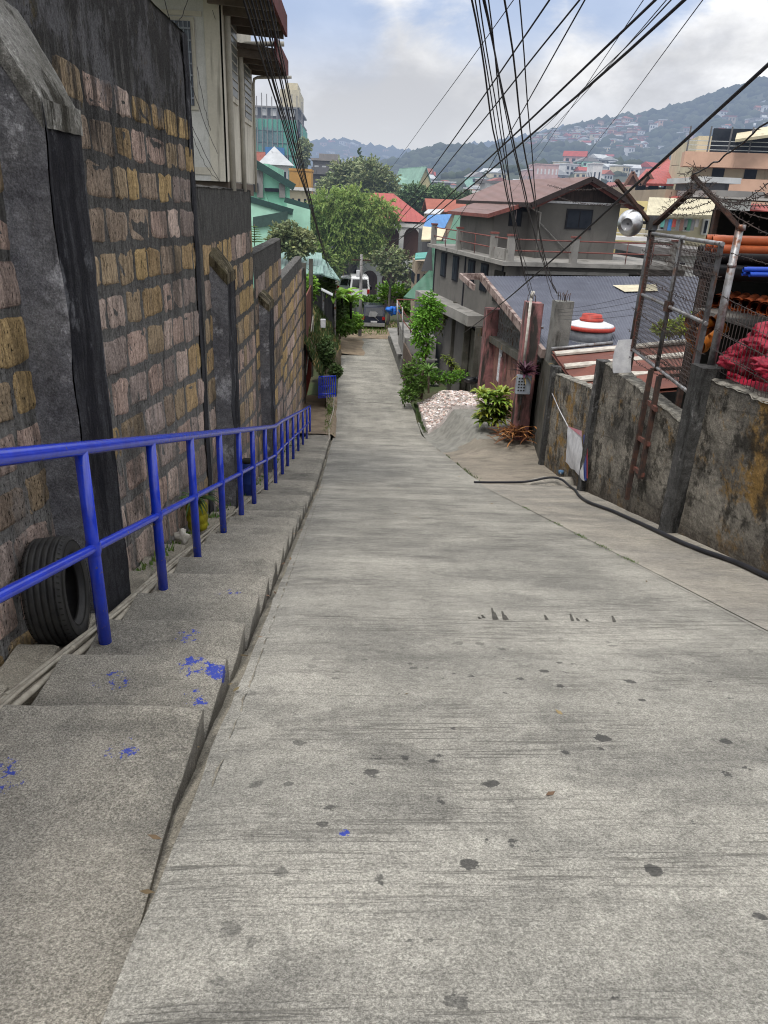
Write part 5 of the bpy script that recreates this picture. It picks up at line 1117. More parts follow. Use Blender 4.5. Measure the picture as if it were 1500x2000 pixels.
for (y0, y1, z0, z1) in ((14.95, 16.2, 3.15, 4.55), (17.0, 18.2, 2.95, 4.2)):
    mb = MB(); mb.box(xs_+.02, xs_+.05, y0, y1, z0, z1); w_ = mb.build('window', m_cream, ch)
    mb = MB(); mb.box(xs_+.052, xs_+.058, y0+.09, y1-.09, z0+.09, z1-.09); mb.build('pane', mat('dusty_glass', (.16, .17, .16), (.10, .11, .11), rough=.3), w_)
    mb = MB()
    for i in range(1, 9): z = z0+.09+(z1-z0-.18)*i/9; mb.box(xs_+.06, xs_+.075, y0+.09, y1-.09, z-.008, z+.008)
    mb.build('window_bar', m_cpipe, w_)
def roofslab(y0, y1, z, ov, nm):
    mb = MB(); mb.hexa([(-9, y0, z+.75), (xs_+ov, y0, z), (xs_+ov, y1, z), (-9, y1, z+.75), (-9, y0, z+.82), (xs_+ov, y0, z+.07), (xs_+ov, y1, z+.07), (-9, y1, z+.82)]); o = mb.build(nm, m_soffit, ch)
    mb = MB(); mb.box(xs_+ov, xs_+ov+.05, y0-.02, y1+.02, z-.08, z+.26); mb.build('fascia', m_dred, o)
    k = y0+.1
    while k < y1: mb = MB(); mb.hexa([(xs_-.1, k, z-.06), (xs_+ov-.02, k, z-.12), (xs_+ov-.02, k+.07, z-.12), (xs_-.1, k+.07, z-.06), (xs_-.1, k, z+.12), (xs_+ov-.02, k, z+.01), (xs_+ov-.02, k+.07, z+.01), (xs_-.1, k+.07, z+.12)]); mb.build('rafter', m_soffit, o); k += .75
e1, e2 = at(556, 62, 16.3), at(559, 146, 18.9)
roofslab(12.4, 16.3, e1.z, e1.x-xs_, 'upper_eave'); roofslab(16.2, 18.9, e2.z, e2.x-xs_, 'lower_eave')
def pipe_(P, r, nm='drainpipe'): mb = MB(); mb.tube(P, r, 10); mb.build(nm, m_cpipe, ch)
def elbow(y, z, ye, ze, r=.05): pipe_([(xs_+.07, y, zb_-.15), (xs_+.07, y, z-.12), (xs_+.09, y, z-.03), (xs_+.16, y, z), (xs_+.9, ye, ze)], r)
elbow(14.95, at(425, 17, 14.95).z, 14.95, at(425, 17, 14.95).z+.10, .055)
elbow(16.5, at(462, 85, 16.5).z, 16.6, at(462, 85, 16.5).z+.05, .045)
elbow(18.45, at(487, 150, 18.4).z, 18.45, at(487, 150, 18.4).z+.04, .03)
pipe_([(xs_+.2, 16.9, e2.z+.42), (xs_+.85, 16.9, e2.z+.40)], .045)
# ------------------------------------------------------------------ generic buildings
cache = {}
def colmat(nm, c, k=.8, hz=HL, **kw): return mat(nm, c, tuple(x*k for x in c), haze=hz, grain=.1, bump=.1, **kw)
C_ = dict(mint=(.30, .66, .50), mint2=(.42, .72, .58), white=(.62, .62, .62), cream=(.56, .50, .36), yellow=(.58, .50, .26), grey=(.24, .23, .23), dgrey=(.13, .13, .14), pink=(.52, .34, .32), peach=(.56, .36, .27), orange=(.50, .27, .06), green=(.05, .14, .09), green2=(.22, .36, .29), teal=(.10, .30, .27), red=(.34, .06, .05), redr=(.33, .065, .055), rust=(.30, .10, .07), blue=(.05, .18, .42), silver=(.46, .48, .50), brown=(.18, .10, .08), tan=(.36, .29, .22))
def cm(k, rib=None): return colmat('paint_'+k, C_[k], .82, sc=.6, grime=tuple(x*.5 for x in C_[k]), gr=(.58, .74), stretch=(1.2, 1.2, .25)) if rib is None else colmat('sheet_'+k, C_[k], .85, sc=.6, rough=.5, rib=rib, grime=tuple(x*.6 for x in C_[k]), gr=(.58, .72), stretch=(.8, .8, .8))
def building(name, label, px0, px1, pyt, Y, wall, roof=None, rk='flat', rot=0, D=None, zb=None, wins=None, rh=None, over=.5, group=None, cat='house', ridge='x', wc=None, balc=None):
    p0, p1 = at(px0, pyt, Y), at(px1, pyt, Y); W_ = p1.x-p0.x; D = D or W_*.8; z1 = p0.z*.5+p1.z*.5; zb = zb if zb is not None else -9-(Y-60)*.02
    c = Vector(((p0.x+p1.x)/2, Y+D/2, zb)); t = thing(name, label, cat, c, group); H = z1-zb
    Mx = Matrix.Translation(c) @ Matrix.Rotation(rot, 4, 'Z'); mb = MB(); hw, hd = W_/2, D/2
    mb.box(-hw, hw, -hd, hd, 0, H, M=Mx)
    rh = rh if rh is not None else W_*.18
    if rk == 'gable':
        if ridge == 'y': mb.poly([Mx @ Vector(v) for v in ((-hw, -hd, H), (hw, -hd, H), (0, -hd, H+rh))]); mb.poly([Mx @ Vector(v) for v in ((hw, hd, H), (-hw, hd, H), (0, hd, H+rh))])
        else: mb.poly([Mx @ Vector(v) for v in ((-hw, hd, H), (-hw, -hd, H), (-hw, 0, H+rh))]); mb.poly([Mx @ Vector(v) for v in ((hw, -hd, H), (hw, hd, H), (hw, 0, H+rh))])
    mb.build('wall', wall, t)
    if roof:
        mb = MB(); o = over; V = lambda *a: Mx @ Vector(a); s = rh*o/(hw if ridge == 'y' else hd) if rk == 'gable' else 0; th = .12
        if rk == 'flat': mb.box(-hw-o, hw+o, -hd-o, hd+o, H, H+.35, M=Mx)
        elif rk == 'gable' and ridge == 'y': slab(mb, V(-hw-o, -hd-o, H-s+.1), V(0, -hd-o, H+rh+.1), V(0, hd+o, H+rh+.1), V(-hw-o, hd+o, H-s+.1), th); slab(mb, V(0, -hd-o, H+rh+.1), V(hw+o, -hd-o, H-s+.1), V(hw+o, hd+o, H-s+.1), V(0, hd+o, H+rh+.1), th)
        elif rk == 'gable': slab(mb, V(-hw-o, -hd-o, H-s+.1), V(hw+o, -hd-o, H-s+.1), V(hw+o, 0, H+rh+.1), V(-hw-o, 0, H+rh+.1), th); slab(mb, V(-hw-o, 0, H+rh+.1), V(hw+o, 0, H+rh+.1), V(hw+o, hd+o, H-s+.1), V(-hw-o, hd+o, H-s+.1), th)
        else:
            k = 0 if rk == 'pyramid' else max(.0, 1-hd/hw)*.9 if hw > hd else 0
            B = [V(-hw-o, -hd-o, H), V(hw+o, -hd-o, H), V(hw+o, hd+o, H), V(-hw-o, hd+o, H)]; T_ = [V(-hw*k-.01, -.01, H+rh), V(hw*k+.01, -.01, H+rh), V(hw*k+.01, .01, H+rh), V(-hw*k-.01, .01, H+rh)]
            mb.hexa(B+T_)
        mb.build('roof', roof, t)
    if wins:
        nx_, nz_, ww, wh, z0f = wins; wc = wc or m_glass
        st = H*(1-z0f)/nz_ if z0f < 1 else 0
        for face in (0, 1, 2) if nx_*nz_ < 30 else (0,):
            L_ = W_ if face == 0 else D
            n = nx_ if face == 0 else max(1, int(nx_*D/W_))
            for i in range(n):
                for j in range(nz_):
                    u = -L_/2+L_*(i+.5)/n; z = H*z0f + st*(j+.5); w2 = ww*L_/n/2; h2 = wh*st/2; mb = MB()
                    if face == 0: mb.box(u-w2, u+w2, -hd-.05, -hd+.02, z-h2, z+h2, M=Mx)
                    elif face == 1: mb.box(hw-.02, hw+.05, u-w2, u+w2, z-h2, z+h2, M=Mx)
                    else: mb.box(-hw-.05, -hw+.02, u-w2, u+w2, z-h2, z+h2, M=Mx)
                    mb.build('window', wc, t)
    if balc:
        for zf in balc: mb = MB(); mb.box(-hw-.2, hw+.2, -hd-1.0, -hd, H*zf, H*zf+.25, M=Mx); mb.box(-hw-.2, hw+.2, -hd-1.0, -hd-.9, H*zf+.25, H*zf+1.1, M=Mx); mb.build('balcony', wall, t)
    return t, Mx, H, hw, hd
B = building; PI = math.pi
# mint house with stepped gables
t, Mx, H, hw, hd = B('mint_house', 'mint green house with grey pilasters and a dark roof edge on the left', 440, 524, 318, 62, cm('mint'), cm('green'), 'gable', ridge='y', D=14, rh=0, zb=-8); bpy.data.objects.remove([c for c in children(t) if c.name.startswith('roof')][0])
mb = MB(); f = lambda px, py, y=61.9: at(px, py, y)
mb.poly([f(480, 470), f(566, 470), f(566, 362), f(496, 316), f(480, 312)]); mb.build('gable_wall', cm('mint'), t)
mb = MB(); mb.bar(f(478, 306, 61.5), f(575, 366, 61.5), .35, .5); mb.bar(f(478, 386, 59), f(572, 414, 59), .4, .4); mb.build('roof_edge', colmat('dark_green_edge', (.03, .07, .065)), t)
mb = MB()
for px in (508, 551): mb.bar(f(px, 332 if px < 520 else 358, 61.7), f(px, 386, 61.7), .45, .2)
mb.build('pilaster', cm('grey'), t)
for (x0, x1, y0, y1) in ((484, 504, 358, 374), (517, 544, 368, 374)):
    mb = MB(); a, b = f(x0, y1, 61.6), f(x1, y0, 61.6); mb.box(a.x, b.x, a.y-.1, a.y+.2, a.z, b.z); mb.build('window', m_glass, t)
mb = MB(); mb.poly([f(482, 520, 58.9), f(572, 520, 58.9), f(572, 414, 58.9), f(482, 388, 58.9)]); mb.poly([f(560, 480, 60), f(606, 480, 60), f(606, 404, 60), f(560, 393, 60)]); mb.build('lower_wall', cm('mint2'), t)
mb = MB(); mb.bar(f(556, 390, 58), f(612, 406, 58), .3, .35); mb.build('roof_edge', colmat('dark_green_edge', (.03, .07, .065)), t)
mb = MB(); a, b = f(494, 440, 58.7), f(562, 416, 58.7); mb.poly([f(494, 446, 58.7), f(562, 436, 58.7), f(562, 412, 58.7), f(494, 424, 58.7)]); w_ = mb.build('window', colmat('dim_green_glass', (.05, .09, .08)), t)
mb = MB(); mb.poly([f(482, 470, 58), f(575, 440, 58), f(575, 446, 58), f(482, 478, 58)]); mb.build('ledge', cm('mint2'), t)
# tower under scaffolding
t, Mx, H, hw, hd = B('tower_block', 'unfinished grey tower block wrapped in green netting', 470, 580, 208, 215, cm('dgrey'), None, D=30, zb=-14, cat='building')
mg = colmat('green_scaffold_net', (.10, .36, .28), .75, sc=.06, grime=(.10, .17, .18), gr=(.52, .64), stretch=(.12, .12, .12)); nf = 13
for k in range(nf+1):
    z = H*k/nf; mb = MB(); mb.box(-hw-.6, hw+.6, -hd-.8, -hd, z-.35, z+.05, M=Mx); mb.box(hw, hw+.8, -hd-.8, hd, z-.35, z+.05, M=Mx); mb.build('floor_slab', cm('grey'), t)
for k in range(nf):
    for i in range(6): 
        z = H*k/nf; x = -hw+2*hw*(i+.5)/6; mb = MB(); mb.box(x-hw*.10, x+hw*.10, -hd-.3, -hd+.1, z+H/nf*.25, z+H/nf*.8, M=Mx); mb.build('window', cm('white') if (k == nf-1 or (k*7+i*3) % 5 == 0) else m_glass, t)
mb = MB()
for k in range(0, nf-1):
    for i in range(7):
        if (k*5+i*3) % 11 == 0: continue
        z = H*k/nf; x = -hw+2*hw*i/7; e = R(-.2, .2); mb.quad(*(Mx @ Vector(v) for v in ((x, -hd-1.4+e, z), (x+2*hw/7*.96, -hd-1.4+e, z), (x+2*hw/7*.96, -hd-1.3, z+H/nf*.97), (x, -hd-1.3, z+H/nf*.93))))
mb.quad(*(Mx @ Vector(v) for v in ((hw+1.2, -hd-1.4, 0), (hw+1.2, hd, 0), (hw+1.0, hd, H*.9), (hw+1.0, -hd-1.4, H*.9)))); mb.build('netting', mg, t)
mb = MB(); mb.box(hw*.35, hw*1.05, -hd+4, hd-8, H, H+4.5, M=Mx); mb.box(hw*.5, hw*.95, -hd+8, hd-10, H+4.5, H+6.5, M=Mx); mb.build('stair_head', cm('cream'), t)
for k in range(14):
    x = -hw-.8+(2*hw+2.2)*k/13; mb = MB(); mb.tube([Mx @ Vector((x, -hd-1.7, 0)), Mx @ Vector((x, -hd-1.7, H+R(1.2, 3)))], .12, 4); mb.build('scaffold_pole', cm('grey'), t)
mb = MB(); mb.box(-1, 4, -hd-1.9, -hd-1.5, H*.66, H*.74, M=Mx); mb.build('blue_sheet', cm('blue'), t)
B('pyramid_roof_house', 'pale house with a white pyramid roof in front of the netted tower', 508, 558, 322, 120, cm('white'), cm('silver'), 'pyramid', rot=.15, rh=2.6, over=.8, D=5, wins=(3, 3, .45, .45, .4))
B('red_roof_house', 'small dark red roofed house left of the pyramid roof', 486, 512, 312, 140, cm('tan'), cm('rust'), 'gable', rh=1.2)
B('orange_block', 'plain orange box-shaped building under the power cables', 565, 608, 334, 130, cm('orange'), cm('orange'), 'flat', over=.1, D=6)
B('apartment_block', 'grey four-storey apartment block with balconies and a stair tower', 611, 655, 314, 140, cm('dgrey'), cm('grey'), 'flat', over=.3, wins=(3, 5, .55, .45, .2), wc=cm('silver'), cat='building', D=8, balc=(.5, .7, .88))
p = at(640, 303, 141); mb = MB(); mb.box(p.x-1.5, p.x+2, 141, 146, p.z-2, p.z+.2); tag(mb.build('roof_cabin', cm('grey')), 'dark stair cabin on top of the grey apartment block', 'cabin')
B('low_house', 'cream low house between the mint house and the grey apartment block', 566, 602, 372, 95, cm('cream'), cm('white'), 'flat', wins=(3, 2, .4, .4, .5), D=8)
B('low_house', 'pinkish low house right behind the bright green tree, below the grey block', 600, 640, 388, 100, cm('pink'), cm('grey'), 'flat', wins=(3, 2, .4, .4, .5), D=8)
t = B('church', 'yellow gabled church with pale green roofs beyond the trees', 790, 828, 372, 200, cm('yellow'), cm('green2'), 'gable', ridge='y', rh=5.5, D=20, rot=.25, over=.8, cat='church', wins=(3, 2, .25, .4, .55))[0]
mb = MB(); p = at(800, 345, 212); mb.hexa([at(770, 372, 206), at(805, 378, 206), at(815, 352, 216), at(780, 352, 222), at(770, 352, 206)+Vector((0, 2, 0)), at(800, 350, 206)+Vector((0, 3, 0)), at(812, 342, 216), at(780, 342, 222)]); mb.build('side_roof', cm('green2'), t)
B('long_building', 'long grey building with a flat pale roof and a row of windows', 826, 880, 356, 230, cm('grey'), cm('silver'), 'flat', D=14, over=1.5, wins=(9, 2, .6, .3, .6), cat='building', wc=cm('white'))
B('villa', 'white villa with dark square windows left of the brown roof', 921, 972, 378, 120, cm('white'), cm('white'), 'flat', over=.2, wins=(3, 3, .35, .35, .35), D=8)
B('villa', 'small upper block of white rooms behind the white villa', 948, 972, 358, 128, cm('white'), cm('dgrey'), 'flat', over=.8, D=5, wins=(2, 1, .4, .35, .8))
# white porch house with red hip roof
t, Mx, H, hw, hd = B('porch_house', 'white arcaded house with a red hipped roof behind the bright green tree', 705, 822, 428, 76, cm('brown'), None, D=8, zb=-9)
mb = MB(); z = H; V = lambda *a: Mx @ Vector(a); mb.hexa([V(-hw-1, -hd-2.2, z-.1), V(hw+.8, -hd-2.2, z-.1), V(hw+.8, hd+1, z-.1), V(-hw-1, hd+1, z-.1), V(-hw*.55, -.05, z+2.3), V(hw*.12, -.05, z+2.3), V(hw*.12, .05, z+2.3), V(-hw*.55, .05, z+2.3)]); mb.build('roof', cm('redr', (0, 14)), t)
mw = cm('white')
for k in range(4):
    x = -hw+2*hw*k/3; mb = MB(); mb.box(x-.22, x+.22, -hd-2.0, -hd-1.6, 0, H-.1, M=Mx); mb.build('column', mw, t)
for zf in (.48, .93): mb = MB(); mb.box(-hw-.3, hw+.3, -hd-2.1, -hd-1.5, H*zf, H*zf+.35, M=Mx); mb.build('beam', mw, t)
for k in range(3):
    for zf in (.48, .93):
        x0 = -hw+2*hw*k/3+.2; x1 = -hw+2*hw*(k+1)/3-.2; mb = MB(); n = 8; zz_ = H*zf; r = (x1-x0)/2
        for i in range(n):
            a0, a1 = math.pi*i/n, math.pi*(i+1)/n; xa, xb = (x0+x1)/2-r*math.cos(a0), (x0+x1)/2-r*math.cos(a1)
            mb.quad(V(xa, -hd-2.0, zz_-.9+.9*math.sin(a0)), V(xb, -hd-2.0, zz_-.9+.9*math.sin(a1)), V(xb, -hd-2.0, zz_+.02), V(xa, -hd-2.0, zz_+.02))
        mb.build('arch', mw, t)
mb = MB(); mb.box(-hw, hw, -hd-1.95, -hd-1.85, H*.48+.35, H*.48+1.1, M=Mx); mb.build('balcony_rail', mw, t)
B('roofed_house', 'house with a white and red patched roof right of the porch house', 842, 905, 412, 88, cm('tan'), cm('rust'), 'gable', rh=1.1, D=6)
p = at(842, 408, 86); mb = MB(); slab(mb, at(828, 416, 84), at(858, 418, 84), at(872, 405, 90), at(840, 405, 90), .1); tag(mb.build('roof_sheet', cm('silver')), 'bright white roof sheet beside the patched red roof', 'roof')
mb = MB(); slab(mb, at(826, 444, 62), at(868, 446, 62), at(882, 418, 68), at(836, 420, 68), .1); tag(mb.build('blue_roof', cm('blue', (0, 16))), 'bright blue sheet roof below the patched red roof', 'roof')
mb = MB(); slab(mb, at(823, 468, 60), at(862, 468, 60), at(872, 446, 62), at(826, 442, 62), .15); tag(mb.build('cream_canopy', cm('cream')), 'cream canopy just under the bright blue sheet roof', 'canopy')
B('stall', 'dark open room under the cream canopy', 826, 866, 450, 63.5, cm('dgrey'), None, D=4)
# green a-frame houses
mgr = cm('green', (0, 12)); t = thing('a_frame_house', 'steep green A-frame roofed house behind the pole and the parked cars', 'house', at(850, 600, 54), 'green roofed houses')
mb = MB(); slab(mb, at(843, 470, 52), at(868, 472, 52), at(866, 560, 49), at(846, 535, 49), .15)
mb.build('upper_roof', mgr, t)
mb = MB(); slab(mb, at(838, 528, 51), at(864, 532, 51), at(862, 592, 47), at(788, 580, 48), .15); mb.build('lower_roof', mgr, t)
mb = MB(); mb.poly([at(841, 474, 51.5), at(851, 530, 51.5), at(822, 530, 51.5)]); mb.build('gable', cm('dgrey'), t)
mb = MB(); a, b = at(800, 620, 51), at(860, 500, 51); mb.box(a.x+.8, b.x, 51.8, 57, -9, b.z-2.5); mb.build('wall', cm('dgrey'), t)
t = B('green_roof_house', 'house with a large dark green roof behind the terrace rail', 872, 972, 472, 58, cm('grey'), None, D=8)[0]
mb = MB(); slab(mb, at(868, 484, 56), at(975, 474, 56), at(970, 424, 64), at(888, 420, 64), .15); mb.build('roof', mgr, t)
mb = MB(); slab(mb, at(810, 505, 55), at(842, 503, 55), at(838, 492, 57), at(812, 494, 57), .1); tag(mb.build('teal_roof', cm('teal')), 'small teal awning roof beside the steep green roof', 'roof')
B('kiosk', 'tan kiosk under the small teal awning', 812, 838, 510, 57, cm('tan'), None, D=3, wins=(2, 1, .4, .3, .6))
# shack with green translucent roofs on the left of the road
mt = colmat('pale_green_sheet', (.20, .32, .29), .85, sc=1, rough=.4, rib=(0, 26)); t = thing('roadside_shack', 'shack with pale green sheet roofs left of the road, past the stone walls', 'shack', at(620, 600, 52), 'shacks')
mb = MB(); slab(mb, at(545, 536, 48), at(632, 534, 48), at(628, 494, 53), at(545, 486, 53), .08); mb.build('roof', mt, t)
mb = MB(); slab(mb, at(628, 536, 49), at(664, 546, 49), at(640, 512, 56), at(626, 502, 56), .08); mb.build('side_roof', mt, t)
mb = MB(); a, b = at(560, 600, 51), at(652, 540, 51); mb.box(a.x, b.x, 51, 55, -8.5, b.z-.05); mb.build('wall', colmat('dark_boards', (.07, .06, .05), rib=(0, 20)), t)
for px in (632, 655): p = at(px, 545, 50.6); mb = MB(); mb.tube([(p.x, 50.6, -8.2), (p.x, 50.6, p.z)], .08, 6); mb.build('post', m_galv, t)
mb = MB(); mb.box(at(632, 0, 50.9).x, at(634, 0, 50.9).x+.5, 50.7, 50.9, at(640, 575, 50.8).z, at(640, 550, 50.8).z); mb.build('window', m_glass, t)
mb = MB(); slab(mb, at(628, 566, 46), at(650, 577, 46), at(650, 573, 47.5), at(628, 562, 47.5), .05); tag(mb.build('awning', cm('silver')), 'white awning strip on the side of the green-roofed shack', 'awning')
# ------------------------------------------------------------------ eroded bank left of the level road
m_bank = mat('eroded_bank', (.17, .13, .09), (.09, .085, .045), sc=1.3, bump=1, bs=9, grain=.6, grime=(.30, .26, .20), gr=(.60, .70), stretch=(2, 2, 1.2))
def bk(u, v):
    y = 35.5+24*v; h = 4.6-2.4*v; x = -1.05-.25*math.sin(v*9)+.5*v - u*1.9 - .35*N(u*3, v*12, 1)
    z = zr(y)-.1+h*(u**.62) + .35*N(u*4, v*14, 3)+.14*N(u*12, v*40, 4); return Vector((x, y, z))
mb = MB(); mb.grid(bk, 26, 90, flip=True); bank = struct(mb.build('earth_bank', m_bank, origin=(0, 0, 0)))
bkp = lambda: bk(R(.1, 1), R(0, 1))
weeds('weeds and creepers covering the earth bank', bkp, 5200, .32, m_lf_dark)
weeds('pale dry grass on the earth bank', bkp, 2200, .28, mat('dry_grass', (.30, .26, .12), (.2, .18, .08), attr=True, bump=0, grain=0))
mb = MB(); mb.grid(lambda u, v: Vector((-1.2+2.2*u+.2*N(v*5, 1), 50+v*10, zr(50+v*10)+.02+.03*N(u*5, v*9)+(.25*(1-u)**2))), 14, 40); struct(mb.build('dirt_shoulder', m_dirt, origin=(0, 0, 0)))
mb = MB(); mb.grid(lambda u, v: Vector((-.8+5.6*u, 57.0+v*9, zr(57)+.03+.05*N(u*5, v*9))), 14, 40); struct(mb.build('dirt_yard', m_dirt, origin=(0, 0, 0)))
weeds('grass around the parked hatchback', lambda: Vector((R(-.8, 4.8), R(58.5, 66), zr(60)+.08)), 1000, .20, m_lf)
# rusty sheet gate and the red slatted gate with a white post, at the end of the stone walls
t = thing('sheet_gate', 'tall rusty brown sheet gate at the end of the stone walls', 'gate', (-2.2, 39.5, zr(39)), 'gates on the left side')
mb = MB(); a = onx(592, 562, -2.2); b = onx(607, 560, -2.2)
mb.box(-2.26, -2.2, 36.5, 43.0, -5.3, -3.0); mb.build('sheet', mat('rust_brown_sheet', (.17, .06, .045), (.10, .035, .03), sc=1, rib=(1, 20)), t)
for y in (36.45, 43.05): mb = MB(); mb.box(-2.34, -2.12, y-.12, y+.12, -8.2, -1.3 if y < 40 else -1.6); mb.build('post', m_concd, t)
t = thing('slatted_gate', 'dark red slatted gate below the rusty sheet, beside a white post', 'gate', (-2.2, 39, zr(39)), 'gates on the left side'); y = 36.7
while y < 42.8: mb = MB(); mb.box(-2.23, -2.17, y, y+.26, -8.0, -5.5); mb.build('slat', mat('dark_red_paint', (.22, .035, .03), (.15, .03, .025)), t); y += .36
mb = MB(); mb.box(-2.3, -2.1, 43.2, 43.5, -8.2, -4.9); mb.bar((-2.12, 36.6, -6.6), (-2.12, 43.2, -4.7), .05, .12); mb.build('post', mat('dirty_white_paint', (.55, .53, .47), (.4, .38, .33)), t)
# far short blue railing
br0, br1 = at(623, 772, 35.2), at(655, 775, 35.6); t = thing('blue_railing', 'short blue upright-barred railing where the steps meet the level road', 'railing', (br0.x, br0.y, br0.z-.1))
zt_ = at(630, 736, 35.2).z
for f, r in ((0, .045), (.45, .03), (1, .045)): mb = MB(); z = (br0.z+.05)*(1-f)+zt_*f; mb.tube([(br0.x, br0.y, z), (br1.x, br1.y, z-.04)], r*.8, 8); mb.build('rail', m_blue, t)
for k in range(9): x = br0.x+(br1.x-br0.x)*k/8; y = br0.y+(br1.y-br0.y)*k/8; mb = MB(); mb.box(x-.025, x+.025, y-.025, y+.025, br0.z-.15, zt_-.04*k/8); mb.build('bar', m_blue, t)
mb = MB(); mb.tube([onx(664, 770, -.75)+Vector((0, 0, 0)) if False else Vector((-.75, 38, zr(38)+.1)), Vector((-.72, 35, zr(35)+.06)), Vector((-.85, 32, zr(32)+.07)), Vector((-.72, 28, zr(28)+.04)), Vector((-.8, 24, zr(24)+.0))], .035, 6); tag(mb.build('conduit', m_pvc), 'white conduit lying along the gutter near the foot of the steps', 'conduit')
# meter box on the bank
p = at(631, 632, 41); mb = MB(); mb.bbox(p.x-.14, p.x+.14, p.y-.1, p.y+.05, p.z-.22, p.z+.25, .02); tag(mb.build('meter_box', m_white), 'small white meter box fixed on the overgrown bank', 'meter box')
# ------------------------------------------------------------------ vehicles
m_paintk = mat('dark_car_paint', (.012, .015, .03), (.014, .018, .034), rough=.2, bump=0, grain=0, spec=.6)
m_paintw = mat('white_car_paint', (.68, .69, .71), (.62, .63, .66), rough=.25, bump=0, grain=0, spec=.5)
m_carglass = mat('car_glass', (.015, .018, .022), (.02, .022, .028), rough=.08, bump=0, grain=0, spec=.8)
m_lightr = mat('tail_lamp', (.40, .02, .02), (.3, .02, .02), rough=.2, bump=0); m_chrome = mat('bumper_silver', (.42, .43, .44), rough=.3, metal=.4, bump=0)
def vehicle(name, label, cat, loc, rz, L_, W_, H_, paint, kind, extra=None, bumper=None):
    t = thing(name, label, cat, loc); M = Matrix.Translation(loc) @ Matrix.Rotation(rz, 4, 'Z')     # rear faces -y
    hw = W_/2; belt = H_*.56; g = .22
    if kind == 'van': prof = [(0, g), (-.05, g+.35), (0, belt), (.10, H_*.93), (.3, H_), (L_*.72, H_), (L_*.86, belt+.15), (L_*.98, belt-.1), (L_, g+.3), (L_*.98, g)]
    else: prof = [(0.05, g), (-.06, g+.32), (0, belt), (.30, H_*.95), (.6, H_), (L_*.55, H_), (L_*.70, belt+.05), (L_*.96, belt-.12), (L_, g+.3), (L_*.98, g)]
    loops = []
    for f, ins in ((-1, .06), (-.96, .0), (.96, .0), (1, .06)):
        L = []
        for (y, z) in prof:
            top = max(0, (z-belt)/(H_-belt)); w = hw*(1-.16*top)*(1 if abs(f) < 1 else .965)
            cy = L_/2; s = 1 if abs(f) < 1 else .985; L.append(((1 if f > 0 else -1)*w, cy+(y-cy)*s, g+(z-g)*s))
        loops.append(L)
    mb = MB(); mb.loft(loops, True, True, M=M); mb.build('body', paint, t)
    rg = [(-.80, belt+.04), (.80, belt+.04), (.72, H_*.90), (-.72, H_*.90)]
    def ry(z): 
        (y0, z0), (y1, z1) = prof[2], prof[3]; return y0+(y1-y0)*max(0, min(1, (z-z0)/(z1-z0)))
    mb = MB(); P_ = [M @ Vector((a*hw, ry(z)-.035, z)) for a, z in rg]; mb.hexa(P_+[p+M.to_3x3() @ Vector((0, .05, 0)) for p in P_]); mb.build('rear_window', m_carglass, t)
    for s in (-1, 1):
        x = lambda z: s*(hw*(1-.16*max(0, (z-belt)/(H_-belt)))+.008); z0, z1 = belt+.05, H_*.90
        mb = MB(); ys_ = (.45, L_*.70) if kind == 'van' else (.50, L_*.63); P_ = [M @ Vector(v) for v in ((x(z0), ys_[0]-.1, z0), (x(z0), ys_[1]+.1, z0), (x(z1), ys_[1]-.25, z1), (x(z1), ys_[0]+.1, z1))]; mb.poly(P_ if s > 0 else P_[::-1]); mb.build('side_window', m_carglass, t)
        zl = (H_*.42, H_*.55) if kind == 'car' else (H_*.38, H_*.54); mb = MB(); mb.box(s*hw*.98-.11, s*hw*.98+.11 if s < 0 else s*hw*.98, -.10, .05, *zl, M=M) if s < 0 else mb.box(s*hw*.98-.22, s*hw*.98, -.10, .05, *zl, M=M); mb.build('tail_light', m_lightr, t)
        for y in (.75, L_-.85):
            mb = MB(); Mw = M @ Matrix.Translation((s*(hw-.12), y, .31)) @ Matrix.Rotation(math.pi/2, 4, 'Y'); mb.lathe([(.20, -.11), (.30, -.11), (.315, -.08), (.315, .08), (.30, .11), (.20, .11)], n=20, M=Mw); w_ = mb.build('wheel', m_rubber, t)
            mb = MB(); mb.lathe([(.02, s*.115), (.19, s*.10), (.2, s*.112)], n=16, M=Mw, cap=False); mb.build('rim', m_chrome, w_)
    mb = MB(); mb.box(-hw*.97, hw*.97, -.14, .04, g+.03, g+.30, M=M); mb.build('bumper', bumper or paint, t)
    mb = MB(); mb.box(-.26, .26, -.16, -.142, g+.34, g+.47, M=M); mb.build('number_plate', m_white, t)
    if extra: extra(t, M)
    return t
yh = 61.5; hp_ = at(730, 630, yh); zc0 = zr(60)+.03
def hatch_x(t, M):
    mb = MB(); P_ = [M @ Vector((x, -.10-.12*z, 1.02+.62*z)) for x, z in ((-.45, 0), (.15, .0), (.30, .45), (.1, .7), (-.35, .7))]; mb.poly(P_); mb.build('spare_cover', cm('silver'), t)
    mb = MB(); mb.bar(M @ Vector((.0, -.18, 1.05)), M @ Vector((.38, -.2, .72)), .03); mb.build('wiper', m_chrome, t)
vehicle('parked_hatchback', 'dark blue hatchback with a silver bumper parked at the end of the road', 'car', Vector((hp_.x, yh, zc0)), .04, 4.1, 1.85, 1.85, m_paintk, 'car', hatch_x, m_chrome)
vp = at(702, 590, 69); vehicle('parked_van', 'white van seen from behind, parked left of the dark hatchback', 'van', Vector((vp.x, 69, vp.z-.1)), .05, 4.6, 1.8, 2.3, m_paintw, 'van')
vp = at(672, 585, 74); vehicle('parked_suv', 'white off-road car parked left of the white van', 'car', Vector((vp.x+.3, 74, vp.z+.25)), -.25, 4.4, 1.85, 1.85, m_paintw, 'car')
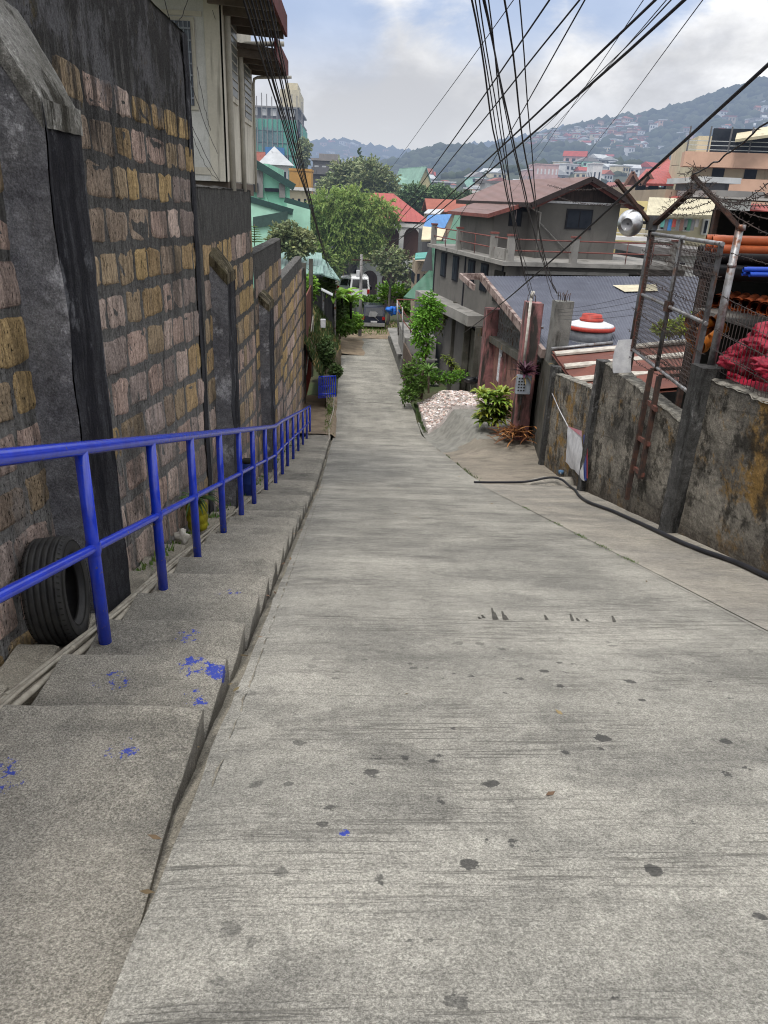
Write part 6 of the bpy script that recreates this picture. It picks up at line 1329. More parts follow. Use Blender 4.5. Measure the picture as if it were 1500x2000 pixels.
vp = at(718, 575, 76); vehicle('parked_minibus', 'dark minibus partly hidden behind the white van', 'van', Vector((vp.x, 76, vp.z+.2)), .35, 4.6, 1.8, 2.1, m_paintk, 'van')
a = at(692, 548, 82); t = thing('orange_truck', 'orange box truck standing behind the parked van', 'truck', (a.x, 82, a.z-1.2))
mb = MB(); mb.box(at(679, 0, 82).x, at(704, 0, 82).x, 82, 87, a.z-1, at(690, 530, 82).z); mb.build('cargo_box', colmat('orange_truck_paint', (.62, .24, .01)), t)
mb = MB(); mb.box(at(704.5, 0, 82).x, at(717, 0, 82).x, 82.5, 85, a.z-1, at(712, 545, 82).z); mb.build('cab', colmat('orange_truck_paint', (.62, .24, .01)), t)
mb = MB()
for j in range(3): mb.box(at(687, 0, 82).x, at(696, 0, 82).x, 81.93, 81.96, at(690, 537+4*j, 82).z-.08, at(690, 537+4*j, 82).z+.04)
mb.build('marking', m_dark, t)
mb = MB(); c = at(770, 603, 60.5)
for k in range(7): mb.blob(c+Vector((R(-.5, .6), R(-.3, .3), R(-.3, .1))), (R(.2, .4), .3, R(.12, .25)), 10, 7, .5, seed=k*3)
tag(mb.build('blue_tarp', mat('bright_blue_tarp', (.02, .16, .62), (.02, .11, .45), rough=.45, bump=.6, bs=10)), 'crumpled bright blue tarpaulin heap right of the hatchback', 'tarpaulin')
# utility pole and lamp post
pb_ = at(703, 648, 57.5); pt_ = at(706, 497, 57.5); t = thing('utility_pole', 'grey utility pole with cables standing left of the parked hatchback', 'utility pole', (pb_.x, 57.5, pb_.z))
mb = MB(); mb.tube([(pb_.x, 57.5, pb_.z-.3), (pt_.x, 57.5, pt_.z)], [.14, .10], 10); mb.build('pole', cm('grey'), t)
mb = MB(); mb.bar(pt_+Vector((-.7, 0, -.4)), pt_+Vector((.7, 0, -.4)), .1); mb.build('crossarm', m_rust, t)
mb = MB(); mb.bbox(pt_.x-.35, pt_.x-.1, 57.2, 57.4, pt_.z-1.6, pt_.z-1.1, .02); mb.build('junction_box', m_white, t)
# ------------------------------------------------------------------ trees in the valley
hzl = lambda n, a, b, tr=.25: mat(n, a, b, sc=.6, rough=.6, bump=0, grain=0, attr=True, trans=tr, haze=HL)
l_br = hzl('valley_leaf_bright', (.30, .40, .12), (.21, .30, .09), .45); l_ol = hzl('valley_leaf_olive', (.24, .28, .14), (.17, .21, .105)); l_dk = hzl('valley_leaf_dark', (.11, .17, .075), (.08, .13, .06))
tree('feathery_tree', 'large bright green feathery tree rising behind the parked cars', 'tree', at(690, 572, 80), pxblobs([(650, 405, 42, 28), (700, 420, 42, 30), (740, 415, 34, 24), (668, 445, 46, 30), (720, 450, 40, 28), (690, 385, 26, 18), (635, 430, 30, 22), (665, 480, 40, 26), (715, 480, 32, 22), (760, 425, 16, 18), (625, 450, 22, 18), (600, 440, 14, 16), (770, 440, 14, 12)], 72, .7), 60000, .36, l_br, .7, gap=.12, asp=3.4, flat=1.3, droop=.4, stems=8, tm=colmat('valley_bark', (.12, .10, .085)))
for k in range(7):
    x = 676+k*7; a, b = at(x, 572, 79+k*.3), at(x+R(-8, 8), 480, 77+k*.3)
    t = thing('tree_trunk', 'slim grey-brown trunk under the feathery tree', 'tree trunk', a, 'trunks under the feathery tree'); mb = MB(); limb(mb, a, b, .28, .16, .05, 6); mb.build('bark', colmat('valley_bark', (.12, .10, .085)), t)
LT = [('tall_tree', 'tall dull green tree behind the feathery tree, left of centre', 115, [(668, 345, 20, 24), (650, 370, 24, 20), (690, 350, 26, 26), (640, 385, 18, 16)], l_ol, 20000),
 ('tall_tree', 'broad olive tree behind the feathery tree, right of centre', 112, [(725, 345, 30, 26), (750, 365, 26, 22), (710, 365, 26, 20), (742, 385, 24, 14)], l_ol, 20000),
 ('conifer', 'thin pointed conifer poking above the olive trees', 118, [(699, 312, 4, 14), (699, 325, 7, 12), (699, 338, 10, 12)], l_dk, 4000),
 ('dark_tree', 'rounded dark tree under the yellow church', 105, [(810, 385, 22, 16), (795, 395, 20, 14), (822, 400, 18, 12)], l_dk, 16000),
 ('dark_tree', 'rounded dark tree under the long grey building', 106, [(858, 388, 26, 16), (880, 395, 24, 14), (845, 400, 16, 10)], l_dk, 16000),
 ('dark_tree', 'dark tree between the villa and the long building', 110, [(900, 400, 18, 10), (912, 388, 10, 10)], l_dk, 8000),
 ('tower_tree', 'dull yellowish tree at the foot of the netted tower', 150, [(594, 290, 9, 14), (592, 310, 8, 14)], l_ol, 4000),
 ('olive_tree', 'grey-green loose tree in front of the mint house', 50, [(560, 460, 24, 18), (590, 470, 20, 16), (575, 485, 26, 12), (540, 470, 14, 14), (605, 478, 12, 12)], l_ol, 11000),
 ('scrub_tree', 'thin scrubby tree below the porch house', 64, [(760, 505, 24, 18), (785, 515, 22, 18), (742, 515, 18, 16), (770, 530, 26, 14), (800, 530, 14, 14)], l_ol, 4500),
 ('dark_tree', 'dark bushy tree behind the white van', 88, [(760, 540, 40, 22), (800, 548, 30, 18), (735, 530, 24, 20), (640, 520, 30, 20)], l_dk, 16000),
 ('mid_tree', 'green tree filling the gap left of the parked cars', 70, [(625, 505, 20, 20), (650, 520, 18, 16), (612, 490, 14, 14)], l_br, 9000),
]
for (n, lb, Y, sp, m_, cnt) in LT:
    bl = pxblobs(sp, Y, 1.); b0 = bl[0]; tree(n, lb, 'tree', Vector((b0[0], b0[1], -8.6-(Y-60)*.02)), bl, cnt, .0035*Y+.12, m_, .0022*Y, gap=.12, tm=colmat('valley_bark', (.12, .10, .085)), stems=4)
for k, (px, py, rx, ry, Y, m_, lb) in enumerate([(605, 560, 12, 26, 46, m_lf_br, 'light green creeper bush hanging over the last stone wall'), (648, 604, 20, 18, 52, m_lf_dark, 'bush on top of the earth bank under the shack'), (672, 598, 14, 12, 54, m_lf, 'bright bush at the left foot of the utility pole'), (665, 635, 22, 18, 53, m_lf, 'tangled bush low on the bank beside the utility pole'), (690, 630, 14, 16, 56, m_lf_br, 'leafy bush touching the utility pole'), (770, 572, 36, 12, 66, m_lf_br, 'spreading grassy bush right of the white van'), (720, 590, 22, 6, 66, m_lf, 'low bush between the van and the hatchback'), (800, 600, 16, 10, 60, m_lf, 'low bush by the blue tarpaulin heap'), (810, 565, 22, 16, 70, l_ol, 'grey-green bush in front of the green A-frame'), (640, 555, 12, 12, 50, m_lf_dark, 'dark bush against the wall of the shack'), (636, 690, 12, 30, 40, m_lf_dark, 'dark creeper hanging down the middle of the bank'), (655, 725, 8, 10, 39, m_lf_dark, 'small dark bush at the foot of the bank')]):
    bl = pxblobs([(px, py, rx, ry), (px+rx*.6, py+ry*.2, rx*.6, ry*.7), (px-rx*.5, py+ry*.2, rx*.6, ry*.7)], Y, .8); tree('bush', lb, 'bush', Vector((bl[0][0], Y, bl[0][2]-bl[0][5]-.3)), bl, 3000, .004*Y+.03, m_, .05, gap=.2, group='bushes around the parked cars')
# broad banana-like plants on the bank
for k, (px, py, Y) in enumerate(((668, 575, 52), (685, 585, 53.5), (652, 580, 51))):
    t = thing('banana_plant', ['banana-like plant in the middle of the clump on the bank', 'banana-like plant nearest the utility pole', 'banana-like plant nearest the shack'][k], 'plant', at(px, py+35, Y), 'broad-leaved plants on the bank'); mb = MB(); rosette(mb, at(px, py+6, Y), 11, 1.5, .34, 1.3, (.5, 2.2), (1.1, 1.1, 1), .3); mb.build('leaves', m_lf_br, t)
    mb = MB(); mb.tube([at(px, py+38, Y), at(px, py+5, Y)], .09, 6); mb.build('stem', m_lf_yel, t)
t = thing('araucaria', 'small tiered conifer growing on top of the third stone wall', 'tree', at(497, 478, 22)); mb = MB()
for k in range(7):
    z = at(497, 474-k*5, 22); r = .32-.035*k
    for j in range(9): a = j*.7+k; blade(mb, z, (math.cos(a), math.sin(a), .25), r, .05, .5, (1, 1, 1), 4)
mb.build('foliage', m_lf, t); mb = MB(); mb.tube([at(497, 480, 22), at(497, 438, 22)], .012, 5); mb.build('trunk', m_bark, t)
# ------------------------------------------------------------------ right-hand town
def red_complex():
    t = thing('red_roof_villa', 'large house with bright red ribbed roofs on the right', 'house', at(1330, 400, 78), 'red roofed houses'); mr = cm('redr', (0, 10))
    f = lambda px, py, y: at(px, py, y)
    mb = MB(); slab(mb, f(1262, 358, 72), f(1380, 360, 72), f(1392, 312, 82), f(1300, 315, 82), .2); mb.build('main_roof', mr, t)
    mb = MB(); slab(mb, f(1238, 356, 76), f(1275, 358, 74), f(1300, 328, 80), f(1262, 330, 82), .2); mb.build('left_roof', mr, t)
    mb = MB(); slab(mb, f(1370, 340, 76), f(1420, 340, 76), f(1400, 318, 86), f(1378, 312, 84), .2); mb.build('right_roof', mr, t)
    mb = MB(); mb.poly([f(1278, 330, 80.5), f(1305, 309, 86), f(1312, 316, 83)]); mb.bar(f(1278, 330, 81), f(1304, 309, 86), .3); mb.build('roof_ridge', cm('rust'), t)
    a, b = f(1240, 372, 78), f(1415, 350, 78); mb = MB(); mb.box(a.x, b.x, 78, 88, -10, a.z+.4); mb.build('wall', cm('tan'), t)
    for px in (1228, 1258): mb = MB(); mb.poly([f(px-6, 362, 74), f(px+20, 362, 74), f(px+8, 338, 74)]); mb.bar(f(px-8, 362, 73.8), f(px+8, 336, 73.8), .25); mb.bar(f(px+8, 336, 73.8), f(px+22, 362, 73.8), .25); mb.build('gable', cm('brown'), t)
    for px in (1250, 1275, 1305, 1340): p = f(px, 372, 77.9); mb = MB(); mb.box(p.x-.5, p.x+.5, 77.85, 77.95, p.z-.8, p.z+.5); mb.build('window', m_glass, t)
red_complex()
t, Mx, H, hw, hd = B('balcony_block', 'peach and cream block with long curved balconies at the right edge', 1418, 1640, 270, 62, cm('cream'), None, D=14, zb=-9, cat='building', rot=-.25)
for k, zf in enumerate((.0, .27, .50)): z = at(1440, (300, 352, 395)[k], 60).z-(-9); mb = MB(); mb.box(-hw-1.0, hw, -hd-1.5, -hd, z-.9, z+.15, M=Mx); mb.build('balcony', cm('peach'), t)
for py in (325, 362):
    for k in range(7): z = at(1440, py+8, 60).z+9; x = -hw+1.5+k*2.4; mb = MB(); mb.box(x, x+.9, -hd-.08, -hd+.02, z-.3, z+1.0, M=Mx); mb.build('window', m_glass, t)
z = at(1440, 300, 60).z+9
for k in range(9): x = -hw-.9+k*1.5; mb = MB(); mb.bar(Mx @ Vector((x, -hd-1.4, z)), Mx @ Vector((x, -hd-1.4, z+1.9)), .09); mb.build('balcony_post', cm('dgrey'), t)
for h in (.3, .6, .9): mb = MB(); mb.bar(Mx @ Vector((-hw-.9, -hd-1.4, z+h)), Mx @ Vector((hw, -hd-1.4, z+h)), .05); mb.build('balcony_rail', cm('silver'), t)
mb = MB(); mb.box(-hw+1, hw, -hd-.06, -hd+.1, z+.2, z+1.9, M=Mx); mb.build('glazing', m_glass, t)
mb = MB(); a, b = at(1436, 262, 60), at(1530, 244, 60); slab(mb, at(1436, 272, 60), at(1580, 252, 60), at(1580, 232, 63), at(1440, 258, 63), .2); mb.build('roof', cm('cream'), t)
t, Mx, H, hw, hd = B('laundry_house', 'pale yellow house with a line of washing on its balcony', 1278, 1425, 415, 47, cm('cream'), None, D=8, zb=-9)
mb = MB(); slab(mb, at(1262, 420, 45), at(1405, 420, 45), at(1400, 390, 47), at(1268, 385, 47), .15); mb.build('roof', colmat('corrugated_cream', (.50, .46, .34), rib=(0, 22)), t)
for (x0, x1, y0, y1) in ((1285, 1300, 425, 450), (1332, 1352, 425, 452), (1368, 1385, 428, 458), (1392, 1420, 418, 446)):
    a, b = at(x0, y1, 46.9), at(x1, y0, 46.9); mb = MB(); mb.box(a.x, b.x, 46.8, 46.98, a.z, b.z); w_ = mb.build('window', mw, t); mb = MB(); mb.box(a.x+.1, b.x-.1, 46.74, 46.79, a.z+.08, b.z-.08); mb.build('pane', m_glass, w_)
mb = MB(); mb.box(at(1270, 0, 45.5).x, at(1425, 0, 45.5).x, 45.4, 46.9, at(1300, 462, 45.5).z-.3, at(1300, 462, 45.5).z-.1); mb.build('balcony_floor', mw, t)
for k in range(3): mb = MB(); z = at(1300, 462, 45.5).z+.28*k+.1; mb.bar((at(1270, 0, 45.5).x, 45.45, z), (at(1425, 0, 45.5).x, 45.45, z), .05); mb.build('balcony_rail', mw, t)
cols = ['teal', 'dgrey', 'blue', 'red', 'dgrey', 'brown', 'dgrey', 'green', 'dgrey', 'grey']
for k, c_ in enumerate(cols):
    p = at(1292+k*7.5, 428, 45.2); mb = MB(); mb.grid(lambda u, v: Vector((p.x+.22*u, p.y+.03*math.sin(u*6+k), p.z-.62*v*(1 if k % 3 else .7))), 4, 5)
    tag(mb.build('washing', cm(c_)), ['teal shirt, first on the washing line', 'dark cloth hanging next to the teal shirt', 'blue shirt on the washing line', 'red shirt on the washing line', 'dark trousers right of the red shirt', 'brown cloth on the washing line', 'dark skirt after the brown cloth', 'green cloth on the washing line', 'dark cloth right of the green cloth', 'grey cloth, last on the washing line'][k], 'laundry', 'washing on the line')
t = B('tiled_roof_house', 'house with a red tiled roof edge in front of the red villa', 1300, 1400, 372, 56, cm('tan'), None, D=7, zb=-9)[0]
mb = MB(); slab(mb, at(1300, 400, 53), at(1372, 372, 56), at(1372, 358, 58), at(1295, 382, 58), .2); slab(mb, at(1330, 396, 50), at(1500, 412, 50), at(1500, 400, 52), at(1335, 388, 52), .15); mb.build('roof', cm('redr', (0, 20)), t)
mb = MB(); p = at(1355, 388, 55.9); mb.box(p.x-.5, p.x+.5, 55.7, 55.95, p.z-.8, p.z+.8); mb.build('window', m_glass, t)
B('tin_shack', 'dark tin shack with a railing between the red villa and the balcony block', 1380, 1425, 358, 52, cm('dgrey'), cm('silver'), 'flat', D=5, wins=(2, 1, .5, .3, .75))
B('white_shack', 'whitewashed annexe below the tin shack', 1405, 1470, 385, 50, cm('white'), cm('grey'), 'flat', D=5)
B('yellow_annexe', 'pale yellow plain wall right of the brown-roofed grey house', 1205, 1285, 392, 50, cm('yellow'), None, D=6)
B('pale_yard_house', 'pale lower house glimpsed through the wire netting', 1262, 1380, 498, 41, cm('white'), cm('grey'), 'flat', D=5, wins=(4, 2, .3, .25, .75))
p = at(1325, 530, 38); mb = MB(); mb.box(at(1302, 0, 38).x, at(1366, 0, 38).x, 38, 39, p.z-.3, p.z+.25); tag(mb.build('red_awning', cm('redr')), 'faded red awning above the blue roof, seen through the netting', 'awning')
B('pink_block', 'tall pinkish block of flats at the foot of the far hillside', 1048, 1092, 322, 330, cm('pink'), cm('pink'), 'flat', over=.2, wins=(6, 5, .4, .4, .2), wc=cm('white'), D=14, cat='building')
B('pink_block', 'lower pinkish wing left of the tall pink block', 1030, 1056, 332, 335, cm('pink'), cm('white'), 'flat', over=.2, wins=(4, 3, .4, .4, .2), wc=cm('grey'), D=12, cat='building')
B('white_cube_house', 'small bright white cube house on the lower hillside', 1160, 1178, 320, 260, cm('white'), cm('white'), 'flat', over=.3, D=7, wins=(2, 2, .3, .3, .5))
# ------------------------------------------------------------------ town filler between here and the hills
rn = random.Random(5); wk = ['white', 'cream', 'pink', 'grey', 'tan', 'peach', 'mint2', 'yellow']; rk_ = ['silver', 'rust', 'redr', 'green2', 'white', 'brown', 'blue', 'grey']
nm_ = {'white': 'white', 'cream': 'cream', 'pink': 'pink', 'grey': 'grey', 'tan': 'tan', 'peach': 'peach', 'mint2': 'mint', 'yellow': 'yellow', 'silver': 'silver', 'rust': 'rust-red', 'redr': 'red', 'green2': 'pale green', 'brown': 'brown', 'blue': 'blue'}
lane = 0
for k in range(84):
    Y = rn.uniform(140, 300); px = rn.choice((rn.uniform(590, 780), rn.uniform(830, 1000), rn.uniform(1000, 1260), rn.uniform(880, 1420)))
    Hs = rn.uniform(5, 11); top = -9-(Y-60)*.02+Hs + max(0, (px-900))*.012*(Y/300); py = 388+.045*(px-688) - (top-CZ)/Y*FPX
    w_ = rn.uniform(8, 15)/Y*FPX; wc_, rc = rn.choice(wk), rn.choice(rk_)
    B('town_house', 'distant %s walled house with a %s roof in the valley town' % (nm_[wc_], nm_[rc]), px, px+w_, py, Y, cm(wc_), cm(rc), rn.choice(('gable', 'hip', 'flat', 'gable')), rot=rn.uniform(-.5, .5), rh=rn.uniform(1.2, 2.4), D=rn.uniform(7, 11), wins=(3, 2, .35, .35, .4), group='valley town: %s walls, %s roof' % (nm_[wc_], nm_[rc]), zb=-16)
# ------------------------------------------------------------------ hills
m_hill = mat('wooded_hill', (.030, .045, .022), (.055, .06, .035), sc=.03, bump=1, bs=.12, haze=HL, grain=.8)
HR = []
def hill(name, ridge, Yr, Y0, z0, m=m_hill, tuft=600, ts=9, seed=1, back=300):
    P_ = [at(px, py, Yr) for px, py in ridge]; n = 70; mv = 22; mb = MB()
    def rid(u):
        s = u*(len(P_)-1); i = min(int(s), len(P_)-2); return P_[i].lerp(P_[i+1], s-i)
    def surf(u, v):
        r = rid(u); sc_ = (Y0+(Yr-Y0)*v)/Yr; x = r.x*(.35+.65*sc_) if True else r.x; y = Y0+(Yr-Y0)*v; h = v**1.15
        z = z0+(r.z-z0)*h + (r.z-z0)*.10*N(u*9+seed, v*5, seed)*math.sin(math.pi*v) + (r.z-z0)*.03*N(u*30, v*16, seed)
        return Vector((x, y, z))
    for a in range(n+1):
        for b in range(mv+1): mb.pts([surf(a/n, b/mv)])
        r = rid(a/n); mb.pts([(r.x*1.05, Yr+back, z0)])
    q = mv+2
    for a in range(n):
        for b in range(q-1): i = a*q+b; mb.face((i, i+q, i+q+1, i+1), 0, True)
    struct(mb.build(name, m, origin=(0, 0, 0)))
    mb = MB()
    for k in range(tuft):
        v = R(.05, 1) if k % 3 else 1; p = surf(R(0, 1), v); s = ts*R(.5, 1.2); mb.blob(p+Vector((0, 0, s*.1)), (s, s, s*R(.5, .9)), 5, 3, .3, (R(.7, 1.3),)*3, seed=k)
    tag(mb.build('hillside_trees', mat('hill_trees', (.028, .042, .02), (.045, .055, .03), sc=.02, bump=0, grain=0, attr=True, haze=HL)), 'distant dark trees covering the '+name.replace('_', ' '), 'trees', kind='stuff')
    return surf
s_far = hill('far_hills', [(400, 300), (560, 292), (600, 288), (640, 284), (668, 282), (690, 288), (740, 296), (800, 304), (850, 300), (900, 296), (960, 285), (1020, 275), (1080, 262), (1140, 250)], 1900, 1000, -16, tuft=900, ts=14, seed=4)
s_dark = hill('wooded_ridge', [(640, 345), (700, 340), (745, 330), (780, 318), (820, 304), (860, 296), (900, 295), (950, 298), (1000, 292), (1050, 296), (1100, 290), (1160, 300)], 760, 470, -16, tuft=1100, ts=7, seed=9)
s_big = hill('big_hillside', [(980, 310), (1020, 285), (1060, 268), (1110, 255), (1160, 245), (1210, 237), (1230, 234), (1280, 226), (1325, 215), (1370, 200), (1400, 190), (1450, 175), (1500, 163), (1560, 150), (1640, 130), (1760, 100)], 1000, 420, -16, tuft=2400, ts=7, seed=15)
# hillside houses: a few shapes, each house an object of its own
def hh(wk_, rk2, kind):
    mb = MB(); w_, d, h = 4.5, 4, 5.5; mb.box(-w_, w_, -d, d, -6, h)
    if kind == 0: mb.hexa([(-w_-.6, -d-.6, h), (w_+.6, -d-.6, h), (w_+.6, d+.6, h), (-w_-.6, d+.6, h), (-w_-.6, -.1, h+2.6), (w_+.6, -.1, h+2.6), (w_+.6, .1, h+2.6), (-w_-.6, .1, h+2.6)], mi=1)
    elif kind == 1: mb.hexa([(-w_-.6, -d-.6, h), (w_+.6, -d-.6, h), (w_+.6, d+.6, h), (-w_-.6, d+.6, h), (-.1, -d-.6, h+2.6), (.1, -d-.6, h+2.6), (.1, d+.6, h+2.6), (-.1, d+.6, h+2.6)], mi=1)
    else: mb.box(-w_-.3, w_+.3, -d-.3, d+.3, h, h+.5, mi=1)
    for i in range(3):
        for j in range(2): mb.box(-3.6+i*2.7, -2.2+i*2.7, -d-.1, -d+.1, .5+j*2.6, 2.0+j*2.6, mi=2)
    return mb.build('hillside_house', [cm(wk_), cm(rk2), m_glass], origin=(0, 0, 0))
protos = []
for wk_, rk2, kd in (('white', 'silver', 0), ('white', 'rust', 1), ('cream', 'silver', 2), ('pink', 'redr', 0), ('grey', 'silver', 1), ('tan', 'white', 2), ('peach', 'rust', 0), ('white', 'white', 2), ('mint2', 'grey', 1)):
    o = hh(wk_, rk2, kd); protos.append((o, wk_, rk2, kd))
used = set(); spots_ = []
def place(surf, n, um, vm, us, vs, s0, s1):
    for _ in range(n): spots_.append((surf(min(1, max(0, rn.gauss(um, us))), min(.98, max(.03, rn.gauss(vm, vs)))), rn.uniform(s0, s1)*.72))
place(s_big, 26, .22, .80, .06, .12, .9, 1.5); place(s_big, 30, .34, .86, .07, .08, .8, 1.4); place(s_big, 14, .12, .85, .05, .12, .8, 1.4)
place(s_big, 32, .62, .42, .07, .12, .9, 1.6); place(s_big, 26, .72, .62, .06, .10, .8, 1.4); place(s_big, 16, .45, .25, .12, .1, .9, 1.5); place(s_big, 12, .9, .55, .05, .12, .9, 1.5)
s_town = hill('town_slope', [(830, 352), (900, 346), (960, 340), (1020, 332), (1080, 326), (1140, 322), (1200, 322), (1260, 330), (1330, 326), (1400, 318), (1500, 310), (1600, 300)], 400, 200, -14, tuft=260, ts=4, seed=22, back=40)
place(s_town, 110, .45, .62, .30, .26, .9, 1.25)
place(s_far, 18, .33, .6, .08, .25, 1.6, 2.8); place(s_far, 6, .55, .5, .12, .25, 1.6, 2.6); place(s_dark, 5, .6, .3, .2, .1, .7, 1.1)
for p, s in spots_:
    i = rn.randrange(len(protos)); o, wk_, rk2, kd = protos[i]
    if i in used: o2 = o.copy(); C.objects.link(o2)
    else: o2 = o; used.add(i)
    o2.location = p+Vector((0, 0, -1)); o2.scale = (s*rn.uniform(.8, 1.3), s, s*rn.uniform(.7, 1.2)); o2.rotation_euler = (0, 0, rn.uniform(-.7, .7))
    tag(o2, 'tiny distant hillside house with %s walls and a %s %s roof' % (nm_[wk_], nm_[rk2], ('long-ridged', 'gable-fronted', 'flat')[kd]), 'house', 'hillside houses: %s walls, %s roof' % (nm_[wk_], nm_[rk2]))
mb = MB()
for surf, n_, um, vm, us, vs in ((s_big, 130, .28, .84, .10, .10), (s_big, 60, .12, .85, .06, .12), (s_big, 150, .66, .50, .10, .16), (s_big, 120, .45, .12, .3, .08), (s_far, 110, .33, .6, .10, .25)):
    for _ in range(n_):
        p = surf(min(1, max(0, rn.gauss(um, us))), min(.98, max(.03, rn.gauss(vm, vs)))); w_ = rn.uniform(2.2, 4.5)*(1.7 if surf is s_far else 1); d = w_*.8; h = rn.uniform(3, 6)*(1.5 if surf is s_far else 1)
        Mx = Matrix.Translation(p) @ Matrix.Rotation(rn.uniform(-.8, .8), 4, 'Z'); c_ = C_[rn.choice(('white', 'cream', 'pink', 'grey', 'tan', 'peach', 'grey'))]; r_ = C_[rn.choice(('silver', 'rust', 'redr', 'grey', 'white', 'brown'))]
        mb.box(-w_, w_, -d, d, -5, h, c_, M=Mx); mb.box(-w_-.4, w_+.4, -d-.4, d+.4, h, h+.9, r_, M=Mx); mb.box(-w_*.6, -w_*.2, -d-.1, -d, h*.4, h*.75, (.05, .05, .06), M=Mx); mb.box(w_*.2, w_*.6, -d-.1, -d, h*.4, h*.75, (.05, .05, .06), M=Mx)
tag(mb.build('hillside_settlement', mat('hillside_settlement', (1, 1, 1), (.85, .85, .85), sc=.05, bump=0, grain=0, attr=True, haze=HL)), 'dense far-off settlement of tiny houses packed on the hazy hillsides', 'houses', kind='stuff')
# ------------------------------------------------------------------ overhead cables
def cable(p, q, sag, r, label, group, seed=0, wav=.0):
    n = 36; P_ = []
    for k in range(n+1): t = k/n; v = p.lerp(q, t); P_.append(v+Vector((wav*N(t*9, seed), 0, -sag*4*t*(1-t)+wav*N(t*11, seed+3))))
    mb = MB(); mb.tube(P_, r*.66, 5); tag(mb.build('cable', m_cable), label, 'cable', group)
g1 = 'cables running down to the service columns'; g2_ = 'cables strung down the valley'; g3 = 'cable bundle past the cream house'
hi = [(915, 0), (923, 0), (932, 0), (940, 0), (936, 0), (950, 0), (980, 0), (1012, 0)]; lo = [(1036, 576), (1040, 578), (1046, 582), (1088, 572), (1092, 578), (1042, 586), (1096, 580), (1086, 590)]
for k, (a, b) in enumerate(zip(hi, lo)):
    Yb = 24.4 if b[0] < 1060 else 23.4; p = at(a[0], a[1]-30, 7.5); q = at(b[0], b[1], Yb)
    cable(p, q, .22+.05*k, .011 if k % 3 else .016, 'thin black cable dropping from the top of the picture to the service columns', g1, k*3, .03)
vp_ = pt_+Vector((0, 0, -.3))
far_t = [(at(1345, -8, 6.5), at(760, 470, 50), .022), (at(1290, -10, 6.5), at(700, 520, 57), .018), (at(1140, -10, 8), at(700, 505, 57.3), .014), (at(1080, -10, 8), at(706, 500, 57.3), .014), (at(1148, -10, 8), at(860, 470, 58), .012), (at(1010, -10, 9), at(706, 400, 75), .008), (at(1262, -8, 8), at(980, 400, 60), .007), (at(1310, -10, 8), at(1000, 330, 60), .008), (at(1380, -10, 8), at(1090, 370, 60), .008), (at(1320, -10, 7), at(1010, 290, 55), .010)]
lbs = ['thickest cable crossing the sky from upper right down to the valley', 'thick cable just left of the thickest one', 'cable ending at the utility pole, from the top centre', 'cable left of it, also ending at the utility pole', 'straight cable crossing the dropping cables at mid-height', 'hair-thin cable leading left over the trees', 'hair-thin cable over the brown roof', 'hair-thin cable right of the thick pair', 'rightmost hair-thin cable in the sky', 'thin cable hugging the thick pair']
for k, ((p, q, r), lb) in enumerate(zip(far_t, lbs)): cable(p, q, .35 if k < 5 else .15, r, lb, g2_, k*7+50, .02)
cable(at(1520, 108, 5.2), at(905, 650, 33), .12, .021, 'heavy cable from the right edge down across the grey house to the gate', g2_, 90, .01)
cable(at(1520, 220, 7), at(1352, 342, 9.9), .05, .014, 'black cable from the right edge to the right fence outrigger', g2_, 91, .03)
for k in range(8):
    x0 = 472+k*8; cable(at(x0, -12, 8+.1*k), at(643+k*1.5, 500+k*6, 50), .25+.07*k, .011 if k % 2 else .017, 'black cable in the bundle sweeping past the cream house eaves', g3, k*5+200, .03)
for k, (a, b, la) in enumerate((((270, -8, 9), (430, 355, 14.5), 'thin cable slanting across the cream house front'), ((320, -8, 9), (425, 300, 14.5), 'second thin cable slanting across the cream house'), ((370, -10, 9.5), (330, 45, 14.5), 'short cable above the louvred window'), ((415, 20, 14.2), (530, 410, 40), 'long thin cable from the cream house corner to the mint house'), ((385, 130, 14.4), (412, 255, 14.5), 'slack cable hanging on the cream house wall'), ((375, 262, 14.4), (425, 350, 14.4), 'lowest slack cable on the cream house wall'))):
    cable(at(*a), at(*b), .12, .007, la, 'thin cables on the cream house', k*9+300, .02)
for k in range(5):
    cable(vp_+Vector((0, 0, -.3*k)), at(800+8*k, 470+14*k, 56), .9+.5*k, .014, 'cable drooping from the utility pole toward the green roofs', 'cables hanging from the utility pole', 400+k)
for k in range(3): cable(vp_, at(560+20*k, 500+12*k, 45), .6+.3*k, .013, 'cable drooping from the utility pole toward the stone walls', 'cables to the left of the utility pole', 450+k)
for k in range(4): cable(at(1090, 605+6*k, 23.4), at(1262, 570+14*k, 18), .06, .008, 'thin service wire from the grey concrete stub toward the netting fence', 'service wires above the water tank', 480+k)
# ------------------------------------------------------------------ sky and light
w = bpy.data.worlds.new('World'); SC.world = w; w.use_nodes = True; nt = w.node_tree; nt.nodes.clear()
def wn(t, **k):
    x = nt.nodes.new(t)
    for a, v in k.items(): setattr(x, a, v)
    return x
L = nt.links.new
SUN_EL, SUN_AZ = math.radians(62), math.radians(215)      # azimuth clockwise from +Y
out = wn('ShaderNodeOutputWorld'); bg = wn('ShaderNodeBackground'); L(bg.outputs[0], out.inputs[0])
sky = wn('ShaderNodeTexSky', sky_type='NISHITA'); sky.sun_disc = False; sky.sun_elevation = SUN_EL; sky.sun_rotation = SUN_AZ
bg.inputs[1].default_value = .1
tc = wn('ShaderNodeTexCoord'); mp = wn('ShaderNodeMapping'); L(tc.outputs['Generated'], mp.inputs[0]); mp.inputs['Scale'].default_value = (1, 1, 1.9); mp.inputs['Location'].default_value = (3.3, .4, .55)
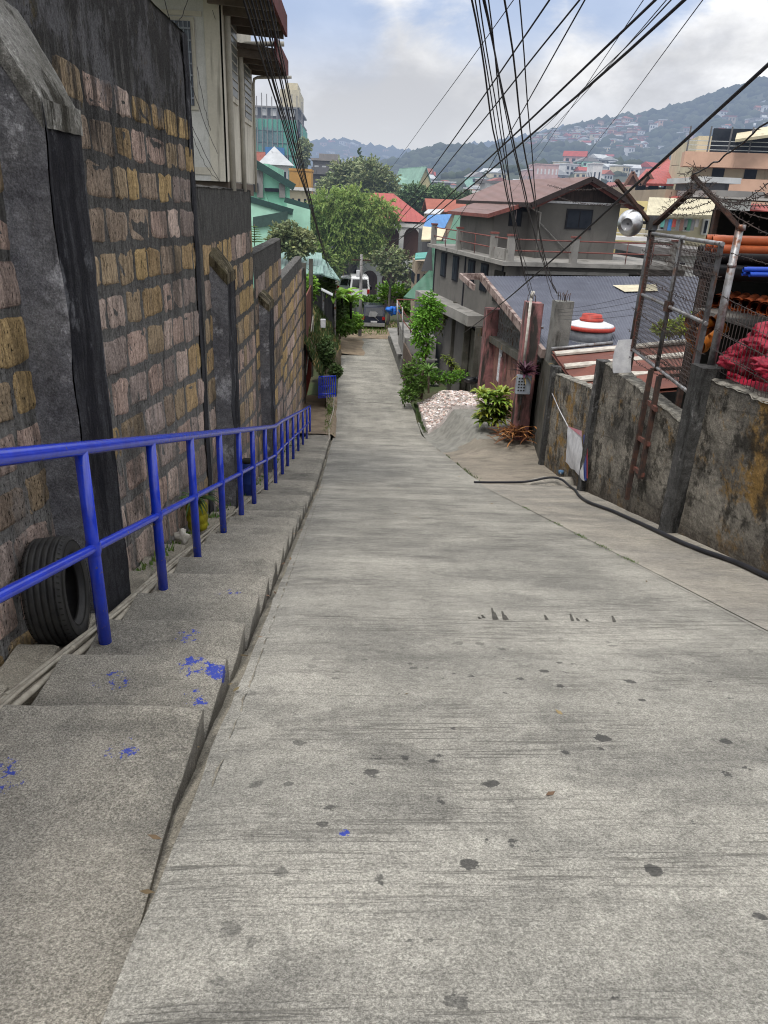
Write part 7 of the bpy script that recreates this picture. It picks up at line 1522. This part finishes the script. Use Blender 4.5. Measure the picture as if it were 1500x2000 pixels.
def nz(sc, det, rg, dist=0):
    x = wn('ShaderNodeTexNoise'); L(mp.outputs[0], x.inputs[0]); x.inputs['Scale'].default_value = sc; x.inputs['Detail'].default_value = det; x.inputs['Roughness'].default_value = rg; x.inputs['Distortion'].default_value = dist; return x.outputs['Fac']
def rmp(f, a, b, lo, hi):
    x = wn('ShaderNodeMapRange', interpolation_type='SMOOTHSTEP'); L(f, x.inputs[0])
    for i, v in enumerate((a, b, lo, hi)): x.inputs[i+1].default_value = v
    return x.outputs[0]
def mixc(f, a, b):
    x = wn('ShaderNodeMix', data_type='RGBA')
    for v, s in ((f, x.inputs[0]), (a, x.inputs[6]), (b, x.inputs[7])):
        if hasattr(v, 'is_output'): L(v, s)
        else: s.default_value = (*v, 1) if isinstance(v, tuple) else v
    return x.outputs[2]
sep = wn('ShaderNodeSeparateXYZ'); L(tc.outputs['Generated'], sep.inputs[0]); zc_ = sep.outputs[2]
cl = mixc(rmp(nz(2.4, 7, .56, .3), .40, .60, 0, 1), (12.0, 12.0, 12.0), (7.0, 7.2, 7.7))       # bright and shaded cloud, radiance / .1
puff = rmp(nz(5.5, 7, .6), .38, .64, .86, 1.10)
vm = wn('ShaderNodeVectorMath', operation='SCALE'); L(cl, vm.inputs[0]); L(puff, vm.inputs['Scale'])
zen = rmp(zc_, .3, .9, 1.0, 2.0); vz = wn('ShaderNodeVectorMath', operation='SCALE'); L(vm.outputs[0], vz.inputs[0]); L(zen, vz.inputs['Scale'])
hz = mixc(rmp(zc_, .0, .14, 1, 0), vz.outputs[0], (7.2, 7.5, 8.0))
nzv = nz(4.2, 7, .6, .4); gm = None
for (px, py, r) in ((598, 60, .115), (960, -30, .12), (1235, -60, .10), (505, 60, .09)):   # thin spots in the cloud
    v = ray(px, py).normalized(); dn = wn('ShaderNodeVectorMath', operation='DISTANCE'); L(tc.outputs['Generated'], dn.inputs[0]); dn.inputs[1].default_value = v
    x = rmp(dn.outputs['Value'], 0, r*2, .40, -.25); ad = wn('ShaderNodeMath', operation='ADD'); L(x, ad.inputs[0]); L(nzv, ad.inputs[1]); q = rmp(ad.outputs[0], .58, .82, 0, .8)
    if gm is None: gm = q
    else: mx = wn('ShaderNodeMath', operation='MAXIMUM'); L(gm, mx.inputs[0]); L(q, mx.inputs[1]); gm = mx.outputs[0]
g2 = wn('ShaderNodeMath', operation='MULTIPLY'); L(gm, g2.inputs[0]); L(rmp(zc_, .10, .2, 0, 1), g2.inputs[1])
skyb = wn('ShaderNodeVectorMath', operation='SCALE'); L(sky.outputs[0], skyb.inputs[0]); skyb.inputs['Scale'].default_value = 1.0
bl = mixc(.75, skyb.outputs[0], (4.2, 5.6, 8.6))
L(mixc(g2.outputs[0], hz, bl), bg.inputs[0])
sd = bpy.data.lights.new('sun', 'SUN'); sd.energy = 2.5; sd.angle = math.radians(14); sd.color = (1, .95, .87)
so = bpy.data.objects.new('sun', sd); C.objects.link(so)
dv = Vector((math.sin(SUN_AZ)*math.cos(SUN_EL), math.cos(SUN_AZ)*math.cos(SUN_EL), math.sin(SUN_EL)))
so.rotation_euler = dv.to_track_quat('Z', 'Y').to_euler(); so.location = (0, 0, 40)
SC.view_settings.view_transform = 'Standard'; SC.view_settings.look = 'None'; SC.view_settings.exposure = 0
SC.render.engine = 'CYCLES'; SC.cycles.max_bounces = 5; SC.cycles.diffuse_bounces = 3; SC.cycles.transparent_max_bounces = 8
SC.cycles.use_denoising = True; SC.cycles.use_adaptive_sampling = True; SC.cycles.adaptive_threshold = .02; SC.cycles.pixel_filter_type = 'BLACKMAN_HARRIS'; SC.cycles.filter_width = 1.1
for o in bpy.data.objects:
    if '_o' in o: del o['_o']
